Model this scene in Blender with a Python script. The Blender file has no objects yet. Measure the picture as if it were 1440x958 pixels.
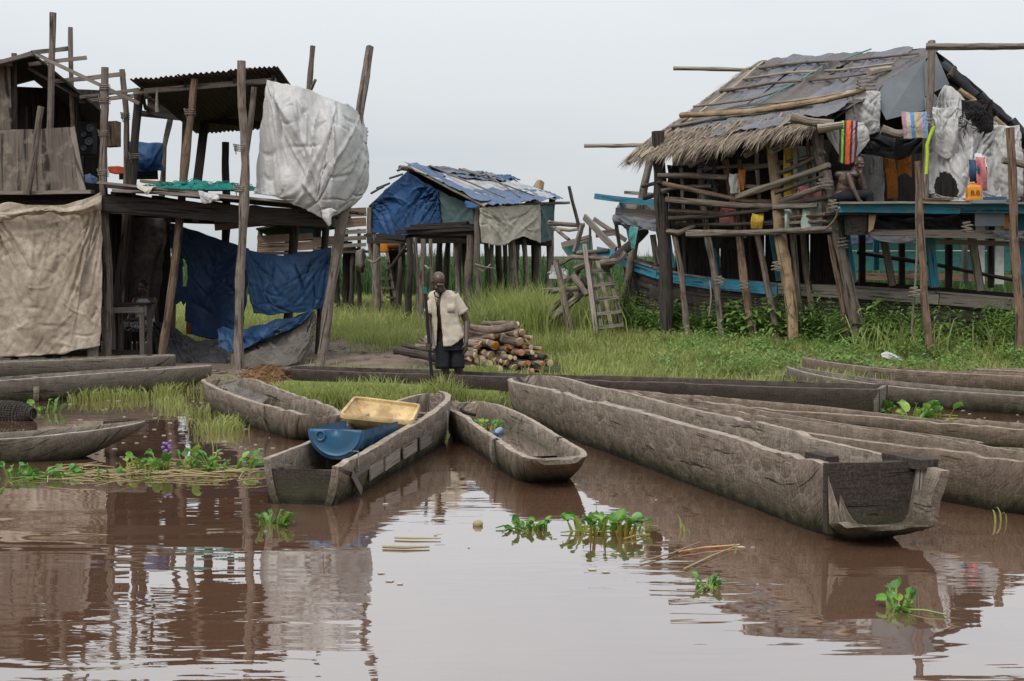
import bpy, bmesh, math, random
import numpy as np
from mathutils import Vector, Matrix, noise

# ---------------------------------------------------------------- camera, sky, sun, exposure
scene = bpy.context.scene
C = scene.collection
R = math.radians
CAM_H, FPX, CX, CY, HOR = 1.75, 1900.0, 720.0, 479.0, 360.0
PITCH = math.atan((CY - HOR) / FPX)
cam_data = bpy.data.cameras.new('camera')
cam_data.sensor_width = 36.0
cam_data.lens = FPX / 1440.0 * 36.0
cam_data.clip_end = 6000
cam = bpy.data.objects.new('camera', cam_data)
C.objects.link(cam)
cam.location = (0, 0, CAM_H)
cam.rotation_euler = (math.pi / 2 - PITCH, 0, 0)
scene.camera = cam

SUN_EL, SUN_AZ = R(52), R(215)      # azimuth clockwise from +Y
world = bpy.data.worlds.new('World')
scene.world = world
world.use_nodes = True
wn, wl = world.node_tree.nodes, world.node_tree.links
wn.clear()
w_out = wn.new('ShaderNodeOutputWorld')
w_bg = wn.new('ShaderNodeBackground')
w_bg.inputs['Strength'].default_value = 0.1
w_sky = wn.new('ShaderNodeTexSky')
w_sky.sky_type = 'NISHITA'
w_sky.sun_disc = False
w_sky.sun_elevation = SUN_EL
w_sky.sun_rotation = SUN_AZ
w_tc = wn.new('ShaderNodeTexCoord')
w_map = wn.new('ShaderNodeMapping')
w_map.inputs['Scale'].default_value = (1.0, 1.0, 3.2)
w_noise = wn.new('ShaderNodeTexNoise')
w_noise.inputs['Scale'].default_value = 1.6
w_noise.inputs['Detail'].default_value = 5
w_noise.inputs['Roughness'].default_value = 0.5
w_ramp = wn.new('ShaderNodeValToRGB')
w_ramp.color_ramp.elements[0].position = 0.36
w_ramp.color_ramp.elements[0].color = (0.545, 0.60, 0.66, 1)
w_ramp.color_ramp.elements[1].position = 0.62
w_ramp.color_ramp.elements[1].color = (0.70, 0.725, 0.745, 1)
w_mul = wn.new('ShaderNodeMixRGB')
w_mul.blend_type = 'MULTIPLY'
w_mul.inputs['Fac'].default_value = 1.0
w_mix = wn.new('ShaderNodeMixRGB')
w_mix.inputs['Fac'].default_value = 0.93        # the cloud layer covers nearly all of the blue
wl.new(w_tc.outputs['Generated'], w_map.inputs['Vector'])
wl.new(w_map.outputs['Vector'], w_noise.inputs['Vector'])
wl.new(w_noise.outputs['Fac'], w_ramp.inputs['Fac'])
w_sep = wn.new('ShaderNodeSeparateXYZ')              # an overcast sky grows brighter towards the zenith
wl.new(w_tc.outputs['Generated'], w_sep.inputs[0])
w_el = wn.new('ShaderNodeMapRange')
w_el.inputs['From Min'].default_value = 0.0; w_el.inputs['From Max'].default_value = 1.0
w_el.inputs['To Min'].default_value = 7.3; w_el.inputs['To Max'].default_value = 21.0
wl.new(w_sep.outputs['Z'], w_el.inputs['Value'])
wl.new(w_el.outputs['Result'], w_mul.inputs[2])
wl.new(w_ramp.outputs['Color'], w_mul.inputs[1])
wl.new(w_sky.outputs['Color'], w_mix.inputs[1])
wl.new(w_mul.outputs['Color'], w_mix.inputs[2])
wl.new(w_mix.outputs['Color'], w_bg.inputs['Color'])
wl.new(w_bg.outputs['Background'], w_out.inputs['Surface'])

sun_d = bpy.data.lights.new('sun', 'SUN')
sun_d.energy = 1.5
sun_d.angle = R(25)
sun_d.color = (1.0, 0.96, 0.90)
sun = bpy.data.objects.new('sun', sun_d)
C.objects.link(sun)
sdir = Vector((math.sin(SUN_AZ) * math.cos(SUN_EL), math.cos(SUN_AZ) * math.cos(SUN_EL), math.sin(SUN_EL)))
sun.rotation_euler = sdir.to_track_quat('Z', 'Y').to_euler()
sun.location = sdir * 60

vs = scene.view_settings
vs.view_transform = 'Standard'
vs.look = 'None'
vs.gamma = 1
vs.use_curve_mapping = False
vs.exposure = 0.30
scene.cycles.max_bounces = 5
scene.cycles.diffuse_bounces = 3
scene.cycles.glossy_bounces = 3
scene.cycles.transparent_max_bounces = 4
scene.cycles.use_denoising = True
scene.cycles.caustics_reflective = False
scene.cycles.caustics_refractive = False

# ---------------------------------------------------------------- pixel helpers
FWD = Vector((0, math.cos(PITCH), -math.sin(PITCH)))
UPV = Vector((0, math.sin(PITCH), math.cos(PITCH)))
CAMP = Vector((0, 0, CAM_H))

def ray(px, py):
    return FWD + Vector((1, 0, 0)) * ((px - CX) / FPX) - UPV * ((py - CY) / FPX)

def W(px, py, Y):
    d = ray(px, py)
    return CAMP + d * (Y / d.y)

def G(px, py, z=0.0):
    d = ray(px, py)
    return CAMP + d * ((z - CAM_H) / d.z)

def sc(px, Y):
    return px * Y / FPX

def sstep(a, b, x):
    t = min(1.0, max(0.0, (x - a) / (b - a)))
    return t * t * (3 - 2 * t)

SHX = [-40, -8, -4.4, -3.3, -2.6, -1.0, 0.0, 0.35, 1.5, 3.0, 4.0, 5.0, 8.0, 40]
SHY = [17.0, 17.2, 17.3, 16.8, 15.4, 14.7, 14.8, 16.1, 15.9, 15.3, 15.6, 17.2, 18.2, 19]

def shore(x):
    return float(np.interp(x, SHX, SHY))

def gz(x, y):
    d = y - shore(x)
    z = -0.38 + 0.46 * sstep(-1.5, 0.9, d) + 0.14 * sstep(0.5, 9, d) + 0.1 * sstep(6, 20, d)
    if -30 < x < 30 and y < 60:
        z += 0.03 * noise.noise(Vector((x * 0.7, y * 0.7, 3.1))) * sstep(-0.5, 1.5, d)
    return z

def base(px, py):
    z = 0.1
    for _ in range(12):
        p = G(px, py, z)
        z = gz(p.x, p.y)
    return G(px, py, z)

def n3(x, y, z):
    return noise.noise(Vector((x, y, z)))

rnd = random.Random(7)

# ---------------------------------------------------------------- objects
def thing(name, label, cat, loc=(0, 0, 0), group=None):
    o = bpy.data.objects.new(name, None)
    o.empty_display_size = 0.2
    C.objects.link(o)
    o.location = loc
    o['label'] = label
    o['category'] = cat
    if group:
        o['group'] = group
    return o

def tag(o, label=None, cat=None, group=None, kind=None):
    if label: o['label'] = label
    if cat: o['category'] = cat
    if group: o['group'] = group
    if kind: o['kind'] = kind
    return o

def worigin(o):
    v = Vector((0, 0, 0))
    while o is not None:
        v += Vector(o.location)
        o = o.parent
    return v

class MB:
    """collects quads with uvs; build() links them as one mesh object"""
    def __init__(self):
        self.v, self.f, self.uv = [], [], []
    def add(self, verts, faces, uvs=None):
        b = len(self.v)
        self.v.extend(verts)
        for k, f in enumerate(faces):
            self.f.append([b + i for i in f])
            if uvs is None:
                self.uv.append([(0.0, 0.0)] * len(f))
            elif uvs and isinstance(uvs[0], tuple):
                self.uv.append([uvs[i] for i in f])
            else:
                self.uv.append(uvs[k])
        return self
    def tube(self, pts, radii, sides=8, wob=0.06, seed=0.0, cap=True, vo=None):
        pts = [Vector(p) for p in pts]
        n = len(pts)
        if vo is None: vo = rnd.uniform(0, 50)
        vs_, uvs_, L = [], [], 0.0
        t0 = (pts[1] - pts[0]).normalized()
        ref = Vector((0, 0, 1)) if abs(t0.z) < 0.8 else Vector((1, 0, 0))
        a = t0.cross(ref).normalized()
        for i, p in enumerate(pts):
            t = (pts[min(i + 1, n - 1)] - pts[max(i - 1, 0)]).normalized()
            a = (a - t * a.dot(t)).normalized()
            b = t.cross(a)
            if i: L += (p - pts[i - 1]).length
            for k in range(sides):
                th = 2 * math.pi * k / sides
                r = radii[i] * (1 + wob * n3(math.cos(th) * 1.3 + seed, math.sin(th) * 1.3, L * 2.2 + seed)
                                + wob * 0.7 * n3(math.cos(th) * 2.5, math.sin(th) * 2.5 + seed, L * 9))
                vs_.append(p + (a * math.cos(th) + b * math.sin(th)) * r)
                uvs_.append((th * radii[0], L + vo))
        fs, fu = [], []
        for i in range(n - 1):
            for k in range(sides):
                k2 = (k + 1) % sides
                fs.append([i * sides + k, i * sides + k2, (i + 1) * sides + k2, (i + 1) * sides + k])
                u0, u1 = 2 * math.pi * k / sides * radii[0], 2 * math.pi * (k + 1) / sides * radii[0]
                fu.append([(u0, uvs_[i * sides][1]), (u1, uvs_[i * sides][1]),
                           (u1, uvs_[(i + 1) * sides][1]), (u0, uvs_[(i + 1) * sides][1])])
        if cap:
            fs.append(list(range(sides))[::-1]); fu.append([(0.003 * k, vo) for k in range(sides)])
            fs.append([(n - 1) * sides + k for k in range(sides)]); fu.append([(0.003 * k, vo + L) for k in range(sides)])
        return self.add(vs_, fs, fu)
    def grid(self, P, wrapu=False, uv=None, swap=False):
        nu, nv = len(P), len(P[0])
        vs_ = [p for row in P for p in row]
        if uv is None:
            uv = []
            ua = 0
            for i in range(nu):
                if i: ua += (Vector(P[i][nv // 2]) - Vector(P[i - 1][nv // 2])).length
                va = 0
                for j in range(nv):
                    if j: va += (Vector(P[i][j]) - Vector(P[i][j - 1])).length
                    uv.append((va + 3.3, ua) if swap else (ua, va))
        fs = []
        for i in range(nu - 1):
            for j in range(nv - 1):
                fs.append([i * nv + j, i * nv + j + 1, (i + 1) * nv + j + 1, (i + 1) * nv + j])
        return self.add(vs_, fs, uv)
    def box(self, p0, p1, w, t, wdir=(0, 0, 1), seg=5, bend=0.0, jit=0.04, seed=0.0, w1=None):
        """board from p0 to p1; w along wdir, t across"""
        p0, p1 = Vector(p0), Vector(p1)
        d = p1 - p0; L = d.length; d.normalize()
        wd = Vector(wdir); wd = (wd - d * wd.dot(d)).normalized()
        td = d.cross(wd)
        w1 = w if w1 is None else w1
        vo, uo = rnd.uniform(0, 50), rnd.uniform(0, 9)
        vs_, ring = [], []
        for i in range(seg + 1):
            s = i / seg
            c = p0 + d * (L * s) + wd * (bend * L * 0.5 * n3(s * 2.5, seed, 1.7)) + td * (bend * L * 0.5 * n3(s * 2.5, seed, 7.7))
            ww = (w + (w1 - w) * s) * 0.5
            for (a, b) in ((-1, -1), (1, -1), (1, 1), (-1, 1)):
                ja = 1 + jit * n3(s * L * 3 + a, b, seed)
                e = d * (jit * w * 0.6 * n3(a * 3.1, b * 2.3, seed + 9) if i in (0, seg) else 0)
                vs_.append(c + wd * (a * ww * ja) + td * (b * t * 0.5) + e)
        fs, fu = [], []
        for i in range(seg):
            l0, l1 = vo + L * i / seg, vo + L * (i + 1) / seg
            for k in range(4):
                k2 = (k + 1) % 4
                wdth = w if k % 2 == 0 else t
                fs.append([i * 4 + k, i * 4 + k2, (i + 1) * 4 + k2, (i + 1) * 4 + k])
                fu.append([(uo, l0), (uo + wdth, l0), (uo + wdth, l1), (uo, l1)])
        fs.append([3, 2, 1, 0]); fu.append([(uo, vo), (uo + w, vo), (uo + w, vo + t), (uo, vo + t)])
        b = seg * 4
        fs.append([b, b + 1, b + 2, b + 3]); fu.append([(uo, vo), (uo + w, vo), (uo + w, vo + t), (uo, vo + t)])
        return self.add(vs_, fs, fu)
    def slab(self, poly, t, nrm=None):
        """flat polygon with thickness"""
        P = [Vector(p) for p in poly]
        n = (P[1] - P[0]).cross(P[2] - P[0]).normalized() if nrm is None else Vector(nrm).normalized()
        e1 = (P[1] - P[0]).normalized(); e2 = n.cross(e1)
        k = len(P)
        vs_ = [p + n * t * 0.5 for p in P] + [p - n * t * 0.5 for p in P]
        uo = rnd.uniform(0, 9)
        uv = [((p - P[0]).dot(e1) + uo, (p - P[0]).dot(e2) + uo) for p in P] * 2
        fs = [list(range(k)), [k + i for i in range(k)][::-1]]
        for i in range(k):
            fs.append([i, k + i, k + (i + 1) % k, (i + 1) % k])
        return self.add(vs_, fs, uv)
    def build(self, name, mat, parent=None, smooth=True, loc=None, local=False, angle=40):
        me = bpy.data.meshes.new(name)
        if parent is not None:
            off = Vector((0, 0, 0)) if local else worigin(parent)
        else:
            if loc is None:
                zs = [Vector(v) for v in self.v]
                cx = sum(v[0] for v in self.v) / len(self.v); cy = sum(v[1] for v in self.v) / len(self.v)
                loc = (cx, cy, min(v[2] for v in self.v))
            off = Vector((0, 0, 0)) if local else Vector(loc)
        me.from_pydata([Vector(v) - off for v in self.v], [], self.f)
        uvl = me.uv_layers.new(name='UVMap')
        flat = [c for f in self.uv for p in f for c in p]
        uvl.data.foreach_set('uv', flat)
        if smooth:
            me.polygons.foreach_set('use_smooth', [True] * len(me.polygons))
            try: me.set_sharp_from_angle(angle=R(angle))
            except Exception: pass
        me.materials.append(mat)
        o = bpy.data.objects.new(name, me)
        C.objects.link(o)
        if parent is not None: o.parent = parent
        else: o.location = loc
        return o

def lerp(a, b, t): return a + (b - a) * t

def pole_pts(pts, bend, n, seed):
    pts = [Vector(p) for p in pts]
    segs = [(pts[i + 1] - pts[i]).length for i in range(len(pts) - 1)]
    T = sum(segs); out = []
    for i in range(n + 1):
        d = T * i / n; k = 0
        while k < len(segs) - 1 and d > segs[k]:
            d -= segs[k]; k += 1
        p = pts[k].lerp(pts[k + 1], d / max(segs[k], 1e-6))
        s = i / n
        am = bend * T * (0.5 + math.sin(math.pi * s))
        out.append(p + Vector((n3(s * 2.2, seed, 0), n3(s * 2.2, seed, 5), 0.3 * n3(s * 2.2, seed, 9))) * am * 0.55)
    return out, T

def pole(name, pts, r0, r1, mat, parent=None, bend=0.028, sides=10, wob=0.24, n=None, seed=None, knots=True):
    seed = rnd.uniform(0, 99) if seed is None else seed
    T = sum((Vector(pts[i + 1]) - Vector(pts[i])).length for i in range(len(pts) - 1))
    n = n or max(5, min(22, int(T / 0.16)))
    P, T = pole_pts(pts, bend, n, seed)
    rad = []
    for i in range(n + 1):
        s = i / n
        k = 0.16 * max(0, n3(s * T * 3.0, seed, 4) - 0.25) * 3 if knots else 0
        rad.append((r0 + (r1 - r0) * s) * (1 + 0.10 * n3(s * T * 1.8, seed, 2) + k))
    m = MB().tube(P, rad, sides, wob, seed)
    return m.build(name, mat, parent)

def plank(name, p0, p1, w, t, mat, parent=None, wdir=(0, 0, 1), bend=0.012, jit=0.10, w1=None, seg=5):
    m = MB().box(p0, p1, w, t, wdir, seg, bend, jit, rnd.uniform(0, 99), w1)
    return m.build(name, mat, parent, smooth=False)

def post(name, xt, yt, xb, yb, Yt, Yb, rpx, mat, parent, taper=0.85, bend=0.026, sink=0.15, mid=None):
    """a pole that runs from a pixel down to the ground"""
    top = W(xt, yt, Yt); bot = W(xb, yb, Yb)
    d = bot - top
    g = gz(bot.x, bot.y) - sink
    if abs(d.z) > 0.05:
        bot = top + d * ((g - top.z) / d.z)
    r = sc(rpx, (Yt + Yb) / 2)
    pts = [bot] + ([W(*mid)] if mid else []) + [top]
    return pole(name, pts, r, r * taper, mat, parent, bend)

# ---- cloth
def crom(p, t):
    n = len(p)
    x = t * (n - 1); i = min(int(x), n - 2); f = x - i
    a, b = p[i], p[i + 1]
    z = p[i - 1] if i > 0 else a * 2 - b
    c = p[i + 2] if i + 2 < n else b * 2 - a
    return 0.5 * ((2 * a) + (b - z) * f + (2 * z - 5 * a + 4 * b - c) * f * f + (3 * a - z - 3 * b + c) * f ** 3)

def ridge(x, y, z):
    return 1 - 2 * abs(n3(x, y, z))

def cloth(name, rows, mat, nu=46, nv=46, fold=0.03, fs=2.5, crum=0.012, cs=4.0, seed=None, holes=None,
          parent=None, edge=0.015, thick=0.005, lab=None, hang=1.0, pin=True, cr=(36, 0.035)):
    """rows of (px,py,Y) control points from top to bottom; returns one draped mesh"""
    seed = rnd.uniform(0, 99) if seed is None else seed
    rows = [[W(*c) if not isinstance(c, Vector) else c for c in r] for r in rows]
    P = []
    for i in range(nv):
        v = i / (nv - 1)
        col = []
        for j in range(nu):
            u = j / (nu - 1)
            col.append(crom([crom(r, u) for r in rows], v))
        P.append(col)
    out, uvs = [], []
    du = sum((P[nv // 2][j + 1] - P[nv // 2][j]).length for j in range(nu - 1)) / (nu - 1)
    dv = sum((P[i + 1][nu // 2] - P[i][nu // 2]).length for i in range(nv - 1)) / (nv - 1)
    # sharp tension creases: tent-shaped folds along random straight lines
    WX_, WY_ = du * (nu - 1), dv * (nv - 1)
    JX, IY = np.meshgrid(np.arange(nu) * du, np.arange(nv) * dv)
    H = np.zeros((nv, nu))
    rc = random.Random(int(seed * 131) + 7)
    size = math.hypot(WX_, WY_)
    for q in range(cr[0]):
        if q < cr[0] * 0.45:      # from a pinned upper corner or edge point downwards
            x0, y0 = rc.choice((0.0, WX_, rc.uniform(0, WX_))), rc.uniform(-0.02, 0.12) * WY_
            ang = math.atan2(WY_ * rc.uniform(0.5, 1.0), (WX_ * 0.5 - x0) * rc.uniform(0.0, 1.5) + rc.uniform(-0.2, 0.2) * WX_)
            Ln = size * rc.uniform(0.35, 0.8)
        else:
            x0, y0 = rc.uniform(0, WX_), rc.uniform(0, WY_)
            ang = rc.uniform(0, math.pi); Ln = size * rc.uniform(0.08, 0.28)
        wd_ = max(1.6 * du, size * rc.uniform(0.007, 0.03)); am = cr[1] * min(1.0, size / 1.6) * rc.uniform(0.3, 1.0) * rc.choice((-1, 1, 1))
        if q >= cr[0] * 0.45: am *= 0.6
        cx_, sx_ = math.cos(ang), math.sin(ang)
        tt_ = ((JX - x0) * cx_ + (IY - y0) * sx_) / Ln
        dd_ = np.abs((JX - x0) * -sx_ + (IY - y0) * cx_ + 0.03 * size * np.sin(tt_ * 3.0 + q))
        along = np.clip(tt_ * 6, 0, 1) * np.clip((1 - tt_) * 1.6, 0, 1)
        H += am * np.clip(1 - dd_ / (wd_ * (0.4 + np.clip(tt_, 0, 1))), 0, 1) * along
    for i in range(nv):
        row = []
        for j in range(nu):
            a = P[i][min(j + 1, nu - 1)] - P[i][max(j - 1, 0)]
            b = P[min(i + 1, nv - 1)][j] - P[max(i - 1, 0)][j]
            nn = a.cross(b)
            nn = nn.normalized() if nn.length > 1e-9 else Vector((0, -1, 0))
            x, y = j * du, i * dv
            k = 0.35 + 0.65 * min(1, i / nv * 2.5) if pin else 1
            sw = 0.5 * n3(x * 0.8, y * 0.8, seed + 3)
            h = fold * k * n3((x + sw) * fs, y * fs * 0.28 * hang + sw, seed) * 1.6
            h += crum * (ridge(x * cs + sw, y * cs, seed + 11) - 0.5)
            h += crum * 0.5 * (ridge(x * cs * 2.3, y * cs * 2.1 + sw, seed + 17) - 0.5)
            p = P[i][j] + nn * (h + float(H[i, j]))
            e = 0
            if i == nv - 1 or i == 0: p = p + Vector((0, 0, edge * 2.2 * n3(x * 4, i, seed + 5)))
            if j in (0, nu - 1): p = p + a.normalized() * (edge * 2.2 * n3(y * 4, j, seed + 6))
            row.append(p); uvs.append((x, y))
        out.append(row)
    m = MB()
    vs_ = [p for r in out for p in r]
    fs_ = []
    for i in range(nv - 1):
        for j in range(nu - 1):
            if holes and holes((j + 0.5) / (nu - 1), (i + 0.5) / (nv - 1)): continue
            fs_.append([i * nu + j, i * nu + j + 1, (i + 1) * nu + j + 1, (i + 1) * nu + j])
    used = sorted({i for f in fs_ for i in f}); mp = {a: b for b, a in enumerate(used)}
    m.add([vs_[i] for i in used], [[mp[i] for i in f] for f in fs_], [uvs[i] for i in used])
    o = m.build(name, mat, parent, angle=75)
    s = o.modifiers.new('thickness', 'SOLIDIFY'); s.thickness = thick; s.offset = 0
    if lab: tag(o, *lab)
    return o
# ---------------------------------------------------------------- procedural materials
class NT:
    def __init__(self, name):
        self.m = bpy.data.materials.new(name)
        self.m.use_nodes = True
        self.n, self.l = self.m.node_tree.nodes, self.m.node_tree.links
        self.n.clear()
        self.out = self.n.new('ShaderNodeOutputMaterial')
        self.b = self.n.new('ShaderNodeBsdfPrincipled')
        self.l.new(self.b.outputs[0], self.out.inputs['Surface'])
    def set(self, sock, val):
        if isinstance(val, bpy.types.NodeSocket): self.l.new(val, sock)
        elif isinstance(val, (tuple, list)) and len(val) == 3 and sock.type == 'RGBA': sock.default_value = (*val, 1)
        else: sock.default_value = val
    def coord(self, kind='UV', scale=(1, 1, 1), loc=(0, 0, 0), rnd_off=True):
        if kind == 'POS':
            t = self.n.new('ShaderNodeNewGeometry').outputs['Position']
        else:
            t = self.n.new('ShaderNodeTexCoord').outputs[kind]
        mp = self.n.new('ShaderNodeMapping')
        mp.inputs['Scale'].default_value = scale
        mp.inputs['Location'].default_value = loc
        self.l.new(t, mp.inputs['Vector'])
        return mp.outputs[0]
    def noise(self, vec, scale, detail=4, rough=0.55, dist=0.0):
        x = self.n.new('ShaderNodeTexNoise')
        self.l.new(vec, x.inputs['Vector'])
        x.inputs['Scale'].default_value = scale; x.inputs['Detail'].default_value = detail
        x.inputs['Roughness'].default_value = rough; x.inputs['Distortion'].default_value = dist
        return x.outputs['Fac']
    def vor(self, vec, scale, feature='F1', rand=1.0, smooth=None):
        x = self.n.new('ShaderNodeTexVoronoi')
        x.feature = feature
        self.l.new(vec, x.inputs['Vector'])
        x.inputs['Scale'].default_value = scale
        if smooth is not None: x.inputs['Smoothness'].default_value = smooth
        return x.outputs['Distance']
    def ramp(self, fac, stops):
        x = self.n.new('ShaderNodeValToRGB')
        e = x.color_ramp.elements
        while len(e) < len(stops): e.new(0.5)
        for k, (p, c) in enumerate(stops):
            e[k].position = p
            e[k].color = (c, c, c, 1) if isinstance(c, (int, float)) else (*c, 1)
        self.l.new(fac, x.inputs['Fac'])
        return x.outputs['Color']
    def mix(self, fac, a, b, mode='MIX'):
        x = self.n.new('ShaderNodeMixRGB'); x.blend_type = mode
        self.set(x.inputs[0], fac); self.set(x.inputs[1], a); self.set(x.inputs[2], b)
        return x.outputs[0]
    def math(self, op, a, b=0.0, c=0.0, clamp=False):
        x = self.n.new('ShaderNodeMath'); x.operation = op; x.use_clamp = clamp
        self.set(x.inputs[0], a); self.set(x.inputs[1], b)
        if len(x.inputs) > 2: self.set(x.inputs[2], c)
        return x.outputs[0]
    def rand(self):
        return self.n.new('ShaderNodeObjectInfo').outputs['Random']
    def sep(self, vec):
        x = self.n.new('ShaderNodeSeparateXYZ'); self.l.new(vec, x.inputs[0]); return x.outputs
    def bump(self, h, dist=0.01, strength=1.0, normal=None):
        x = self.n.new('ShaderNodeBump')
        x.inputs['Distance'].default_value = dist; x.inputs['Strength'].default_value = strength
        self.l.new(h, x.inputs['Height'])
        if normal is not None: self.l.new(normal, x.inputs['Normal'])
        return x.outputs[0]
    def done(self, col, rough=0.85, normal=None, spec=0.25, **kw):
        self.set(self.b.inputs['Base Color'], col)
        self.set(self.b.inputs['Roughness'], rough)
        self.set(self.b.inputs['Specular IOR Level'], spec)
        if normal is not None: self.l.new(normal, self.b.inputs['Normal'])
        return self.m

def mul3(c, k): return tuple(x * k for x in c)

def wood(name, dark, mid, light, grain=(70, 5), bump=0.006, var=0.35, spec=0.2, blotch=None):
    t = NT(name)
    uv = t.coord('UV')
    g = t.noise(t.coord('UV', (grain[0], grain[1], 1)), 1.0, 6, 0.65, 0.4)
    crack = t.noise(t.coord('UV', (grain[0] * 0.45, grain[1] * 0.35, 1)), 1.0, 3, 0.5, 0.6)
    crk = t.ramp(crack, [(0.36, 0.25), (0.43, 1.0)])
    big = t.noise(uv, 2.3, 3, 0.6)
    col = t.ramp(g, [(0.28, dark), (0.5, mid), (0.74, light)])
    col = t.mix(t.math('MULTIPLY', big, 0.75), col, t.mix(0.5, mid, dark))
    col = t.mix(1.0, col, crk, 'MULTIPLY')
    if blotch:
        col = t.mix(t.ramp(t.noise(uv, 5.0, 4, 0.6), [(0.52, 0.0), (0.66, 0.7)]), col, blotch)
    rv = t.math('ADD', t.math('MULTIPLY', t.rand(), var), 1 - var * 0.5)
    hs = t.n.new('ShaderNodeHueSaturation')
    t.l.new(rv, hs.inputs['Value']); t.l.new(col, hs.inputs['Color'])
    h = t.math('ADD', g, t.math('MULTIPLY', crk, 0.8))
    return t.done(hs.outputs[0], 0.85, t.bump(h, bump), spec)

def canoe_wood(name, dark, mid, light, scallop=1.0, algae=0.9, bump=0.02):
    t = NT(name)
    uv = t.coord('UV')
    nz = t.n.new('ShaderNodeTexNoise'); nz.inputs['Scale'].default_value = 5.0; nz.inputs['Detail'].default_value = 3; t.l.new(uv, nz.inputs['Vector'])
    warp = t.mix(0.09, uv, nz.outputs['Color'], 'ADD')
    mp = t.n.new('ShaderNodeMapping'); mp.inputs['Scale'].default_value = (9.5, 7.0, 1); t.l.new(warp, mp.inputs['Vector'])
    ad = t.vor(mp.outputs[0], 1.0, 'F1')
    ed = t.vor(mp.outputs[0], 1.0, 'DISTANCE_TO_EDGE')
    fine = t.noise(uv, 55.0, 8, 0.72)
    streak = t.noise(t.coord('UV', (5, 60, 1), (2, 0, 0)), 1.0, 5, 0.65, 0.3)
    grain = t.noise(t.coord('UV', (70, 4, 1)), 1.0, 5, 0.65, 0.5)
    big = t.noise(uv, 1.3, 5, 0.62, 0.4)
    col = t.ramp(fine, [(0.30, dark), (0.48, mid), (0.70, light)])
    col = t.mix(t.ramp(streak, [(0.36, 0.6 * min(1, scallop + 0.1)), (0.52, 0.0)]), col, mul3(dark, 0.9))
    col = t.mix(t.ramp(streak, [(0.55, 0.0), (0.70, 0.45 * scallop)]), col, mul3(light, 1.15))
    col = t.mix(t.ramp(big, [(0.40, 0.0), (0.66, 0.5)]), col, mul3(mid, 0.62))
    col = t.mix(t.ramp(grain, [(0.34, 0.7), (0.46, 0.0)]), col, mul3(dark, 0.7))
    msk = t.ramp(t.noise(t.coord('UV', (1, 1, 1), (5, 5, 0)), 2.6, 4, 0.6), [(0.40, 0.0), (0.58, 1.0)])
    rimc = t.math('MULTIPLY', t.ramp(ed, [(0.0, 0.48 * scallop), (0.08, 0.0)]), msk)
    col = t.mix(rimc, col, mul3(light, 1.25))
    cr = t.noise(t.coord('UV', (20, 1.1, 1), (3, 0, 0)), 1.0, 4, 0.6, 1.0)
    crk = t.ramp(cr, [(0.335, 0.0), (0.360, 1.0)])
    col = t.mix(t.math('MULTIPLY', t.math('SUBTRACT', 1.0, crk), 0.9), col, mul3(dark, 0.22))
    # worn pale edge along the gunwale
    at_ = t.n.new('ShaderNodeAttribute'); at_.attribute_name = 'rim'
    wear = t.math('MULTIPLY', t.math('POWER', at_.outputs['Fac'], 2.0), t.ramp(t.noise(uv, 9.0, 4, 0.6), [(0.35, 0.10), (0.65, 0.85)]))
    col = t.mix(wear, col, mul3(light, 1.2))
    # wet, weed-grown band just above the water line
    z = t.sep(t.n.new('ShaderNodeNewGeometry').outputs['Position'])[2]
    zz = t.math('ADD', z, t.math('MULTIPLY', t.math('SUBTRACT', t.noise(uv, 6.0, 6, 0.75), 0.5), 0.30))
    col = t.mix(t.ramp(zz, [(0.05, algae), (0.23, 0.0)]), col, (0.045, 0.045, 0.022))
    col = t.mix(t.ramp(zz, [(0.01, algae), (0.08, 0.0)]), col, (0.014, 0.012, 0.009))
    rv = t.math('ADD', t.math('MULTIPLY', t.rand(), 0.25), 0.96)
    hs = t.n.new('ShaderNodeHueSaturation')
    t.l.new(rv, hs.inputs['Value']); t.l.new(col, hs.inputs['Color'])
    h = t.math('ADD', t.math('MULTIPLY', t.math('MULTIPLY', ad, 1.2 * scallop), t.math('ADD', msk, 0.25)), t.math('MULTIPLY', grain, 0.25))
    h = t.math('ADD', h, t.math('MULTIPLY', fine, 0.55))
    h = t.math('ADD', h, t.math('MULTIPLY', streak, 0.3 * scallop))
    h = t.math('ADD', h, t.math('MULTIPLY', crk, 0.7))
    return t.done(hs.outputs[0], 0.88, t.bump(h, bump), 0.2)

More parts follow.
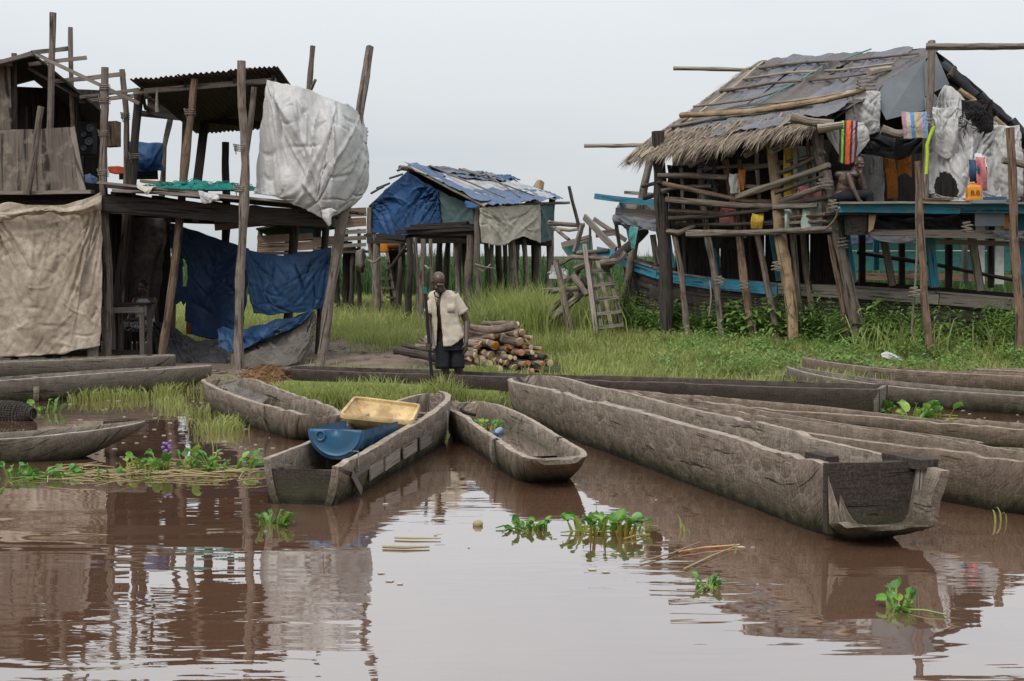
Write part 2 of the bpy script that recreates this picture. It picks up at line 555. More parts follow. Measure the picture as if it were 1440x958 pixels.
def fabric(name, col, stain, amt=0.6, sscale=2.2, bump=0.012, bscale=7.0, rough=0.8, trans=0.0, creases=0.35, weave=True, spec=0.2):
    t = NT(name)
    uv = t.coord('UV')
    st = t.noise(uv, sscale, 6, 0.65, 0.5)
    st2 = t.noise(uv, sscale * 6, 5, 0.7)
    c = t.mix(t.ramp(st, [(0.36, 0.0), (0.70, amt)]), col, stain)
    c = t.mix(t.ramp(st2, [(0.45, 0.0), (0.75, amt * 0.6)]), c, mul3(stain, 0.8))
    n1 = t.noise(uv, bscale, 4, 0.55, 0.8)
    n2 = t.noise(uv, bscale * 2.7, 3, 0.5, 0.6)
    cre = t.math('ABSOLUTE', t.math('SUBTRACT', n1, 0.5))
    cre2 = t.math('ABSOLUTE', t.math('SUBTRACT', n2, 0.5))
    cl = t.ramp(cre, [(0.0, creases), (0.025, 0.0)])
    c = t.mix(cl, c, mul3(stain, 0.75))  # stain tone drawn into the creases, partly to deepen their shading
    h = t.math('ADD', cre, t.math('MULTIPLY', cre2, 0.45))
    h = t.math('ADD', h, t.math('MULTIPLY', t.noise(uv, bscale * 9, 4, 0.7), 0.06))
    t.done(c, rough, t.bump(h, bump * 1.3), spec)
    if trans > 0:
        tr = t.n.new('ShaderNodeBsdfTranslucent'); t.l.new(c, tr.inputs['Color'])
        mx = t.n.new('ShaderNodeMixShader'); mx.inputs[0].default_value = trans
        t.l.new(t.b.outputs[0], mx.inputs[1]); t.l.new(tr.outputs[0], mx.inputs[2]); t.l.new(mx.outputs[0], t.out.inputs['Surface'])
    return t.m

def leafmat(name, c0, c1, attr=None, trans=0.35, rough=0.5, spec=0.3):
    t = NT(name)
    if attr:
        a = t.n.new('ShaderNodeAttribute'); a.attribute_name = attr
        c = t.ramp(a.outputs['Fac'], [(0.0, c0), (0.62, c1), (0.93, c1), (1.0, (0.27, 0.22, 0.09))])
    else:
        f = t.math('ADD', t.math('MULTIPLY', t.rand(), 0.6), t.math('MULTIPLY', t.noise(t.coord('Object'), 3.0, 3), 0.5))
        c = t.ramp(f, [(0.15, c0), (0.70, c1), (0.80, (c1[0] * 1.8, c1[1] * 1.1, c1[2])), (0.86, (0.16, 0.10, 0.04))])
    t.done(c, rough, None, spec)
    tr = t.n.new('ShaderNodeBsdfTranslucent'); t.l.new(c, tr.inputs['Color'])
    mx = t.n.new('ShaderNodeMixShader'); mx.inputs[0].default_value = trans
    t.l.new(t.b.outputs[0], mx.inputs[1]); t.l.new(tr.outputs[0], mx.inputs[2]); t.l.new(mx.outputs[0], t.out.inputs['Surface'])
    return t.m

def plain(name, col, rough=0.6, nscale=12, var=0.25, bump=0.0, spec=0.3, dirt=None, metallic=0.0):
    t = NT(name)
    f = t.noise(t.coord('Object'), nscale, 5, 0.65)
    c = t.mix(t.ramp(f, [(0.35, 0.0), (0.7, 1.0)]), col, dirt if dirt else mul3(col, 1 - var))
    t.b.inputs['Metallic'].default_value = metallic
    return t.done(c, rough, t.bump(f, bump) if bump else None, spec)

def stripes(name, cols, axis=0, scale=1.0, bump=0.004):
    """flat printed stripes across the uv"""
    t = NT(name)
    uv = t.sep(t.coord('UV'))
    v = t.math('FRACT', t.math('MULTIPLY', uv[axis], scale))
    st = []
    k = len(cols)
    x = t.n.new('ShaderNodeValToRGB'); x.color_ramp.interpolation = 'CONSTANT'
    e = x.color_ramp.elements
    while len(e) < k: e.new(0.5)
    for i, c in enumerate(cols):
        e[i].position = i / k; e[i].color = (*c, 1)
    t.l.new(v, x.inputs['Fac'])
    n = t.noise(t.coord('UV'), 14, 4, 0.6)
    c = t.mix(t.math('MULTIPLY', n, 0.35), x.outputs[0], (0.25, 0.22, 0.2))
    return t.done(c, 0.85, t.bump(n, bump), 0.1)

M = {}
M['post'] = wood('weathered_pole', (0.075, 0.058, 0.046), (0.205, 0.165, 0.135), (0.38, 0.33, 0.285), (60, 4), 0.014, 0.5, blotch=(0.085, 0.064, 0.05))
M['post_brown'] = wood('brown_pole', (0.065, 0.042, 0.03), (0.19, 0.125, 0.085), (0.34, 0.25, 0.18), (60, 4), 0.012, 0.4, blotch=(0.07, 0.048, 0.035))
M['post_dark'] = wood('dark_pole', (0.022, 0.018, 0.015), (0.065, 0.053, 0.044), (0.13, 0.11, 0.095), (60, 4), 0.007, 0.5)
M['peeled'] = wood('peeled_pole', (0.16, 0.10, 0.055), (0.36, 0.25, 0.15), (0.48, 0.37, 0.25), (45, 2), 0.006, 0.2, blotch=(0.12, 0.08, 0.05))
M['bamboo'] = wood('bamboo_cane', (0.14, 0.11, 0.075), (0.33, 0.28, 0.21), (0.47, 0.42, 0.34), (40, 2), 0.003, 0.3, 0.35)
M['plank'] = wood('grey_plank', (0.085, 0.07, 0.058), (0.23, 0.195, 0.165), (0.36, 0.32, 0.285), (55, 3), 0.005, 0.55)
M['plank_brown'] = wood('brown_plank', (0.08, 0.05, 0.035), (0.22, 0.145, 0.10), (0.33, 0.24, 0.18), (55, 3), 0.005, 0.45)
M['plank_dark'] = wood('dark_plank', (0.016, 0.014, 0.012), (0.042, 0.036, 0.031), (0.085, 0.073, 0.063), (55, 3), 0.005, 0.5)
M['ply'] = wood('old_plywood', (0.07, 0.055, 0.043), (0.175, 0.145, 0.12), (0.26, 0.225, 0.19), (26, 1.6), 0.006, 0.2, blotch=(0.30, 0.25, 0.2))
M['hull'] = wood('tarred_hull', (0.028, 0.022, 0.018), (0.062, 0.05, 0.042), (0.12, 0.10, 0.088), (40, 3), 0.005, 0.35, blotch=(0.10, 0.085, 0.075))
M['blue_wood'] = wood('blue_painted_wood', (0.025, 0.12, 0.19), (0.045, 0.25, 0.37), (0.09, 0.35, 0.47), (45, 3), 0.004, 0.3, 0.3, blotch=(0.20, 0.19, 0.17))
M['canoe'] = canoe_wood('dugout_grey', (0.066, 0.051, 0.038), (0.195, 0.154, 0.119), (0.335, 0.278, 0.222), 1.0)
M['canoe_warm'] = canoe_wood('dugout_brown', (0.062, 0.046, 0.034), (0.172, 0.130, 0.097), (0.30, 0.238, 0.183), 0.6)
M['canoe_dark'] = canoe_wood('dugout_dark', (0.018, 0.014, 0.012), (0.048, 0.037, 0.031), (0.10, 0.08, 0.068), 0.3)
M['canoe_old'] = canoe_wood('dugout_weathered', (0.062, 0.051, 0.042), (0.16, 0.134, 0.110), (0.28, 0.242, 0.202), 0.3)
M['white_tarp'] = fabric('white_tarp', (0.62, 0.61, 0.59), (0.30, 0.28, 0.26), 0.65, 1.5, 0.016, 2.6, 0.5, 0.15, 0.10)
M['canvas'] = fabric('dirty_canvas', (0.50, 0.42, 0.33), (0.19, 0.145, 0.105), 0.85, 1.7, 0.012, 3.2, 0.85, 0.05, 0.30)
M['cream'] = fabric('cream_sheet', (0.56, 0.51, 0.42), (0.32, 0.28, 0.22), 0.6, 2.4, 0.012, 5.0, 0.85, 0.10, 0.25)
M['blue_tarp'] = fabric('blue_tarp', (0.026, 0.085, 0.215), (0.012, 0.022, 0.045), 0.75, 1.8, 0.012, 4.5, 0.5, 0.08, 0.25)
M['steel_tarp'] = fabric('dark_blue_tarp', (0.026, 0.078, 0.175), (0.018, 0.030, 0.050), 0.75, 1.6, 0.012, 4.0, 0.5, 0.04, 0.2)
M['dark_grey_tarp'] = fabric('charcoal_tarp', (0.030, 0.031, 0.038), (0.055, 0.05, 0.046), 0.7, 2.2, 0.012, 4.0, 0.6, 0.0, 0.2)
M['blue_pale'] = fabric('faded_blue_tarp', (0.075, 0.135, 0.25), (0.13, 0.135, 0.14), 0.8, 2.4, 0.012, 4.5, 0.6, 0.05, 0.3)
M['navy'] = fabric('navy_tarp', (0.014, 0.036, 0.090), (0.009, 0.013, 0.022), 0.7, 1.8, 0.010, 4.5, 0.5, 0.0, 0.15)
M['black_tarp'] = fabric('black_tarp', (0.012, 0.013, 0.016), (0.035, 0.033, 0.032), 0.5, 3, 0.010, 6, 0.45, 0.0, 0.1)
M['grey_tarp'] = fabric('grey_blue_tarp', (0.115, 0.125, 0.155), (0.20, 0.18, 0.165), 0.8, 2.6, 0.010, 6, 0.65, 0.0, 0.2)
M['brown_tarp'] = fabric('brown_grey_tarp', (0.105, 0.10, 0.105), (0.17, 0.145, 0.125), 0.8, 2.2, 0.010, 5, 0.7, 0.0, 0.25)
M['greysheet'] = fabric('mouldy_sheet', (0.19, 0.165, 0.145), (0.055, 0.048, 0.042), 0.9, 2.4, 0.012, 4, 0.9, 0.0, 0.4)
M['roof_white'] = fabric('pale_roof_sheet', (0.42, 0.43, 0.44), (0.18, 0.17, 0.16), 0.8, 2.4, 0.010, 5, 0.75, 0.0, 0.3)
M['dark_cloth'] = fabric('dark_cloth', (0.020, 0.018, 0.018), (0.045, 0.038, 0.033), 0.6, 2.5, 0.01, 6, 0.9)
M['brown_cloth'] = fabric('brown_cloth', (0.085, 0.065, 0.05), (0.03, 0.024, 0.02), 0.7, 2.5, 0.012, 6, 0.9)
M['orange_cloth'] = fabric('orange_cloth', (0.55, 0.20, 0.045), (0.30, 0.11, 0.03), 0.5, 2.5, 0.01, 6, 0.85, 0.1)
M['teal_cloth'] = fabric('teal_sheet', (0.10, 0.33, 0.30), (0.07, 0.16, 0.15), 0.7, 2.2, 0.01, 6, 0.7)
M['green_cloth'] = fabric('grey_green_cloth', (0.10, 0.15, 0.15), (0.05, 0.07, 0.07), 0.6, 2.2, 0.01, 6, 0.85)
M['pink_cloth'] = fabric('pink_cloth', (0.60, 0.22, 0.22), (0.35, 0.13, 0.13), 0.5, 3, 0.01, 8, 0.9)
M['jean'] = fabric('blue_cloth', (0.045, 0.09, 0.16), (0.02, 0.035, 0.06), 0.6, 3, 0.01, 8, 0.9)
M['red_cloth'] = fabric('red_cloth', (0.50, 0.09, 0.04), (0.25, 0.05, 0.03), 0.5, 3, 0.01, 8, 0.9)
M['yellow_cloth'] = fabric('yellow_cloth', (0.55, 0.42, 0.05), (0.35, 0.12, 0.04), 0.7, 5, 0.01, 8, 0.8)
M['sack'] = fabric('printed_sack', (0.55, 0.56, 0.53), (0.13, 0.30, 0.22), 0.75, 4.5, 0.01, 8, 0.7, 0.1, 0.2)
M['galv'] = fabric('grey_painted_ply', (0.21, 0.235, 0.255), (0.15, 0.155, 0.155), 0.6, 2.0, 0.002, 3, 0.6, 0.0, 0.0)
M['rust'] = fabric('rusty_tin', (0.085, 0.075, 0.068), (0.10, 0.055, 0.035), 0.8, 3.5, 0.004, 6, 0.7, 0.0, 0.0)
M['grass'] = leafmat('grass_blades', (0.075, 0.108, 0.026), (0.350, 0.390, 0.120), 'tint', 0.4)
M['reed'] = leafmat('reed_blades', (0.022, 0.052, 0.018), (0.085, 0.155, 0.045), 'tint', 0.35)
M['weed'] = leafmat('weed_leaves', (0.052, 0.108, 0.026), (0.20, 0.315, 0.080), 'tint', 0.35)
M['hyac'] = leafmat('hyacinth_leaf', (0.045, 0.14, 0.015), (0.14, 0.33, 0.05), None, 0.3, 0.35, 0.5)
M['hyac_stem'] = leafmat('hyacinth_stalk', (0.10, 0.20, 0.03), (0.22, 0.30, 0.06), None, 0.2, 0.4)
M['straw'] = leafmat('dry_stalk', (0.20, 0.14, 0.07), (0.45, 0.36, 0.20), None, 0.15, 0.7)
M['thatch'] = leafmat('thatch_straw', (0.085, 0.064, 0.046), (0.34, 0.275, 0.21), 'tint', 0.15, 0.85, 0.1)
M['flower'] = plain('lilac_petal', (0.30, 0.17, 0.50), 0.6)
M['skin'] = plain('dark_skin', (0.058, 0.034, 0.024), 0.38, 20, 0.3, 0.002, 0.5, (0.085, 0.05, 0.036))
M['shirt'] = fabric('cream_shirt', (0.60, 0.52, 0.41), (0.42, 0.35, 0.27), 0.4, 4, 0.008, 10, 0.9, 0.05, 0.15)
M['shorts'] = fabric('black_shorts', (0.014, 0.014, 0.018), (0.03, 0.03, 0.035), 0.5, 4, 0.008, 10, 0.85, 0, 0)
M['tub_blue'] = fabric('blue_plastic', (0.014, 0.092, 0.19), (0.05, 0.085, 0.11), 0.8, 3.0, 0.002, 6, 0.42, 0.0, 0.0, spec=0.4)
M['tub_yellow'] = plain('cream_plastic', (0.66, 0.47, 0.20), 0.45, 6, 0.3, 0.0, 0.4, (0.42, 0.25, 0.09))
M['jerry'] = plain('orange_plastic', (0.72, 0.27, 0.025), 0.4, 8, 0.2, 0.0, 0.4)
M['jerry_brown'] = plain('brown_plastic', (0.22, 0.07, 0.035), 0.45, 8, 0.3)
M['red_cap'] = plain('red_plastic', (0.55, 0.03, 0.02), 0.4)
M['ink'] = plain('black_ink', (0.015, 0.012, 0.01), 0.7)
M['rope'] = wood('rope_fibre', (0.10, 0.085, 0.065), (0.24, 0.21, 0.17), (0.36, 0.32, 0.27), (300, 60), 0.002, 0.3)
M['net_brown'] = wood('rust_net', (0.07, 0.035, 0.016), (0.24, 0.13, 0.06), (0.40, 0.25, 0.13), (120, 120), 0.01, 0.2)
M['net_red'] = wood('red_brown_net', (0.035, 0.014, 0.010), (0.12, 0.042, 0.028), (0.18, 0.07, 0.045), (120, 120), 0.01, 0.2)
M['net_teal'] = wood('teal_net', (0.01, 0.10, 0.085), (0.025, 0.24, 0.20), (0.06, 0.36, 0.31), (140, 140), 0.01, 0.2)
M['bark'] = wood('log_bark', (0.09, 0.065, 0.05), (0.25, 0.19, 0.15), (0.40, 0.33, 0.27), (35, 8), 0.008, 0.5, blotch=(0.12, 0.08, 0.06))
M['cut_pale'] = plain('pale_cut_wood', (0.60, 0.41, 0.25), 0.8, 25, 0.35, 0.002, 0.1)
M['cut_red'] = plain('red_cut_wood', (0.50, 0.22, 0.11), 0.8, 25, 0.4, 0.002, 0.1)
M['cut_orange'] = plain('orange_cut_wood', (0.50, 0.19, 0.02), 0.8, 25, 0.4, 0.002, 0.1)
M['wicker'] = wood('dark_wicker', (0.02, 0.017, 0.014), (0.06, 0.05, 0.042), (0.12, 0.105, 0.09), (60, 60), 0.004, 0.3)
M['soil_water'] = None

def water_mat(name, col, wave=1.0):
    t = NT(name)
    pos = t.coord('POS')
    a = t.noise(t.coord('POS', (0.55, 2.3, 1)), 1.0, 2, 0.45, 0.5)
    b = t.noise(t.coord('POS', (1.5, 6.0, 1), (3, 1, 0)), 1.0, 2, 0.5, 0.6)
    c = t.noise(t.coord('POS', (5.0, 14.0, 1), (3, 7, 0)), 1.0, 2, 0.5, 0.3)
    msk = t.ramp(t.noise(t.coord('POS', (0.30, 0.55, 1), (2.6, 5.2, 0)), 1.0, 2, 0.5), [(0.44, 0.04), (0.66, 1.0)])
    h = t.math('ADD', t.math('MULTIPLY', a, 0.0048 * wave), t.math('MULTIPLY', t.math('MULTIPLY', b, msk), 0.0042 * wave))
    h = t.math('ADD', h, t.math('MULTIPLY', t.math('MULTIPLY', c, msk), 0.0007 * wave))
    nrm = t.bump(h, 1.0)
    scum = t.noise(t.coord('POS', (1, 1, 1)), 0.8, 4, 0.6)
    cc = t.mix(t.ramp(scum, [(0.4, 0.0), (0.7, 0.5)]), col, mul3(col, 1.3))
    t.done(cc, 0.015, nrm, 0.5)
    t.b.inputs['IOR'].default_value = 2.1
    t.b.inputs['Coat Weight'].default_value = 1.0; t.b.inputs['Coat IOR'].default_value = 2.1; t.b.inputs['Coat Roughness'].default_value = 0.01
    t.l.new(nrm, t.b.inputs['Coat Normal'])
    return t.m
M['water'] = water_mat('muddy_water', (0.122, 0.065, 0.040))
M['bilge'] = water_mat('bilge_water', (0.13, 0.085, 0.06), 0.15)
# ---------------------------------------------------------------- ground, water, grass
def bare(x, y):
    """trodden mud: under the left houses, the landing and the path to the log pile"""
    a = sstep(-2.0, -3.0, x + 0.35 * n3(x * 0.9, y * 0.9, 1)) * sstep(24.5, 23.0, y)
    px = CX + FPX * x / max(y, 1)
    b = sstep(420, 440, px) * sstep(655, 600, px + 25 * n3(x * 1.5, y * 1.5, 2)) * sstep(18.0, 18.9, y) * sstep(22.8, 21.0, y + 0.6 * n3(x * 1.3, y, 4))
    c = sstep(-2.5, -3.1, x) * sstep(17.2, 18.0, y) * sstep(26, 23, y)
    return max(a if y > 17.6 else 0, b, c)

xs = np.concatenate([-np.geomspace(2500, 12.2, 22), np.arange(-12, 12.01, 0.2), np.geomspace(12.2, 2500, 22)])
ys = np.concatenate([np.arange(9.0, 36, 0.2), np.geomspace(36.3, 4000, 30)])
gv, gb = [], []
for yy in ys:
    for xx in xs:
        gv.append((float(xx), float(yy), gz(float(xx), float(yy))))
        gb.append(bare(float(xx), float(yy)) if abs(xx) < 12 and yy < 36 else 0.0)
nx = len(xs)
gf = [(i * nx + j, i * nx + j + 1, (i + 1) * nx + j + 1, (i + 1) * nx + j) for i in range(len(ys) - 1) for j in range(nx - 1)]
gm = bpy.data.meshes.new('ground')
gm.from_pydata(gv, [], gf)
ga = gm.attributes.new('bare', 'FLOAT', 'POINT')
ga.data.foreach_set('value', gb)
gm.polygons.foreach_set('use_smooth', [True] * len(gm.polygons))
t = NT('bank_soil')
pos = t.coord('POS')
nn = t.noise(pos, 2.2, 6, 0.7)
fn = t.noise(pos, 26.0, 5, 0.7)
at = t.n.new('ShaderNodeAttribute'); at.attribute_name = 'bare'
mud = t.ramp(nn, [(0.3, (0.10, 0.072, 0.052)), (0.55, (0.19, 0.145, 0.11)), (0.75, (0.27, 0.22, 0.175))])
sod = t.ramp(fn, [(0.3, (0.030, 0.036, 0.014)), (0.7, (0.075, 0.085, 0.030))])
colr = t.mix(t.ramp(t.math('ADD', at.outputs['Fac'], t.math('MULTIPLY', nn, 0.3)), [(0.45, 0.0), (0.65, 1.0)]), sod, mud)
gm.materials.append(t.done(colr, 0.9, t.bump(t.math('ADD', nn, t.math('MULTIPLY', fn, 0.4)), 0.03), 0.15))
ground = bpy.data.objects.new('ground', gm)
C.objects.link(ground)
ground['kind'] = 'structure'

m = MB()
WX = [-1500, -300, -60, 60, 300, 1500]; WY = [-1500, -200, -20, 60]
m.grid([[Vector((x, y, 0.0)) for y in WY] for x in WX])
# faces must look up
m.f = [f[::-1] for f in m.f]; m.uv = [u[::-1] for u in m.uv]
water = m.build('water', M['water'], loc=(0, 0, 0), smooth=False)
water['kind'] = 'structure'

def blades(name, xy, h, wid, tint, mat, zoff=None, lean=0.45, label=None, cat=None, rs=1, stuff=True, drop=0.25):
    r = np.random.default_rng(rs)
    n = len(xy)
    z = np.array([gz(a, b) for a, b in xy]) if zoff is None else zoff
    az = r.uniform(0, 2 * np.pi, n); ld = r.uniform(0, 2 * np.pi, n)
    ln = lean * r.uniform(0.15, 1.0, n)
    sx, sy = np.cos(az), np.sin(az)
    lx, ly = np.cos(ld) * ln * h, np.sin(ld) * ln * h
    V = np.zeros((n, 7, 3))
    bx, by = xy[:, 0], xy[:, 1]
    for k, (s, w) in enumerate(((0.0, 1.0), (0.42, 0.9), (0.78, 0.55))):
        hx = bx + lx * s ** 2; hy = by + ly * s ** 2; hz = z + h * (s - drop * ln * s ** 3)
        V[:, 2 * k, 0] = hx - sx * wid * w; V[:, 2 * k, 1] = hy - sy * wid * w; V[:, 2 * k, 2] = hz
        V[:, 2 * k + 1, 0] = hx + sx * wid * w; V[:, 2 * k + 1, 1] = hy + sy * wid * w; V[:, 2 * k + 1, 2] = hz
    V[:, 6, 0] = bx + lx * 1.15; V[:, 6, 1] = by + ly * 1.15; V[:, 6, 2] = z + h * (1 - drop * ln * 1.4)
    V[:, :2, 2] -= 0.03
    me = bpy.data.meshes.new(name)
    me.vertices.add(n * 7); me.vertices.foreach_set('co', V.ravel())
    q = np.array([0, 1, 3, 2, 2, 3, 5, 4, 4, 5, 6])
    loops = (np.arange(n)[:, None] * 7 + q[None, :]).ravel()
    me.loops.add(len(loops)); me.loops.foreach_set('vertex_index', loops)
    st = (np.arange(n)[:, None] * 11 + np.array([0, 4, 8])[None, :]).ravel()
    me.polygons.add(n * 3); me.polygons.foreach_set('loop_start', st)
    me.update(calc_edges=True)
    a = me.attributes.new('tint', 'FLOAT', 'POINT')
    a.data.foreach_set('value', np.repeat(np.clip(tint, 0, 1), 7))
    me.materials.append(mat)
    o = bpy.data.objects.new(name, me); C.objects.link(o)
    if label: o['label'] = label
    if cat: o['category'] = cat
    if stuff: o['kind'] = 'stuff'
    return o

def scatter(n, x0, x1, y0, y1, keep, rs):
    r = np.random.default_rng(rs)
    p = np.stack([r.uniform(x0, x1, n), r.uniform(y0, y1, n)], 1)
    k = np.array([keep(a, b) for a, b in p])
    return p[r.uniform(0, 1, n) < k]

def tints(xy, rs, f=0.9, dry=0.0):
    r = np.random.default_rng(rs + 50)
    t_ = np.array([0.45 + 0.55 * n3(a * f, b * f, 8.0) for a, b in xy]) + r.normal(0, 0.16, len(xy))
    t_ = np.clip(t_, 0.02, 0.92)
    t_[r.uniform(0, 1, len(xy)) < dry] = 1.0
    return t_

def px_of(x, y): return CX + FPX * x / y

C8A, C8B = G(404, 547), G(1242, 588)
def c8dist(x, y):
    """signed distance in front of (+) or behind (-) the long black canoe"""
    d = C8B - C8A
    L = math.hypot(d.x, d.y); ux, uy = d.x / L, d.y / L
    t_ = (x - C8A.x) * ux + (y - C8A.y) * uy
    if t_ < -0.3 or t_ > L + 0.2: return 9.0
    return -((x - C8A.x) * -uy + (y - C8A.y) * ux)
def clear(x, y):
    s = c8dist(x, y)
    if abs(s) < 0.36: return 0.0
    px = px_of(x, y)
    if 548 < px < 790 and 18.5 < y < 20.9 - 0.004 * (px - 548): return 0.03     # firewood
    return 1.0
def hcap(x, y, h):
    s = c8dist(x, y)
    if 0 < s < 1.3: return min(h, 0.07 + 0.13 * (s - 0.3))
    px = px_of(x, y)
    if 540 < px < 800 and 17.6 < y < 18.6: return min(h, 0.10)
    if s < 0 and s > -0.9: return min(h, 0.26)
    return h

def keep_bank(x, y):
    d = y - shore(x)
    if d < -0.05: return 0
    px = px_of(x, y)
    if px < -40 or px > 1480: return 0
    k = sstep(-0.05, 0.25, d) * (1 - bare(x, y)) ** 1.5
    # boats, men and logs sit here: only thin grass
    return k * clear(x, y) * (0.45 + 0.55 * sstep(-0.35, 0.2, n3(x * 1.1, y * 1.1, 4)))

p1 = scatter(120000, -9, 10.5, 14, 26, keep_bank, 3)
r_ = np.random.default_rng(5)
h1 = np.array([0.20 + 0.16 * n3(a * 0.8, b * 0.8, 2) for a, b in p1]) * r_.uniform(0.6, 1.35, len(p1))
h1 = np.array([hcap(a, b, c) for (a, b), c in zip(p1, h1)])
blades('bank_grass', p1, h1, r_.uniform(0.0045, 0.009, len(p1)), tints(p1, 1, 0.55, 0.12) * 0.8 + 0.20, M['grass'], lean=0.75, label='bright green grass covering the bank behind the canoes', cat='grass', rs=11)
p2 = scatter(80000, -14, 16, 26, 44, lambda x, y: 1.0 if -60 < px_of(x, y) < 1480 else 0, 4)
h2 = 0.30 * r_.uniform(0.5, 1.5, len(p2))
blades('meadow_grass', p2, h2, r_.uniform(0.007, 0.013, len(p2)), tints(p2, 2, 0.4, 0.2) * 0.6 + 0.38, M['grass'], lean=0.7, label='pale grass around the legs of the distant stilt houses', cat='grass', rs=12)
# tall green grass right of the middle house and by the ladder
def keep_tall(x, y):
    px = px_of(x, y)
    return sstep(650, 700, px) * sstep(905, 860, px) * sstep(23.4, 24.5, y) * (1 if px < 770 or y > 25.9 else 0.04) * (0.35 + 0.65 * sstep(-0.1, 0.25, n3(x * 1.4, y * 1.4, 9)))
p3 = scatter(26000, -1.5, 3.2, 23, 29.5, keep_tall, 6)
h3 = np.array([0.55 + 0.45 * n3(a * 0.9, b * 0.9, 12) for a, b in p3]) * r_.uniform(0.5, 1.4, len(p3)) + 0.15
blades('tall_grass', p3, h3, r_.uniform(0.007, 0.013, len(p3)), tints(p3, 3, 0.6, 0.03) * 0.6 + 0.22, M['grass'], lean=0.55, label='tall bright grass under the blue roofed house and the ladder', cat='grass', rs=13)
# dark reeds closing the view behind the houses
p4 = scatter(68000, -26, 24, 40, 60, lambda x, y: 1.0 * (0.5 + 0.5 * sstep(-0.3, 0.2, n3(x * 0.35, y * 0.35, 3))), 8)
h4 = np.array([1.40 + 0.75 * n3(a * 0.22, b * 0.22, 1) for a, b in p4]) * r_.uniform(0.55, 1.12, len(p4))
blades('reed_bed', p4, h4, r_.uniform(0.014, 0.034, len(p4)), tints(p4, 4, 0.3, 0.0), M['reed'], lean=0.5, label='dense dark green reeds behind the stilt houses', cat='reeds', rs=14)
# grass standing in the shallows left of the canoes
def keep_flood(x, y):
    d = y - shore(x)
    px, py = px_of(x, y), HOR + FPX * CAM_H / y
    if px < 60 or px > 372 or d > 0.3: return 0
    e = sstep(0.05, 0.30, n3(x * 1.9, y * 1.3, 21))
    near = sstep(575, 555, py) + 0.5 * sstep(210, 300, px) * sstep(625, 600, py)
    if py > 612: return 0
    if px < 180 and py > 583: return 0
    return e * min(1, near)
p5 = scatter(40000, -6.5, -2.0, 12.6, 18.0, keep_flood, 9)
h5 = 0.13 * r_.uniform(0.35, 1.5, len(p5))
blades('flooded_grass', p5, h5, r_.uniform(0.004, 0.008, len(p5)), tints(p5, 5, 1.0, 0.12) * 0.6 + 0.3, M['grass'],
       zoff=np.maximum(0.0, np.array([gz(a, b) for a, b in p5])), lean=0.9, label='grass tufts standing in the shallow water at left', cat='grass', rs=15)
# longer clumps against the dark canoe
def keep_clump(x, y):
    px, py = px_of(x, y), HOR + FPX * (CAM_H - gz(x, y)) / y
    return 1.0 if (400 < px < 700 and 536 < py < 580 and y > shore(x)) and clear(x, y) > 0.5 else 0
p6 = scatter(42000, -3, 0.2, 14, 17.6, keep_clump, 10)
h6 = np.array([0.22 + 0.13 * n3(a * 1.8, b * 1.8, 4) for a, b in p6]) * r_.uniform(0.5, 1.5, len(p6))
h6 = np.array([hcap(a, b, c) for (a, b), c in zip(p6, h6)])
blades('shore_grass', p6, h6, r_.uniform(0.004, 0.009, len(p6)), tints(p6, 6, 0.9, 0.05) * 0.6 + 0.3, M['grass'], lean=0.6, label='long grass clumps between the dark canoe and the tub canoe', cat='grass', rs=16)
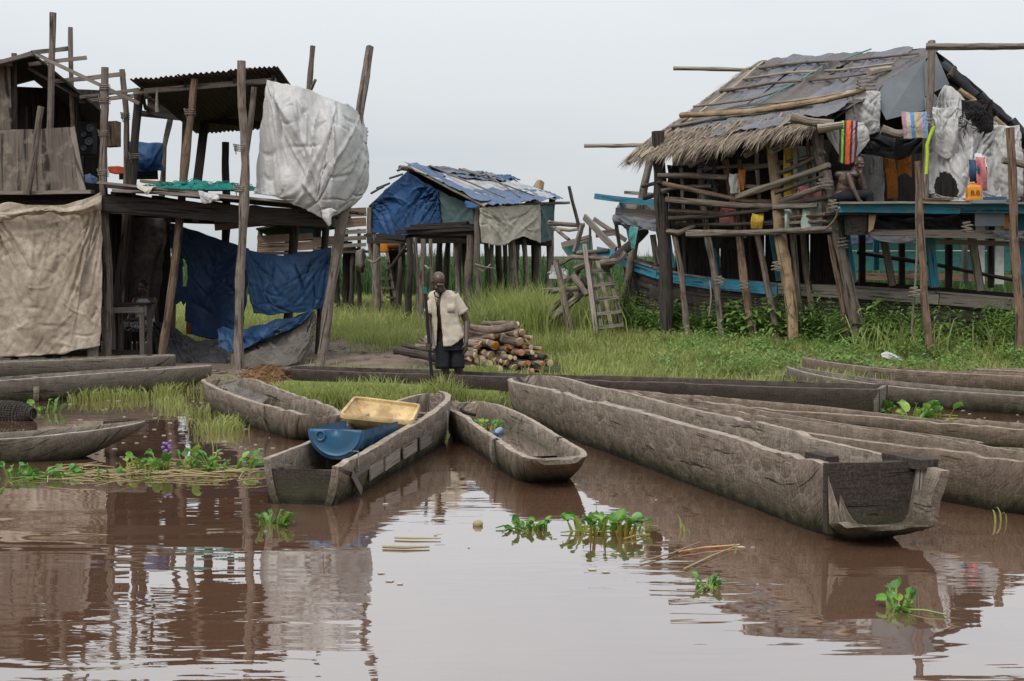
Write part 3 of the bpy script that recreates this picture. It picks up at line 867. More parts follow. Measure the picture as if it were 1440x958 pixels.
# ---------------------------------------------------------------- dugout canoes
def canoe(name, label, A, B, fb, w, mat, tipA=(0.5, 0.45), tipB=(0.5, 0.45), rake=(0.3, 0.3), rakel=(0.8, 0.8), solid=(0.3, 0.3),
          chip=0.03, n=80, draft=0.14, th=0.045, seed=0.0, wave=0.02, sheerk=2.2, floor=0.05, box=0.44, group='dugout canoes drawn up at the landing', curve=0.0, lip=None, skew=0.0):
    """A, B plan ends; fb freeboard (A, middle, B); tip (length, end width share); rake rise of the bottom at the ends"""
    A, B = Vector(A), Vector(B)
    z0 = (A.z + B.z) / 2
    root = thing(name, label, 'canoe', ((A.x + B.x) / 2, (A.y + B.y) / 2, z0 - draft), group)
    D = Vector((B.x - A.x, B.y - A.y, 0)); L = D.length; D.normalize()
    S = Vector((D.y, -D.x, 0))
    mseg = 18
    st = []
    # denser stations near the ends
    ts = [0.5 - 0.5 * math.cos(math.pi * i / n) * 1.0 for i in range(n + 1)]
    ts = [0.5 * a + 0.5 * i / n for i, a in enumerate(ts)]
    info = {}
    outer, inner = [], []
    for t_ in ts:
        x = t_ * L
        zb0 = A.z + (B.z - A.z) * t_
        def prof(d, tip):
            q = min(1.0, d / max(tip[0], 1e-4))
            return tip[1] + (1 - tip[1]) * math.sqrt(max(0, 1 - (1 - q) ** 2))
        hw = w * 0.5 * min(prof(x, tipA), prof(L - x, tipB)) * (1 + 0.05 * n3(x * 0.9, seed, 0))
        zg = fb[1] + (fb[0] - fb[1]) * (1 - t_) ** sheerk + (fb[2] - fb[1]) * t_ ** sheerk
        zb = -draft
        qa = max(0, 1 - x / rakel[0]); qb = max(0, 1 - (L - x) / rakel[1])
        zb = zb + (rake[0] + draft) * qa ** 1.8 + (rake[1] + draft) * qb ** 1.8
        cen = A.xy.to_3d() + D * x + Vector((0, 0, zb0)) + S * (wave * n3(x * 0.6, seed, 3) + curve * math.sin(math.pi * t_))
        sa = max(0, 1 - x / max(solid[0], 1e-4)) if solid[0] else 0
        sb = max(0, 1 - (L - x) / max(solid[1], 1e-4)) if solid[1] else 0
        sl = min(1, 1.6 * max(sa, sb))
        ro, ri = [], []
        for k in range(mseg + 1):
            a = -1 + 2 * k / mseg
            ang = a * math.pi / 2
            sx = math.copysign(abs(math.sin(ang)) ** box, a)
            cz = 1 - abs(math.cos(ang)) ** 0.9
            side = -1 if a < 0 else 1
            g = zg
            c1 = n3(x * 0.83 + seed * 1.7, side * 3.7 + seed, 2.3)
            c2 = n3(x * 3.1 + seed, side * 5.3 + seed, 5.4)
            c3 = n3(x * 9.7 + seed, side * 5.3 + seed, 8.6)
            amt = sstep(-0.15, 0.35, n3(x * 0.5, side * 2.1 + seed, 11.2))
            g += chip * (0.55 * c1 + amt * (0.5 * c2 + 0.28 * c3 - 1.3 * max(0, c2 - 0.18)))
            if lip and x > L - lip[0] and a * lip[3] < lip[2]: g = min(g, lip[1] + 0.03 * c3)
            xs_ = skew * a * max(0, 1 - (L - x) / 1.2)
            hx = hw * sx * (0.88 + 0.12 * cz)
            hew = 0.010 * n3(x * 5, a * 2.5 + seed, 1) + 0.006 * n3(x * 13, a * 6 + seed, 4)
            o = cen + D * xs_ + S * (hx + math.copysign(hew, hx)) + Vector((0, 0, zb + (g - zb) * cz))
            ro.append(o)
            thk = th * (1 + 0.25 * n3(x * 3, a * 2 + seed, 7))
            hi = max(0.004, hw - thk) * sx * (0.88 + 0.12 * cz)
            zi = min(g - 0.012, zb + floor)
            zi = zi + (g - 0.015 - zi) * sl
            i_ = cen + D * xs_ + S * hi + Vector((0, 0, zi + (g - zi) * cz + 0.006 * n3(x * 9, a * 4, seed + 2)))
            if k in (0, mseg): i_.z = o.z + 0.004
            ri.append(i_)
        outer.append(ro); inner.append(ri)
    m = MB()
    m.grid(outer, swap=True)
    ri2 = [[p for p in r[::-1]] for r in inner]
    m.grid(ri2, swap=True)
    # rims
    for k in (0, mseg):
        a = [[outer[i][k], inner[i][k]] if k else [inner[i][k], outer[i][k]] for i in range(len(ts))]
        m.grid(a, swap=True)
    for e in (0, len(ts) - 1):
        a = [[outer[e][k], inner[e][k]] for k in range(mseg + 1)]
        if e: a = a[::-1]
        m.grid(a, swap=True)
    o = m.build('hull', mat, root, angle=50)
    ns, nk = len(ts), mseg + 1
    rim = [1.0 if k in (0, mseg) else (0.35 if k in (1, mseg - 1) else 0.0) for _ in range(ns) for k in range(nk)]
    rim += rim
    rim += [1.0] * (len(o.data.vertices) - len(rim) - 4 * nk) + [0.25] * (4 * nk)
    ra = o.data.attributes.new('rim', 'FLOAT', 'POINT'); ra.data.foreach_set('value', rim)
    def at(x, s, z):
        return A.xy.to_3d() + D * x + S * s + Vector((0, 0, A.z + (B.z - A.z) * x / L + z))
    return root, at, (D, S, L)

def transom(root, at, x, hw, z0, z1, mat, th=0.04, name='transom'):
    """upright end board across a canoe"""
    m = MB()
    m.box(at(x, -hw, (z0 + z1) / 2), at(x, hw, (z0 + z1) / 2), z1 - z0, th, (0, 0, 1), 6, 0.0, 0.06, rnd.uniform(0, 9))
    return m.build(name, mat, root, smooth=False)

def strap(root, at, x, hw, zt, zb, mat, side=1, w=0.05):
    """tin strip nailed round the side of a hull"""
    m = MB()
    pts = [at(x, side * (hw - 0.05), zt + 0.012), at(x, side * (hw + 0.012), zt + 0.012), at(x, side * (hw + 0.014), (zt + zb) / 2), at(x, side * (hw * 0.93), zb)]
    D = (at(x + 1, 0, 0) - at(x, 0, 0))
    m.grid([[p - D * w * 0.5, p + D * w * 0.5] for p in pts])
    o = m.build('metal_strap', mat, root)
    s = o.modifiers.new('thickness', 'SOLIDIFY'); s.thickness = 0.006; s.offset = 0
    return o

# big hewn canoe in the right foreground
cA = G(738, 580); cB = G(1262, 772)
big, bat, bi = canoe('dugout_canoe', 'largest grey dugout in the right foreground with squared open end and end board', cA, cB, (0.40, 0.46, 0.475), 0.62, M['canoe'],
                     (0.55, 0.30), (1.2, 0.9), (0.06, 0.14), (0.8, 0.85), (0.10, 0), chip=0.045, n=150, seed=3, floor=0.08, th=0.06, lip=(0.20, 0.13, 0.62, -1), skew=-0.10)
LB = bi[2]
m = MB().box(bat(LB - 0.33, 0.30, 0.265), bat(LB - 0.18, -0.285, 0.275), 0.43, 0.06, (0, 0, 1), 8, 0.01, 0.12, 2.0); m.build('end_board', M['canoe_dark'], big, False)
plank('cleat', bat(LB - 0.12, -0.225, 0.12), bat(LB - 0.10, -0.235, 0.49), 0.075, 0.05, M['plank'], big, wdir=bi[0])
m = MB().box(bat(LB - 0.42, -0.20, 0.485), bat(LB - 0.06, -0.255, 0.485), 0.12, 0.06, bi[1], 6, 0.03, 0.3, 3.0); m.build('gunwale_block', M['canoe_dark'], big, False)
m = MB().box(bat(LB - 0.66, 0.215, 0.475), bat(LB - 0.42, 0.205, 0.475), 0.10, 0.06, bi[1], 6, 0.03, 0.3, 5.0); m.build('gunwale_block', M['canoe_dark'], big, False)
pole('branch_thwart', [bat(0.25, 0.16, 0.42), bat(0.5, 0.02, 0.20), bat(0.7, -0.02, 0.06)], 0.02, 0.014, M['post_dark'], big)

# canoe carrying the tubs
cA = G(424, 710); cB = G(614, 614)
tubc, tat, ti = canoe('dugout_canoe', 'grey dugout with flat board end carrying the blue and cream tubs', cA, cB, (0.31, 0.33, 0.42), 0.60, M['canoe'],
                      (0.3, 0.93), (1.3, 0.24), (-0.10, 0.06), (0.4, 0.6), (0, 0.06), chip=0.055, n=90, seed=11, floor=0.05, th=0.05)
transom(tubc, tat, 0.035, 0.255, -0.10, 0.245, M['canoe_dark'], 0.04)
for k, (x0, x1, z0, z1, wd) in enumerate(((0.28, 0.62, 0.20, 0.21, 0.07), (0.22, 0.42, 0.19, 0.03, 0.06), (0.62, 0.95, 0.13, 0.15, 0.10), (1.0, 1.4, 0.14, 0.16, 0.10), (1.5, 1.9, 0.16, 0.17, 0.10), (2.0, 2.35, 0.17, 0.18, 0.11))):
    m = MB().box(tat(x0, 0.305, z0), tat(x1, 0.303, z1), wd, 0.012, (0, 0, 1), 4, 0.0, 0.12, k + 0.5)
    m.build('patch', M['plank'], tubc, False)
for s in (0.33, 2.9):
    strap(tubc, tat, s, 0.30, 0.33, 0.05, M['plank'], 1, 0.018)

# small canoe half full of bilge water
cA = G(652, 606); cB = G(786, 689)
mid, mat_, mi = canoe('dugout_canoe', 'small grey dugout in the middle half full of brown water and weeds', cA, cB, (0.30, 0.265, 0.24), 0.58, M['canoe'],
                      (0.55, 0.34), (0.55, 0.6), (0.03, 0.19), (0.6, 0.95), (0.12, 0.35), chip=0.03, n=80, seed=23, th=0.045, floor=0.05, curve=-0.05)
m = MB().grid([[mat_(0.34 + 0.25 * i, s * (0.245 if i > 1 else 0.16) - 0.05 * math.sin(math.pi * (0.34 + 0.25 * i) / mi[2]), 0.115) for s in (-1, -0.3, 0.3, 1)] for i in range(10)])
m.f = [f[::-1] for f in m.f]
bw = m.build('bilge_water', M['bilge'], mid)
strap(mid, mat_, mi[2] - 1.0, 0.285, 0.25, 0.02, M['plank'], -1, 0.07); strap(mid, mat_, mi[2] - 1.0, 0.285, 0.25, 0.02, M['plank'], 1, 0.07)

# canoe by the landing at left
cA = G(312, 574); cB = G(452, 621)
lc, lat_, li = canoe('dugout_canoe', 'muddy dugout with ragged sides beside the brown fishing net', cA, cB, (0.34, 0.30, 0.26), 0.60, M['canoe'],
                     (0.4, 0.62), (0.5, 0.5), (0.06, 0.10), (0.6, 0.6), (0.12, 0.10), chip=0.06, n=80, seed=31)
strap(lc, lat_, li[2] - 0.85, 0.295, 0.26, 0.0, M['plank'], -1, 0.035); strap(lc, lat_, li[2] - 0.8, 0.295, 0.26, 0.1, M['plank'], 1, 0.035)

# bow poking in at the left edge
cA = G(-190, 652); cB = G(205, 640)
bc, bcat, bci = canoe('dugout_canoe', 'low dugout at the left edge with its upturned bow over floating weeds', cA, cB, (0.20, 0.165, 0.30), 0.52, M['canoe_old'],
                      (0.4, 0.5), (0.9, 0.10), (0.05, 0.26), (0.6, 1.2), (0.1, 0.4), chip=0.012, n=80, seed=41)
m = MB().box(bcat(bci[2] - 1.55, -0.25, 0.13), bcat(bci[2] - 0.95, -0.235, 0.12), 0.12, 0.012, (0, 0, 1), 3, 0, 0.1, 1); m.build('patch', M['canoe_dark'], bc, False)
# log-like canoes in front of the canvas house
cA = G(-120, 574); cB = G(296, 545)
fc, fat, fi = canoe('dugout_canoe', 'long weathered dugout with solid log end and tin strap below the canvas curtain', cA, cB, (0.26, 0.30, 0.30), 0.52, M['canoe_old'],
                    (0.5, 0.5), (1.3, 0.16), (0.0, 0.16), (0.5, 1.6), (0.2, 1.1), chip=0.02, n=90, seed=51, curve=0.03)
strap(fc, fat, fi[2] - 1.02, 0.225, 0.295, -0.02, M['bamboo'], 1, 0.06); strap(fc, fat, fi[2] - 2.45, 0.26, 0.29, -0.02, M['bamboo'], 1, 0.07)
cA = base(-120, 536); cB = base(246, 522)
hc, hat, hi_ = canoe('dugout_canoe', 'grey dugout lying right behind the strapped one under the canvas curtain', cA, cB, (0.22, 0.22, 0.24), 0.5, M['canoe_old'],
                     (0.5, 0.5), (0.7, 0.3), (0.05, 0.05), (0.5, 0.7), (0.2, 0.2), chip=0.02, n=70, seed=57, draft=0.05)
# long dark canoe the man stands in
cA = G(404, 547); cB = G(1242, 588)
dk, dat, di = canoe('dugout_canoe', 'very long black dugout across the landing with the standing man in it', cA, cB, (0.29, 0.30, 0.335), 0.62, M['canoe_dark'],
                    (0.6, 0.45), (0.25, 0.90), (0.0, -0.02), (0.5, 0.35), (0.12, 0), chip=0.022, n=120, seed=61, draft=0.10, th=0.05)
transom(dk, dat, di[2] - 0.03, 0.285, -0.06, 0.33, M['canoe_old'], 0.05, 'end_board')
# row of old canoes behind the big one
cA = G(862, 612); cB = G(1500, 728)
r1, r1a, r1i = canoe('dugout_canoe', 'brown dugout with chipped pale rim just behind the largest canoe', cA, cB, (0.34, 0.35, 0.37), 0.54, M['canoe_warm'],
                     (0.6, 0.3), (0.5, 0.6), (0.05, 0.1), (0.6, 0.6), (0.1, 0.1), chip=0.055, n=120, seed=71)
cA = G(842, 590); cB = G(1360, 672)
r2, r2a, r2i = canoe('dugout_canoe', 'brown dugout with thick broken rim and square cut end, second behind the largest', cA, cB, (0.30, 0.28, 0.27), 0.48, M['canoe_warm'],
                     (0.6, 0.35), (0.2, 0.8), (0.05, 0.0), (0.6, 0.3), (0.1, 0.12), chip=0.045, n=110, seed=77)
cA = G(838, 576); cB = G(1520, 642)
r3, r3a, r3i = canoe('dugout_canoe', 'flat old dugout full of mud, third behind the largest', cA, cB, (0.24, 0.20, 0.22), 0.46, M['canoe_warm'],
                     (0.6, 0.35), (0.5, 0.6), (0.05, 0.05), (0.6, 0.6), (0.15, 0.15), chip=0.045, n=110, seed=83, floor=0.09)
cA = G(1378, 668); cB = G(1640, 690)
r4, r4a, r4i = canoe('dugout_canoe', 'dark broken canoe end poking in at the right edge', cA, cB, (0.20, 0.22, 0.24), 0.5, M['canoe_old'],
                     (0.3, 0.7), (0.5, 0.6), (0.0, 0.05), (0.4, 0.6), (0.08, 0.15), chip=0.03, n=60, seed=89)
# canoes drawn up on the right bank
cA = G(1108, 556); cB = G(1580, 590)
r5, r5a, r5i = canoe('dugout_canoe', 'grey dugout with pointed bow afloat beside the hyacinth at right', cA, cB, (0.37, 0.20, 0.24), 0.58, M['canoe_old'],
                     (1.1, 0.10), (0.5, 0.6), (0.14, 0.05), (1.0, 0.6), (0.2, 0.15), chip=0.02, n=90, seed=93, sheerk=4)
cA = G(1128, 545) + Vector((0, 0, 0.02)); cB = G(1600, 562) + Vector((0, 0, 0.02))
r6, r6a, r6i = canoe('dugout_canoe', 'hewn dugout with scalloped rim and bow rising out of the weeds', cA, cB, (0.38, 0.24, 0.27), 0.56, M['canoe_warm'],
                     (0.9, 0.12), (0.5, 0.6), (0.16, 0.05), (0.9, 0.6), (0.2, 0.15), chip=0.04, n=90, seed=97, sheerk=4)
cA = base(1372, 536); cB = base(1620, 544)
r7, r7a, r7i = canoe('dugout_canoe', 'farthest dugout at the right edge beneath the leafy weeds', cA, cB, (0.17, 0.16, 0.17), 0.5, M['canoe_warm'],
                     (0.4, 0.5), (0.5, 0.6), (0.03, 0.05), (0.4, 0.6), (0.2, 0.15), chip=0.03, n=50, seed=99, draft=0.06)
cA = G(1056, 549); cB = G(1150, 546)
r8, r8a, r8i = canoe('dugout_canoe', 'short stump of a grey dugout lying past the black canoe end', cA, cB, (0.20, 0.22, 0.22), 0.46, M['canoe_old'],
                     (0.15, 0.8), (0.3, 0.6), (0.03, 0.05), (0.2, 0.4), (0.35, 0.2), chip=0.01, n=40, seed=103, draft=0.06)
# ---------------------------------------------------------------- stilt houses at left
def wbeam(name, x0, y0, x1, y1, Y0, Y1, hpx, t, mat, parent, wdir=(0, 0, 1), bend=0.01):
    Ym = (Y0 + Y1) / 2
    return plank(name, W(x0, y0, Y0), W(x1, y1, Y1), sc(hpx, Ym), t, mat, parent, wdir, bend)

def wpole(name, pts, rpx, mat, parent, taper=0.85, bend=0.015):
    P = [W(*p) for p in pts]
    Ym = sum(p[2] for p in pts) / len(pts)
    return pole(name, P, sc(rpx, Ym), sc(rpx, Ym) * taper, mat, parent, bend)

def sheet(name, pts, t, mat, parent):
    return MB().slab([W(*p) if not isinstance(p, Vector) else p for p in pts], t).build(name, mat, parent, smooth=False)

def corrugated(name, P00, P10, P01, P11, mat, parent, waves=12, amp=0.012, nu=None, nv=8, seed=0):
    """tin sheet: waves run across P00-P10, P01/P11 the other end"""
    nu = nu or waves * 6
    g = []
    for j in range(nv + 1):
        v = j / nv
        row = []
        for i in range(nu + 1):
            u = i / nu
            p = P00.lerp(P10, u).lerp(P01.lerp(P11, u), v)
            row.append(p + Vector((0, 0, amp * math.sin(u * waves * 2 * math.pi) + 0.02 * n3(u * 3, v * 3, seed))))
        g.append(row)
    o = MB().grid(g).build(name, mat, parent)
    s = o.modifiers.new('thickness', 'SOLIDIFY'); s.thickness = 0.003; s.offset = 0
    return o

# ---- house with the canvas curtain, far left
hA = thing('stilt_house', 'two-storey pole house at the left edge with plywood parapet and bare rafters', 'house', W(60, 500, 21.0) * 1.0)
hA.location.z = 0.1
for (xt, yt, xb, yb, Yt, Yb, r, mt) in ((147, 95, 150, 492, 20.2, 20.3, 6.2, 'post'), (74, 18, 72, 490, 20.7, 20.7, 5.2, 'post'), (98, 38, 97, 490, 21.3, 21.3, 3.8, 'post'),
                                        (19, 75, 22, 490, 21.0, 21.0, 4.2, 'post'), (-70, 100, -72, 500, 20.6, 20.6, 6, 'post'), (113, 150, 113, 480, 23.8, 23.8, 4, 'post_dark'),
                                        (40, 150, 40, 480, 23.8, 23.8, 5, 'post_dark'), (-60, 150, -60, 480, 23.8, 23.8, 5, 'post_dark'), (110, 145, 109, 262, 21.8, 21.8, 3.5, 'post_dark')):
    post('post', xt, yt, xb, yb, Yt, Yb, r, M[mt], hA)
wpole('brace', [(38, 274, 19.85), (46, 225, 19.85), (58, 150, 19.9)], 5.2, M['post'], hA)
for a in ((52, 77, 196, 146, 20.35, 20.5, 5), (46, 74, 100, 68, 20.5, 21.5, 6), (40, 91, 122, 81, 20.9, 21.2, 5), (78, 115, 176, 104, 21.0, 21.0, 5.5), (113, 137, 196, 126, 20.6, 20.6, 4),
          (113, 143, 196, 134, 21.4, 20.9, 4.5), (-70, 108, 45, 76, 20.4, 20.4, 6), (40, 96, 115, 139, 21.2, 21.2, 4), (-70, 92, 16, 88, 20.5, 20.5, 9)):
    wbeam('rafter', *a, 0.06, M['plank'], hA)
# roof: two slopes seen from below
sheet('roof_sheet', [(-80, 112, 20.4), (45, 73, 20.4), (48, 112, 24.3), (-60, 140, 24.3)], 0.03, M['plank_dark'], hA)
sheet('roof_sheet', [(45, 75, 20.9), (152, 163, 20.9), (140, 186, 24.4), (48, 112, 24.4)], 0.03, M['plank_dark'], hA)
sheet('gable_board', [(-70, 100, 20.7), (14, 92, 20.7), (17, 182, 20.7), (-70, 184, 20.7)], 0.03, M['ply'], hA)
# upper room back and side walls, floor
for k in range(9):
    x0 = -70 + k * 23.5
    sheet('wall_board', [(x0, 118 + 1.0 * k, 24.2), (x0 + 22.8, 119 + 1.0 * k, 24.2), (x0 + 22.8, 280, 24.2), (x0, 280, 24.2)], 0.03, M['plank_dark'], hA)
for k in range(8):
    Yk = 20.25 + k * 0.5
    zf = W(60, 273, 20.2).z
    plank('floor_board', Vector((-9.2, Yk, zf)), Vector((-6.15, Yk, zf)), 0.46, 0.04, M['plank_dark'], hA, (0, 1, 0))
wbeam('floor_beam', -80, 283, 150, 281, 20.35, 20.35, 17, 0.12, M['plank_dark'], hA)
wbeam('shelf_board', -80, 273, 130, 270, 20.0, 20.0, 5, 0.18, M['plank'], hA)
sheet('parapet_panel', [(-80, 184, 20.15), (50, 182, 20.15), (52, 271, 20.1), (-80, 273, 20.1)], 0.025, M['ply'], hA)
sheet('parapet_panel', [(50.5, 182, 20.17), (99, 179, 20.17), (113, 270, 20.12), (52.5, 271, 20.12)], 0.025, M['ply'], hA)
sheet('parapet_panel', [(99, 180, 20.14), (105, 178, 20.14), (121, 268, 20.10), (112, 269, 20.10)], 0.03, M['plank'], hA)
# lower storey behind the canvas
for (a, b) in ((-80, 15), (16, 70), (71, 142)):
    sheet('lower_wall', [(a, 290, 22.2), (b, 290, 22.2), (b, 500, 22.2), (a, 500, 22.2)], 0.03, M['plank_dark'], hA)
sheet('end_board', [(124, 489, 20.0), (138, 487, 20.0), (138, 508, 20.0), (124, 510, 20.0)], 0.05, M['plank'], hA)
for (a, b, c) in ((20, 510, 6), (80, 505, 6)):
    post('stub_post', a, 490, a, b, 20.25, 20.25, c, M['post_dark'], hA)
wbeam('ground_rail', 5, 500, 130, 497, 20.6, 20.6, 7, 0.08, M['plank_dark'], hA)

cloth('canvas_curtain', [[(-30, 292, 20.0), (20, 286, 19.95), (70, 289, 19.95), (110, 283, 19.95), (142, 271, 19.95)],
                         [(-30, 350, 19.95), (20, 350, 19.9), (70, 350, 19.9), (110, 348, 19.9), (143, 345, 19.95)],
                         [(-30, 430, 19.95), (20, 430, 19.88), (70, 432, 19.85), (110, 428, 19.88), (143, 425, 19.9)],
                         [(-30, 503, 19.95), (20, 502, 19.85), (70, 499, 19.85), (112, 492, 19.85), (141, 487, 19.9)]],
      M['canvas'], 130, 130, 0.05, 1.5, 0.012, 3.0, 4.0, cr=(170, 0.035), lab=('stained beige canvas curtain hanging below the plywood parapet', 'curtain'))
cloth('canvas_roll', [[(-30, 300, 19.86), (20, 297, 19.82), (60, 290, 19.80), (100, 291, 19.80), (143, 273, 19.80)],
                      [(-30, 306, 19.80), (20, 302, 19.74), (60, 296, 19.72), (100, 297, 19.72), (143, 284, 19.75)],
                      [(-30, 314, 19.86), (20, 309, 19.82), (60, 300, 19.80), (100, 304, 19.80), (143, 296, 19.82)]],
      M['canvas'], 60, 14, 0.03, 5, 0.012, 7, 5.0, lab=('rolled canvas fold along the top of the beige curtain', 'canvas'))

# ---- open house with corrugated roof
hB = thing('stilt_house', 'open-sided pole house with corrugated roof and the white tarp on its corner', 'house', (-4.6, 20.8, 0.12))
for (xt, yt, xb, yb, Yt, Yb, r, mt, md) in (
        (273, 111, 228, 497, 20.2, 20.3, 6.0, 'post_brown', None), (339, 86, 338, 512, 19.6, 19.6, 6.6, 'post', None), (357, 122, 331, 480, 19.95, 20.3, 4.4, 'post', None),
        (195, 134, 160, 485, 20.8, 21.3, 6.8, 'post_dark', (184, 262, 20.9)), (171, 98, 170, 485, 20.9, 21.2, 4.6, 'post', (178, 165, 20.9)),
        (262, 125, 244, 470, 22.4, 22.4, 3.6, 'post', None), (240, 162, 222, 470, 24.0, 24.0, 4.2, 'post', (230, 205, 24.0)),
        (519, 67, 452, 510, 21.3, 19.8, 7.2, 'post', (489, 270, 20.4)), (441, 65, 404, 470, 22.6, 22.6, 4.4, 'post', (433, 140, 22.6)),
        (413, 305, 404, 450, 21.6, 21.6, 6.5, 'post_dark', None), (459, 300, 449, 480, 22.0, 22.0, 6.0, 'post_dark', None), (318, 200, 318, 480, 23.6, 23.6, 6, 'post_dark', None),
        (182, 305, 178, 470, 22.4, 22.4, 7, 'post_dark', None), (168, 300, 160, 470, 22.8, 22.8, 5, 'post_dark', None), (154, 300, 152, 470, 21.6, 21.6, 4, 'post_dark', None)):
    post('post', xt, yt, xb, yb, Yt, Yb, r, M[mt], hB, mid=md)
wpole('branch_stub', [(436, 128, 22.6), (444, 112, 22.5)], 2.5, M['post'], hB)
plank('board_post', W(291, 150, 23.5), W(275, 275, 23.5), sc(12, 23.5), 0.05, M['plank_dark'], hB, (1, 0, 0))
wbeam('roof_beam', 188, 130, 388, 113, 20.35, 20.35, 7, 0.07, M['plank'], hB)
wbeam('roof_beam', 200, 160, 372, 176, 24.0, 22.8, 9, 0.07, M['plank_dark'], hB)
wbeam('roof_beam', 200, 136, 392, 120, 22.0, 22.0, 6, 0.06, M['plank_dark'], hB)
for (x0, x1) in ((200, 204), (262, 250), (330, 300), (385, 372)):
    plank('purlin', W(x0, 124 - (x0 - 200) * 0.08, 20.3), W(x1, 152 - (x1 - 200) * 0.03, 24.3), 0.07, 0.05, M['plank_dark'], hB)
def rf(x, Y):    # roof plane
    X = (x - CX) * 20.3 / FPX
    z = lerp(W(195, 118, 20.3).z, W(393, 102, 20.3).z, (x - 195) / 198.0)
    return Vector((X, Y, z - (Y - 20.2) * 0.10 + 0.03))
for k, (a, b) in enumerate(((193, 262), (258, 336), (331, 397))):
    corrugated('roof_sheet', rf(a, 20.1) + Vector((0, 0, 0.012 * k)), rf(b, 20.1) + Vector((0, 0, 0.012 * k)), rf(a, 24.3), rf(b, 24.3), M['rust'], hB, 10, 0.014, seed=k)
wpole('loose_stick', [(330, 101, 20.4), (352, 97, 20.6), (372, 103, 20.4)], 2.5, M['post'], hB)
# platform
def fz(x): return lerp(2.84, 2.50, (x - 150) / 315.0)
for k in range(9):
    Yk = 20.0 + 0.48 * k
    xa, xb = 150 + rnd.uniform(-6, 6), 468 + rnd.uniform(-12, 4)
    Xa, Xb = (xa - CX) * 20 / FPX, (xb - CX) * 20 / FPX
    plank('floor_board', Vector((Xa, Yk, fz(150) - 0.02)), Vector((Xb, Yk, fz(465) - 0.02)), 0.44, 0.035, M['plank_dark'] if k else M['plank'], hB, (0, 1, 0), 0.006, 0.15)
wbeam('floor_beam', 140, 287, 462, 310, 20.05, 20.2, 24, 0.12, M['plank_dark'], hB)
wbeam('floor_beam', 150, 300, 462, 312, 23.4, 23.4, 20, 0.12, M['plank_dark'], hB)
for x in (165, 222, 300, 358, 420):
    plank('joist', Vector(((x - CX) * 20.2 / FPX, 20.1, fz(x) - 0.20)), Vector(((x - CX) * 20.2 / FPX, 24.2, fz(x) - 0.20)), 0.16, 0.08, M['plank_dark'], hB)
wbeam('edge_plank', 152, 262, 290, 271, 19.9, 19.9, 5, 0.22, M['plank_dark'], hB)
wbeam('edge_plank', 160, 268, 345, 279, 19.85, 19.85, 4, 0.2, M['plank'], hB)
wbeam('edge_plank', 200, 255, 340, 268, 20.4, 20.4, 4, 0.25, M['plank_brown'], hB)
wbeam('cross_plank', 302, 317, 400, 308, 21.2, 21.2, 15, 0.05, M['plank'], hB)
wbeam('hanging_board', 275, 292, 275, 312, 20.9, 20.9, 8, 0.05, M['plank'], hB, (1, 0, 0))
# boards added behind the lower room to block sky light and keep it dark
for (a, b) in ((140, 172), (173, 206), (207, 240)):
    sheet('sky_block_board', [(a, 296, 24.0), (b, 296, 24.0), (b, 480, 24.0), (a, 480, 24.0)], 0.03, M['plank_dark'], hB)
cloth('hanging_sheet', [[(178, 306, 22.9), (205, 306, 23.0), (236, 308, 22.9)], [(173, 380, 22.9), (200, 382, 22.8), (228, 384, 22.9)], [(166, 470, 22.9), (190, 470, 22.9), (216, 472, 22.9)]],
      M['greysheet'], 40, 50, 0.05, 2.5, 0.025, 4, 6, lab=('mouldy grey sheet hanging behind the seated woman', 'sheet'))
cloth('underside_sheet', [[(206, 136, 24.2), (245, 136, 24.2), (290, 133, 24.2)], [(206, 158, 24.3), (245, 160, 24.3), (288, 158, 24.3)]], M['brown_cloth'], 20, 12, 0.02, 3, 0.01, 5, 7,
      lab=('grey brown sheet under the far eave of the corrugated roof', 'sheet'))

cloth('white_tarp', [[(375, 112, 20.1), (405, 120, 20.0), (440, 128, 20.0), (474, 141, 20.1), (496, 152, 20.6), (511, 166, 21.2)],
                     [(370, 160, 19.95), (402, 166, 19.75), (440, 172, 19.75), (476, 180, 19.7), (502, 192, 20.3), (514, 200, 21.2)],
                     [(364, 215, 19.9), (398, 222, 19.75), (436, 224, 19.6), (470, 232, 19.6), (500, 238, 20.2), (517, 236, 21.2)],
                     [(358, 262, 19.9), (390, 264, 19.72), (430, 270, 19.55), (462, 282, 19.6), (492, 276, 20.2), (512, 268, 21.1)],
                     [(357, 273, 19.9), (388, 276, 19.75), (420, 292, 19.65), (456, 309, 19.7), (480, 296, 20.1), (499, 288, 20.7)]],
      M['white_tarp'], 130, 130, 0.07, 1.0, 0.012, 2.0, 9.0, cr=(80, 0.065), lab=('big dirty white tarp wrapped round the upper corner of the open house', 'tarp'))
cloth('tarp_tail', [[(452, 296, 19.62), (464, 292, 19.6), (474, 296, 19.62)], [(455, 306, 19.58), (463, 305, 19.55), (468, 304, 19.6)], [(462, 319, 19.6), (464, 317, 19.58), (466, 314, 19.6)]],
      M['white_tarp'], 12, 14, 0.02, 6, 0.01, 8, 3, lab=('torn white tip dangling under the big white tarp', 'tarp'))

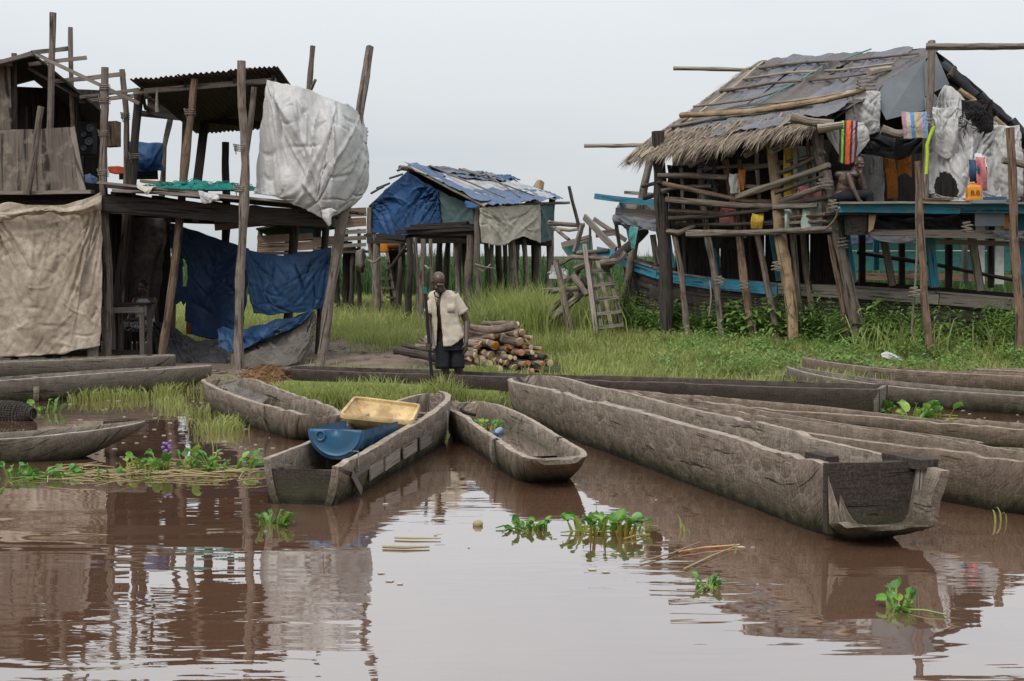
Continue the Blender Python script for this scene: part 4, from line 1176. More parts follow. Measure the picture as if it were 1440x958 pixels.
def h1(u, v):   # gaps torn in the navy sheet
    return (0.0 < u < 0.20 and v > 0.74 + 0.05 * n3(u * 20, 1, 1)) or (0.13 < u < 0.20 and 0.34 < v < 0.58) or (0.2 < u < 0.27 and v > 0.92)
cloth('navy_sheet', [[(240, 314, 21.6), (268, 322, 21.5), (300, 334, 21.3), (334, 345, 21.0), (350, 350, 20.9)],
                     [(240, 360, 21.7), (270, 368, 21.5), (300, 378, 21.3), (334, 386, 21.0), (350, 388, 20.9)],
                     [(240, 420, 21.8), (268, 415, 21.5), (300, 424, 21.3), (332, 424, 21.0), (346, 420, 20.9)],
                     [(238, 440, 21.8), (266, 468, 21.5), (300, 478, 21.3), (328, 470, 21.0), (342, 458, 20.9)]],  # hem lengthened so the sheet also stands in for the black interior behind
      M['navy'], 90, 70, 0.06, 2.2, 0.012, 4, 12, cr=(50, 0.06), holes=h1, lab=('ragged navy sheet hung below the platform with gaps showing grass', 'sheet'))
cloth('blue_sheet', [[(343, 349, 20.7), (380, 358, 20.55), (420, 357, 20.5), (466, 347, 20.5)],
                     [(345, 385, 20.65), (382, 388, 20.45), (424, 388, 20.4), (464, 380, 20.45)],
                     [(352, 418, 20.65), (384, 424, 20.45), (426, 422, 20.42), (463, 412, 20.45)],
                     [(356, 440, 20.65), (385, 442, 20.48), (426, 438, 20.45), (460, 433, 20.5)]],
      M['steel_tarp'], 90, 70, 0.04, 2.4, 0.012, 3.2, 13, cr=(50, 0.05), lab=('dark blue tarp hung between two poles under the white tarp', 'tarp'))
cloth('torn_strip', [[(447, 372, 20.6), (456, 366, 20.6), (468, 352, 20.6)], [(452, 392, 20.6), (459, 390, 20.6), (466, 380, 20.6)], [(448, 420, 20.6), (456, 415, 20.6), (463, 405, 20.6)]],
      M['black_tarp'], 14, 20, 0.03, 5, 0.01, 6, 14, lab=('black torn strip at the right end of the blue tarp', 'tarp'))
cloth('low_blue_tarp', [[(306, 462, 20.7), (345, 462, 20.6), (400, 448, 20.5), (442, 434, 20.5)],
                        [(308, 470, 20.5), (345, 478, 20.35), (392, 466, 20.3), (436, 444, 20.4)],
                        [(310, 490, 20.4), (330, 494, 20.25), (368, 476, 20.2), (420, 456, 20.3)]],
      M['steel_tarp'], 80, 44, 0.05, 3, 0.02, 4, 15, cr=(60, 0.05), lab=('crumpled blue tarp slung low over the grey ground sheet', 'tarp'))
cloth('grey_ground_sheet', [[(342, 478, 20.55), (385, 472, 20.5), (436, 440, 20.5), (444, 440, 20.6)],
                            [(342, 496, 20.3), (385, 492, 20.2), (432, 474, 20.3), (442, 470, 20.5)],
                            [(344, 514, 20.0), (380, 514, 19.9), (418, 510, 20.0), (436, 498, 20.4)]],
      M['greysheet'], 70, 60, 0.05, 2.0, 0.02, 3.5, 16, cr=(50, 0.05), lab=('grey sheet draped to the ground beside the middle pole', 'sheet'))
cloth('dark_ground_sheet', [[(214, 452, 21.6), (240, 456, 21.4), (272, 478, 21.2), (318, 474, 20.9)],
                            [(216, 482, 21.3), (244, 484, 21.1), (276, 494, 20.9), (318, 492, 20.7)],
                            [(218, 510, 20.9), (248, 512, 20.7), (280, 514, 20.6), (320, 514, 20.4)]],
      M['dark_grey_tarp'], 70, 54, 0.06, 2.4, 0.02, 4, 17, cr=(50, 0.06), lab=('dark sheet heaped low between the leaning brown pole and the middle pole', 'sheet'))
# small things on the platform
cloth('blue_cloth', [[(176, 198, 23.0), (205, 200, 22.9), (230, 202, 22.9)], [(176, 222, 23.0), (205, 224, 22.8), (228, 226, 22.9)], [(178, 240, 23.0), (205, 240, 22.9), (231, 242, 22.9)]], M['blue_tarp'], 30, 24, 0.04, 4, 0.012, 5, 18,
      lab=('faded blue cloth hanging on the platform behind two posts', 'cloth'))
plank('cloth_backing_board', W(168, 246, 23.1), W(222, 246, 23.1), 0.16, 0.03, M['plank_dark'], hB)
o = MB().slab([W(150, 172, 21.6), W(167, 171, 21.6), W(167, 206, 21.6), W(150, 207, 21.6)], 0.25).build('cupboard', M['plank_brown'], None, False)
tag(o, 'small brown wooden cupboard between the front posts of the left house', 'cupboard')
sp = thing('loudspeaker', 'black loudspeaker cabinet with round cones in the upper left room', 'speaker', W(122, 216, 21.7))
MB().slab([W(112, 172, 21.7), W(133, 172, 21.7), W(133, 217, 21.7), W(112, 217, 21.7)], 0.25).build('cabinet', M['ink'], sp, False)
for (x, y, r) in ((127, 180, 5.5), (125, 199, 5.5), (118, 189, 4), (118, 208, 4)):
    c = W(x, y, 21.56); rr = sc(r, 21.56)
    m = MB()
    rows = [[c + Vector((math.cos(a) * rr * q, d, math.sin(a) * rr * q)) for a in [2 * math.pi * k / 14 for k in range(15)]] for q, d in ((1.0, -0.01), (0.9, -0.02), (0.5, 0.02), (0.25, 0.0), (0.02, -0.01))]
    m.grid(rows).build('speaker_cone', M['galv'], sp)
def heap(name, label, cat, x0, x1, yb, Y, hpx, mat, dep=0.5, seed=0, n=46, base_pt=None):
    """lumpy pile of netting or cloth"""
    L, Rr = W(x0, yb, Y), W(x1, yb, Y)
    g = []
    for i in range(n + 1):
        u = i / n
        row = []
        for j in range(15):
            a = math.pi * j / 14
            c = L.lerp(Rr, u)
            e = math.sin(math.pi * min(1, max(0, u * 0.96 + 0.02))) ** 0.5
            hh = sc(hpx, Y) * e * (0.75 + 0.5 * n3(u * 5, seed, 1))
            p = c + Vector((0, -math.cos(a) * dep * 0.5 * e, math.sin(a) * hh))
            d = (p - c).normalized() if (p - c).length > 1e-5 else Vector((0, 0, 1))
            p += d * (0.05 * n3(p.x * 5, p.y * 5, p.z * 5 + seed) + 0.035 * ridge(p.x * 11, p.y * 11, p.z * 11 + seed)) * e
            p.z = max(p.z, c.z)
            row.append(p)
        g.append(row)
    m = MB().grid(g)
    r2 = random.Random(int(seed * 10) + 3)
    for k in range(90):       # loose loops of twine
        i, j = r2.randrange(2, n - 2), r2.randrange(2, 13)
        p = g[i][j]
        q = [p + Vector((r2.uniform(-.09, .09) * s, r2.uniform(-.06, .06) * s, 0.012 + 0.02 * math.sin(s * 3.14))) for s in (0, 0.3, 0.6, 1)]
        m.tube(q, [0.006] * 4, 4, 0, cap=False)
    return tag(m.build(name, mat), label, cat)
heap('fishing_net', 'teal fishing net heaped along the platform edge of the open house', 'net', 194, 362, 268, 20.15, 13, M['net_teal'], 0.4, 2.0)
cloth('white_rag', [[(278, 268, 19.72), (292, 270, 19.7), (306, 273, 19.72)], [(280, 276, 19.68), (292, 279, 19.64), (307, 279, 19.68)], [(286, 286, 19.7), (294, 288, 19.68), (302, 281, 19.7)]], M['white_tarp'], 20, 18, 0.03, 8, 0.02, 9, 19,
      lab=('crumpled white rag over the edge of the platform', 'rag'))
cloth('white_rag', [[(190, 260, 19.8), (205, 262, 19.75), (222, 262, 19.8)], [(196, 266, 19.72), (205, 270, 19.7), (214, 266, 19.74)], [(204, 273, 19.72), (206, 275, 19.72), (209, 272, 19.72)]], M['cream'], 14, 14, 0.02, 8, 0.015, 9, 20,
      lab=('pointed pale scrap of cloth at the left end of the platform', 'rag'))
cloth('red_cloth', [[(152, 234, 21.5), (162, 233, 21.5), (178, 236, 21.5)], [(154, 243, 21.45), (164, 243, 21.4), (178, 244, 21.45)]], M['red_cloth'], 16, 12, 0.02, 6, 0.01, 8, 21, lab=('small red cloth beside the cupboard on the platform', 'cloth'))
cloth('blue_bag', [[(118, 246, 20.9), (126, 244, 20.8), (136, 250, 20.9)], [(118, 256, 20.85), (128, 258, 20.7), (137, 258, 20.85)]], M['blue_pale'], 16, 12, 0.03, 6, 0.02, 8, 22, lab=('bright blue bag behind the plywood parapet', 'bag'))
pole('roof_cord', [W(221, 124, 20.2), W(220, 140, 20.2), W(221, 158, 20.2)], 0.012, 0.03, M['rope'], hB)
# table by the seated woman
tb = thing('table', 'rough dark wooden table in front of the seated woman', 'table', W(178, 495, 21.0))
zt = W(178, 428, 20.9).z
for k in range(3):
    plank('table_board', Vector((-6.33, 20.75 + 0.2 * k, zt)), Vector((-5.62, 20.75 + 0.2 * k, zt)), 0.19, 0.03, M['plank_dark'], tb, (0, 1, 0))
plank('apron', Vector((-6.3, 20.68, zt - 0.08)), Vector((-5.64, 20.68, zt - 0.08)), 0.09, 0.03, M['plank'], tb)
for (X, Yy) in ((-6.25, 20.72), (-5.68, 20.72), (-6.25, 21.15), (-5.68, 21.15)):
    plank('leg', Vector((X, Yy, gz(X, Yy) - 0.02)), Vector((X, Yy, zt - 0.016)), 0.07, 0.06, M['plank'], tb, (1, 0, 0))
plank('stretcher', Vector((-6.3, 20.74, 0.28)), Vector((-5.65, 20.74, 0.26)), 0.07, 0.04, M['plank_dark'], tb)
def jerrycan(name, label, P, h, mat, yaw=0.0, lying=False, text=None):
    """bottle-shaped can: body with ribs, handle bridge, neck and cap"""
    w, d = h * 0.78, h * 0.42
    root = thing(name, label, 'jerrycan', P)
    m = MB()
    rows = []
    for (z, k) in ((0.0, 0.90), (0.03, 1.0), (0.18, 1.0), (0.21, 0.965), (0.24, 1.0), (0.60, 1.0), (0.72, 0.98), (0.80, 0.88), (0.86, 0.70)):
        row = []
        for j in range(21):
            a = 2 * math.pi * j / 20
            cx, cy = math.cos(a), math.sin(a)
            e = 0.28
            row.append(Vector((math.copysign(abs(cx) ** e, cx) * w * 0.5 * k, math.copysign(abs(cy) ** e, cy) * d * 0.5 * k, z * h)))
        rows.append(row)
    rows.append([Vector((0, 0, 0.87 * h))] * 21); rows.insert(0, [Vector((0, 0, 0))] * 21)
    m.grid(rows[::-1])
    parts = [m.build('body', mat, root, local=True)]
    m = MB().tube([Vector((-w * 0.36, 0, 0.80 * h)), Vector((-w * 0.30, 0, 0.97 * h)), Vector((w * 0.02, 0, 0.99 * h)), Vector((w * 0.10, 0, 0.84 * h))], [h * 0.05] * 4, 7, 0)
    parts.append(m.build('handle', mat, root, local=True))
    m = MB().tube([Vector((w * 0.30, 0, 0.80 * h)), Vector((w * 0.31, 0, 0.97 * h)), Vector((w * 0.31, 0, 1.0 * h))], [h * 0.085, h * 0.085, h * 0.06], 10, 0)
    parts.append(m.build('cap', M['red_cap'], root, local=True))
    if text:
        cu = bpy.data.curves.new('t', 'FONT'); cu.body = text; cu.size = h * 0.38; cu.align_x = 'CENTER'; cu.extrude = 0.001
        to = bpy.data.objects.new('t', cu); C.objects.link(to)
        me = bpy.data.meshes.new_from_object(to); C.objects.unlink(to); bpy.data.objects.remove(to)
        me.materials.clear(); me.materials.append(M['ink'])
        tx = bpy.data.objects.new('lettering', me); C.objects.link(tx); tx.parent = root
        tx.location = (0, -d * 0.5 - 0.003, h * 0.30); tx.rotation_euler = (math.pi / 2, 0, 0)
    root.rotation_euler = (0, math.pi / 2 if lying else 0, yaw)
    return root
jerrycan('jerrycan', 'brown jerrycan on the ground behind the low dark sheet', W(271, 470, 22.4), 0.27, M['jerry_brown'], 0.2)

# ---- far shed behind the open house
hC = thing('stilt_shed', 'low far shed of brown boards seen under the white tarp', 'shed', W(430, 420, 33.0))
for (x, r) in ((366, 5), (404, 6), (448, 6), (474, 5), (486, 5), (505, 4)):
    post('post', x, 322, x, 425, 33.0, 33.0, r * 0.8, M['post_dark'], hC)
for a in ((362, 337, 440, 333, 11), (362, 349, 440, 345, 12), (438, 342, 478, 338, 14), (440, 352, 505, 352, 6)):
    wbeam('wall_board', a[0], a[1], a[2], a[3], 32.6, 32.6, a[4], 0.03, M['plank_brown'], hC)
for k in range(4):
    Yk = 32.7 + k * 0.8
    plank('floor_board', W(362, 357, Yk), W(575, 353, Yk), 0.7, 0.06, M['plank_dark'], hC, (0, 1, 0))
for (x0, y0, x1, y1, h) in ((470, 300, 515, 298, 12), (470, 314, 515, 312, 12), (476, 327, 515, 325, 6), (472, 337, 515, 334, 6), (478, 346, 515, 344, 5)):
    wbeam('side_board', x0, y0, x1, y1, 32.4, 32.4, h, 0.03, M['plank_brown'] if y0 < 320 else M['plank'], hC)
sheet('roof_sheet', [(360, 322, 32.2), (490, 300, 32.2), (500, 318, 35.5), (380, 333, 35.5)], 0.04, M['plank_dark'], hC)
cloth('teal_sheet', [[(412, 316, 33.2), (432, 314, 33.2), (452, 312, 33.2)], [(412, 338, 33.2), (432, 338, 33.2), (452, 336, 33.2)]], M['teal_cloth'], 20, 16, 0.04, 3, 0.02, 4, 31, lab=('teal sheet on the back of the far brown shed', 'sheet'))
jerrycan('jerrycan', 'orange jerrycan lying on the far shelf beneath the blue roofed house', W(529, 347, 32.3), 0.36, M['jerry'], 0.0, True)
o = MB().tube([W(545, 346, 32.3), W(565, 346, 32.3)], [0.09, 0.085], 10, 0).build('plastic_bottle', M['jerry_brown']); tag(o, 'brown bottle lying beside the orange jerrycan on the far shelf', 'bottle')
# ---------------------------------------------------------------- blue roofed stilt house in the middle
hD = thing('stilt_house', 'stilt house in the middle with blue and white patched roof', 'house', (-1.2, 30.5, 0.35))
FL, FR, BR, BL = W(517, 331, 31.0), W(675, 331, 29.0), W(778, 336, 31.2), W(640, 338, 33.2)
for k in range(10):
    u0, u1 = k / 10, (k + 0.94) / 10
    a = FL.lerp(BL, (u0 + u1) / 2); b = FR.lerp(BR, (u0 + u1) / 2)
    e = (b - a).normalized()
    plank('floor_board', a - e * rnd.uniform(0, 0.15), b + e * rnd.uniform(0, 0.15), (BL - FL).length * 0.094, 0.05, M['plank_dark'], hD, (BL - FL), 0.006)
for (x0, y0, x1, y1, Y0, Y1, h) in ((572, 322, 668, 317, 29.4, 28.8, 4), (560, 327, 672, 322, 29.6, 28.7, 5), (580, 318, 660, 313, 29.8, 29.2, 3), (520, 331, 575, 335, 30.9, 30.2, 6)):
    wbeam('edge_plank', x0, y0, x1, y1, Y0, Y1, h, 0.25, M['plank_dark'], hD)
wbeam('floor_beam', 518, 338, 672, 338, 30.8, 29.2, 9, 0.12, M['plank_dark'], hD)
wbeam('floor_beam', 672, 338, 775, 342, 29.2, 31.0, 9, 0.12, M['plank_dark'], hD)
for (x, yt, yb, Y, r, mt) in ((520, 292, 447, 30.9, 4.6, 'post'), (529, 330, 447, 30.7, 5.0, 'post'), (575, 336, 457, 29.0, 4.5, 'post_dark'), (583, 334, 456, 29.1, 3.6, 'post'),
                              (595, 336, 464, 28.2, 5.0, 'post'), (606, 336, 462, 28.4, 3.6, 'post'), (641, 334, 440, 29.6, 4.0, 'post'), (653, 334, 440, 29.8, 3.5, 'post_dark'), (661, 330, 440, 28.8, 5.5, 'post'),
                              (672, 288, 442, 28.6, 5.6, 'post'), (684, 340, 445, 28.8, 4.5, 'post_dark'), (692, 338, 440, 29.0, 4, 'post'), (718, 338, 430, 29.8, 5.5, 'post'), (736, 336, 430, 30.2, 3.6, 'post'),
                              (757, 330, 425, 30.8, 5.0, 'post'), (750, 345, 425, 31.4, 4.0, 'post_dark'), (776, 280, 425, 31.0, 5.5, 'post'), (548, 340, 430, 33.5, 4, 'post_dark'), (558, 340, 425, 34.5, 5, 'post_dark'),
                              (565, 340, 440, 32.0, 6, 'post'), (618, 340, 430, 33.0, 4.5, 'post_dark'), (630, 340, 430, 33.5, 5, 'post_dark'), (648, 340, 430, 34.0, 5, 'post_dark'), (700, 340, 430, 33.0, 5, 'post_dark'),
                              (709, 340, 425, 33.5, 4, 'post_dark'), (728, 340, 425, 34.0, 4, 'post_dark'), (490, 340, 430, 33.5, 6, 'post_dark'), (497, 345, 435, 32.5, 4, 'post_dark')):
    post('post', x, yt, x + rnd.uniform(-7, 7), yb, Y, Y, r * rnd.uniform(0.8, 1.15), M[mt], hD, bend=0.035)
wpole('brace', [(572, 345, 29.5), (548, 378, 29.8)], 2.6, M['post_dark'], hD)
RA, RB_, EC, ED = W(578, 236, 30.2), W(712, 251, 32.5), W(684, 290, 28.6), W(788, 281, 31.2)
EL, EBk = W(520, 289, 31.4), W(640, 298, 33.6)
def rp(u, v, lift=0.0):
    return RA.lerp(RB_, u).lerp(EC.lerp(ED, u), v) + Vector((0, -0.02, 0.04)) * (1 + lift)
for (u0, u1, v0, v1, mt, lf, sd) in ((-0.02, 1.02, 0.0, 1.0, 'roof_white', 0.0, 41), (0.1, 0.86, -0.03, 0.30, 'blue_pale', 0.8, 42), (0.02, 1.0, 0.66, 1.06, 'blue_pale', 0.8, 43), (-0.05, 0.09, -0.04, 0.98, 'blue_pale', 1.3, 44), (0.80, 1.04, 0.0, 0.22, 'blue_tarp', 1.1, 45), (0.16, 0.8, 0.02, 0.20, 'grey_tarp', 1.6, 46)):
    cloth('roof_cover', [[rp(lerp(u0, u1, a), lerp(v0, v1, b), lf) for a in (0, 0.33, 0.66, 1)] for b in (0, 0.5, 1)], M[mt], 70, 40, 0.03, 3.0, 0.015, 4, sd, parent=hD, pin=False, cr=(40, 0.05))
sheet('dark_back_wall', [(532, 285, 33.0), (724, 280, 33.4), (726, 340, 33.4), (532, 340, 33.0)], 0.03, M['plank_dark'], hD)  # dark rear panel added so the gap above the floor shows no sky
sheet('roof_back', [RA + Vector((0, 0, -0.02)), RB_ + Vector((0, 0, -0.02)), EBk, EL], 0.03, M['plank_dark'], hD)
wpole('ridge_pole', [(562, 236, 29.9), (600, 241, 30.4), (650, 246, 31.4)], 3.4, M['post'], hD)
wpole('rake_pole', [(574, 234, 30.05), (682, 290, 28.5)], 2.2, M['bamboo'], hD)
wpole('rake_pole', [(582, 236, 30.1), (520, 291, 31.2)], 2.5, M['post_dark'], hD)
wpole('eave_pole', [(660, 292, 28.5), (735, 288, 29.9), (800, 285, 31.4)], 2.4, M['post'], hD)
for (a, b) in ((0.15, 0.1), (0.45, 0.5), (0.7, 0.3)):
    p, q = rp(a, 0.05, 2), rp(b + 0.15, 0.98, 2)
    pole('roof_batten', [p, q], 0.02, 0.016, M['post'], hD)
for (a, b, c, d) in ((559, 240, 572, 236), (548, 251, 566, 245), (530, 265, 548, 258), (522, 272, 540, 262), (690, 268, 700, 278)):
    wpole('roof_stick', [(a, b, 30.6), (c, d, 30.3)], 1.6, M['post_dark'], hD)
cloth('blue_wall_tarp', [[(524, 288, 31.0), (548, 262, 30.6), (572, 244, 30.2), (596, 256, 29.9), (616, 268, 29.7)],
                         [(520, 305, 31.0), (548, 290, 30.55), (572, 282, 30.15), (598, 286, 29.85), (619, 292, 29.7)],
                         [(518, 326, 31.0), (545, 330, 30.5), (570, 331, 30.1), (596, 322, 29.8), (620, 317, 29.7)]],
      M['blue_tarp'], 100, 80, 0.07, 1.3, 0.012, 2.6, 47, cr=(70, 0.07), lab=('blue tarp closing the gable of the middle stilt house', 'tarp'))
cloth('gable_mesh', [[(614, 266, 29.8), (638, 278, 29.5), (664, 288, 29.1)], [(616, 292, 29.8), (640, 298, 29.5), (666, 304, 29.1)], [(618, 318, 29.8), (640, 320, 29.5), (668, 322, 29.1)]],
      M['green_cloth'], 30, 26, 0.03, 2, 0.01, 4, 48, lab=('dark grey green sheet on the right half of the middle gable', 'sheet'))
cloth('cream_curtain', [[(675, 293, 28.5), (702, 290, 28.9), (730, 289, 29.6), (760, 288, 30.4)], [(678, 316, 28.45), (704, 316, 28.9), (732, 314, 29.6), (760, 312, 30.4)], [(680, 342, 28.5), (706, 345, 28.9), (735, 333, 29.6), (759, 342, 30.4)]],
      M['cream'], 80, 60, 0.05, 2.2, 0.012, 3.5, 49, cr=(50, 0.05), lab=('cream curtain under the eave of the middle stilt house', 'curtain'))
cloth('green_curtain', [[(758, 288, 30.4), (768, 287, 30.7), (777, 287, 30.9)], [(757, 315, 30.4), (768, 315, 30.65), (777, 314, 30.9)], [(758, 342, 30.4), (768, 341, 30.7), (778, 337, 30.9)]],
      M['green_cloth'], 20, 26, 0.05, 4, 0.012, 5, 50, lab=('grey green curtain beside the cream one on the middle house', 'curtain'))
cloth('blue_rag', [[(654, 282, 28.6), (664, 284, 28.5), (674, 290, 28.4)], [(654, 292, 28.5), (662, 293, 28.4), (668, 292, 28.4)]], M['blue_tarp'], 12, 10, 0.03, 8, 0.015, 8, 51, lab=('blue rag at the near roof corner of the middle house', 'rag'))
for k, (x0, y0, x1, y1, Y) in enumerate(((672, 378, 690, 372, 28.4), (668, 372, 694, 378, 28.35), (598, 374, 606, 378, 27.9), (518, 366, 534, 362, 30.4))):
    pole('lashing', [W(x0, y0, Y), W((x0 + x1) / 2, y0 + 4, Y - 0.12), W(x1, y1, Y)], 0.025, 0.02, M['rope'], hD, 0.03)
# small ladder under the house
def ladder(name, label, rails, rungs, rpx, mat, parent=None):
    root = thing(name, label, 'ladder', W(*rails[0][1]))
    for (a, b) in rails:
        plank('rail', W(*a), W(*b), sc(rpx, a[2]), 0.06, mat, root, (1, 0, 0), 0.01)
    for (a, b) in rungs:
        plank('rung', W(*a), W(*b), sc(rpx * 0.8, a[2]), 0.05, mat, root, (0, 0, 1), 0.02)
    return root
ladder('ladder', 'small grey ladder under the middle house near the orange jerrycan', [((531, 358, 32.0), (537, 425, 31.4)), ((544, 356, 32.0), (556, 425, 31.4))],
       [((533, 369, 31.8), (546, 367, 31.8)), ((534, 381, 31.7), (548, 379, 31.7)), ((535, 392, 31.6), (550, 391, 31.6)), ((536, 405, 31.5), (552, 405, 31.5)), ((543, 418, 31.4), (557, 419, 31.4))], 4, M['post'])
cloth('grey_sack', [[(500, 352, 32.2), (508, 350, 32.0), (515, 352, 32.2)], [(499, 372, 32.0), (507, 374, 31.8), (513, 372, 32.0)], [(503, 383, 32.1), (508, 384, 32.0), (512, 382, 32.1)]], M['greysheet'], 14, 18, 0.04, 5, 0.02, 6, 52,
      lab=('grey sack hanging from the far shed at the left of the middle house', 'sack'))
o = pole('driftwood_stump', [W(748, 292, 31.8), W(756, 270, 31.9), W(760, 256, 32.0)], 0.20, 0.10, M['peeled'], None, 0.04); tag(o, 'pale stump end sticking up behind the blue roof', 'stump')
# ---- wrecked timber between the middle house and the boat
def loose(name, label, pts, r, mat, cat='log', grp=None, taper=0.85):
    o = wpole(name, pts, r, mat, None, taper)
    return tag(o, label, cat, grp)
GR = 'loose timber in the wreck heap'
loose('driftwood_branch', 'forked bare branch rising above the wreck heap', [(817, 330, 27.5), (808, 295, 27.5), (800, 262, 27.5)], 2.6, M['post_dark'], 'branch')
for k, (pts, r, mt, lb) in enumerate((
        ([(762, 410, 25.6), (790, 408, 25.5), (816, 406, 25.4)], 4.2, 'post', 'straight grey log lying level left of the ladder'),
        ([(774, 449, 25.0), (796, 432, 25.2), (818, 413, 25.5)], 6.0, 'post', 'thick grey log slanting up beside the ladder foot'),
        ([(772, 440, 25.8), (788, 426, 26.0), (805, 412, 26.0)], 5.0, 'post_dark', 'dark log slanting behind the thick grey one'),
        ([(773, 314, 27.8), (800, 316, 27.6), (822, 317, 27.5)], 3.6, 'post', 'level pole above the wreck joining the blue roofed house'),
        ([(778, 322, 28.2), (800, 324, 28.2), (815, 322, 28.2)], 2.6, 'bamboo', 'thin pale pole under the level pole at the wreck'),
        ([(772, 312, 28.4), (786, 326, 28.0), (800, 337, 27.6)], 2.8, 'post', 'thin pole slanting down right of the blue roofed house'),
        ([(786, 372, 25.9), (804, 362, 25.7), (858, 364, 25.2)], 3.4, 'post', 'pole lying across the top of the broken timber heap'),
        ([(806, 388, 25.2), (818, 404, 25.1), (826, 415, 25.0)], 4.4, 'post', 'short log tilted against the ladder'),
        ([(810, 378, 25.8), (824, 372, 25.6)], 5.0, 'plank', 'stubby log end beside the ladder top'),
        ([(800, 396, 26.0), (814, 380, 25.8)], 4.2, 'post', 'short grey log propped behind the ladder'),
        ([(812, 356, 26.4), (856, 352, 26.0)], 3.0, 'post', 'grey pole resting on the wreck near the boat bow'),
        ([(820, 394, 25.6), (826, 404, 25.5)], 6.0, 'post_dark', 'round dark log end by the second rung'),
        ([(851, 376, 25.2), (880, 350, 25.6), (908, 325, 26.0)], 7.0, 'post_dark', 'thick black log leaning on the boat bow'),
        ([(845, 370, 25.0), (872, 366, 24.9), (880, 355, 24.9)], 4.4, 'post', 'curved grey log under the boat bow'))):
    loose('timber_log', lb, pts, r, M[mt], 'log', GR)
o = post('leaning_post', 782, 366, 800, 460, 25.4, 25.0, 5.0, M['post'], None); tag(o, 'leaning grey post standing in the tall grass by the wreck', 'post')
for k, (a, b, h, lb) in enumerate((((822, 305, 27.0), (866, 352, 26.0), 9, 'broad pale plank slanting down over the wreck'), ((838, 330, 26.8), (868, 326, 26.6), 9, 'short grey plank on top of the wreck'), ((835, 308, 27.4), (880, 338, 27.0), 6, 'thin grey plank behind the broad pale one'),
                                   ((818, 318, 27.2), (808, 356, 27.0), 8, 'upright board stub left of the wreck ladder'), ((830, 318, 27.0), (829, 362, 26.4), 9, 'dark upright board behind the ladder top'), ((790, 345, 27.6), (830, 334, 27.4), 8, 'grey plank over the teal hull piece'),
                                   ((800, 362, 26.6), (862, 358, 26.2), 7, 'flat grey plank on the broken timber heap'))):
    o = wbeam('loose_plank', a[0], a[1], b[0], b[1], a[2], b[2], h, 0.05, M['plank'] if 'dark' not in lb else M['plank_dark'], None, bend=0.02); tag(o, lb, 'plank', 'loose planks of the wreck')
o = MB().slab([W(790, 348, 27.9), W(832, 332, 27.7), W(834, 358, 27.7), W(800, 362, 27.9)], 0.05).build('hull_fragment', M['teal_cloth'], None, False); tag(o, 'pale teal piece of hull under the wreck planks', 'hull piece')
o = MB().slab([W(840, 347, 26.2), W(866, 352, 26.0), W(862, 364, 26.0), W(840, 360, 26.2)], 0.05).build('blue_board', M['blue_wood'], None, False); tag(o, 'small blue board in front of the boat bow', 'board')
o = heap('rag_bundle', 'white plastic bundle in the tall grass below the wreck', 'bundle', 772, 800, 392, 26.6, 18, M['white_tarp'], 0.5, 5.0, 20)
ladder('ladder', 'grey wooden ladder leaning on the wreck beside the boat bow', [((830, 366, 25.6), (846, 463, 24.6)), ((850, 364, 25.6), (876, 460, 24.6)), ((840, 368, 25.7), (860, 463, 24.8))],
       [((830, 381, 25.3), (858, 382, 25.3)), ((832, 402, 25.1), (866, 398, 25.1)), ((835, 422, 24.9), (869, 418, 24.9)), ((839, 442, 24.7), (873, 438, 24.7)), ((842, 461, 24.55), (877, 457, 24.55))], 5.2, M['plank'])
o = wbeam('loose_plank', 822, 344, 838, 470, 25.5, 24.4, 6, 0.05, M['plank'], None, (1, 0, 0)); tag(o, 'long narrow plank propped along the left of the ladder', 'plank', 'loose planks of the wreck')
# ---------------------------------------------------------------- blue river boat and the thatched shack on its deck
boat = thing('river_boat', 'large dark wooden boat with blue rails moored in the weeds at right', 'boat', (6.5, 23.0, 0.2))
GWL = [(872, 360, 26.6), (890, 369, 26.1), (925, 380, 25.4), (965, 389, 24.8), (1000, 394, 24.3), (1094, 402, 23.5), (1200, 406, 22.8), (1320, 414, 22.2), (1440, 424, 21.7), (1600, 436, 21.2)]
gw = [W(*p) for p in GWL]
def gwp(t_): return crom(gw, t_)
NS = 5
for s in range(NS):       # planked side: one strake per board, each a little proud of the one below
    rows = []
    for i in range(37):
        t_ = i / 36
        top = gwp(t_); bot = Vector((top.x, top.y, 0.02))
        bow = max(0, 1 - t_ / 0.16)
        row = []
        for (v, off) in ((s / NS, 0.0), ((s + 0.06) / NS, 0.012), ((s + 0.94) / NS, 0.012), ((s + 1) / NS, 0.0)):
            p = top.lerp(bot, v)
            p.y += -off * 1.5 - 0.012 * n3(p.x * 1.3, s * 3.3, 1) + 0.30 * v * v + 0.5 * bow * v
            p.x += bow * v * 0.5
            row.append(p)
        rows.append(row)
    MB().grid(rows, swap=True).build('strake', M['hull'], boat)
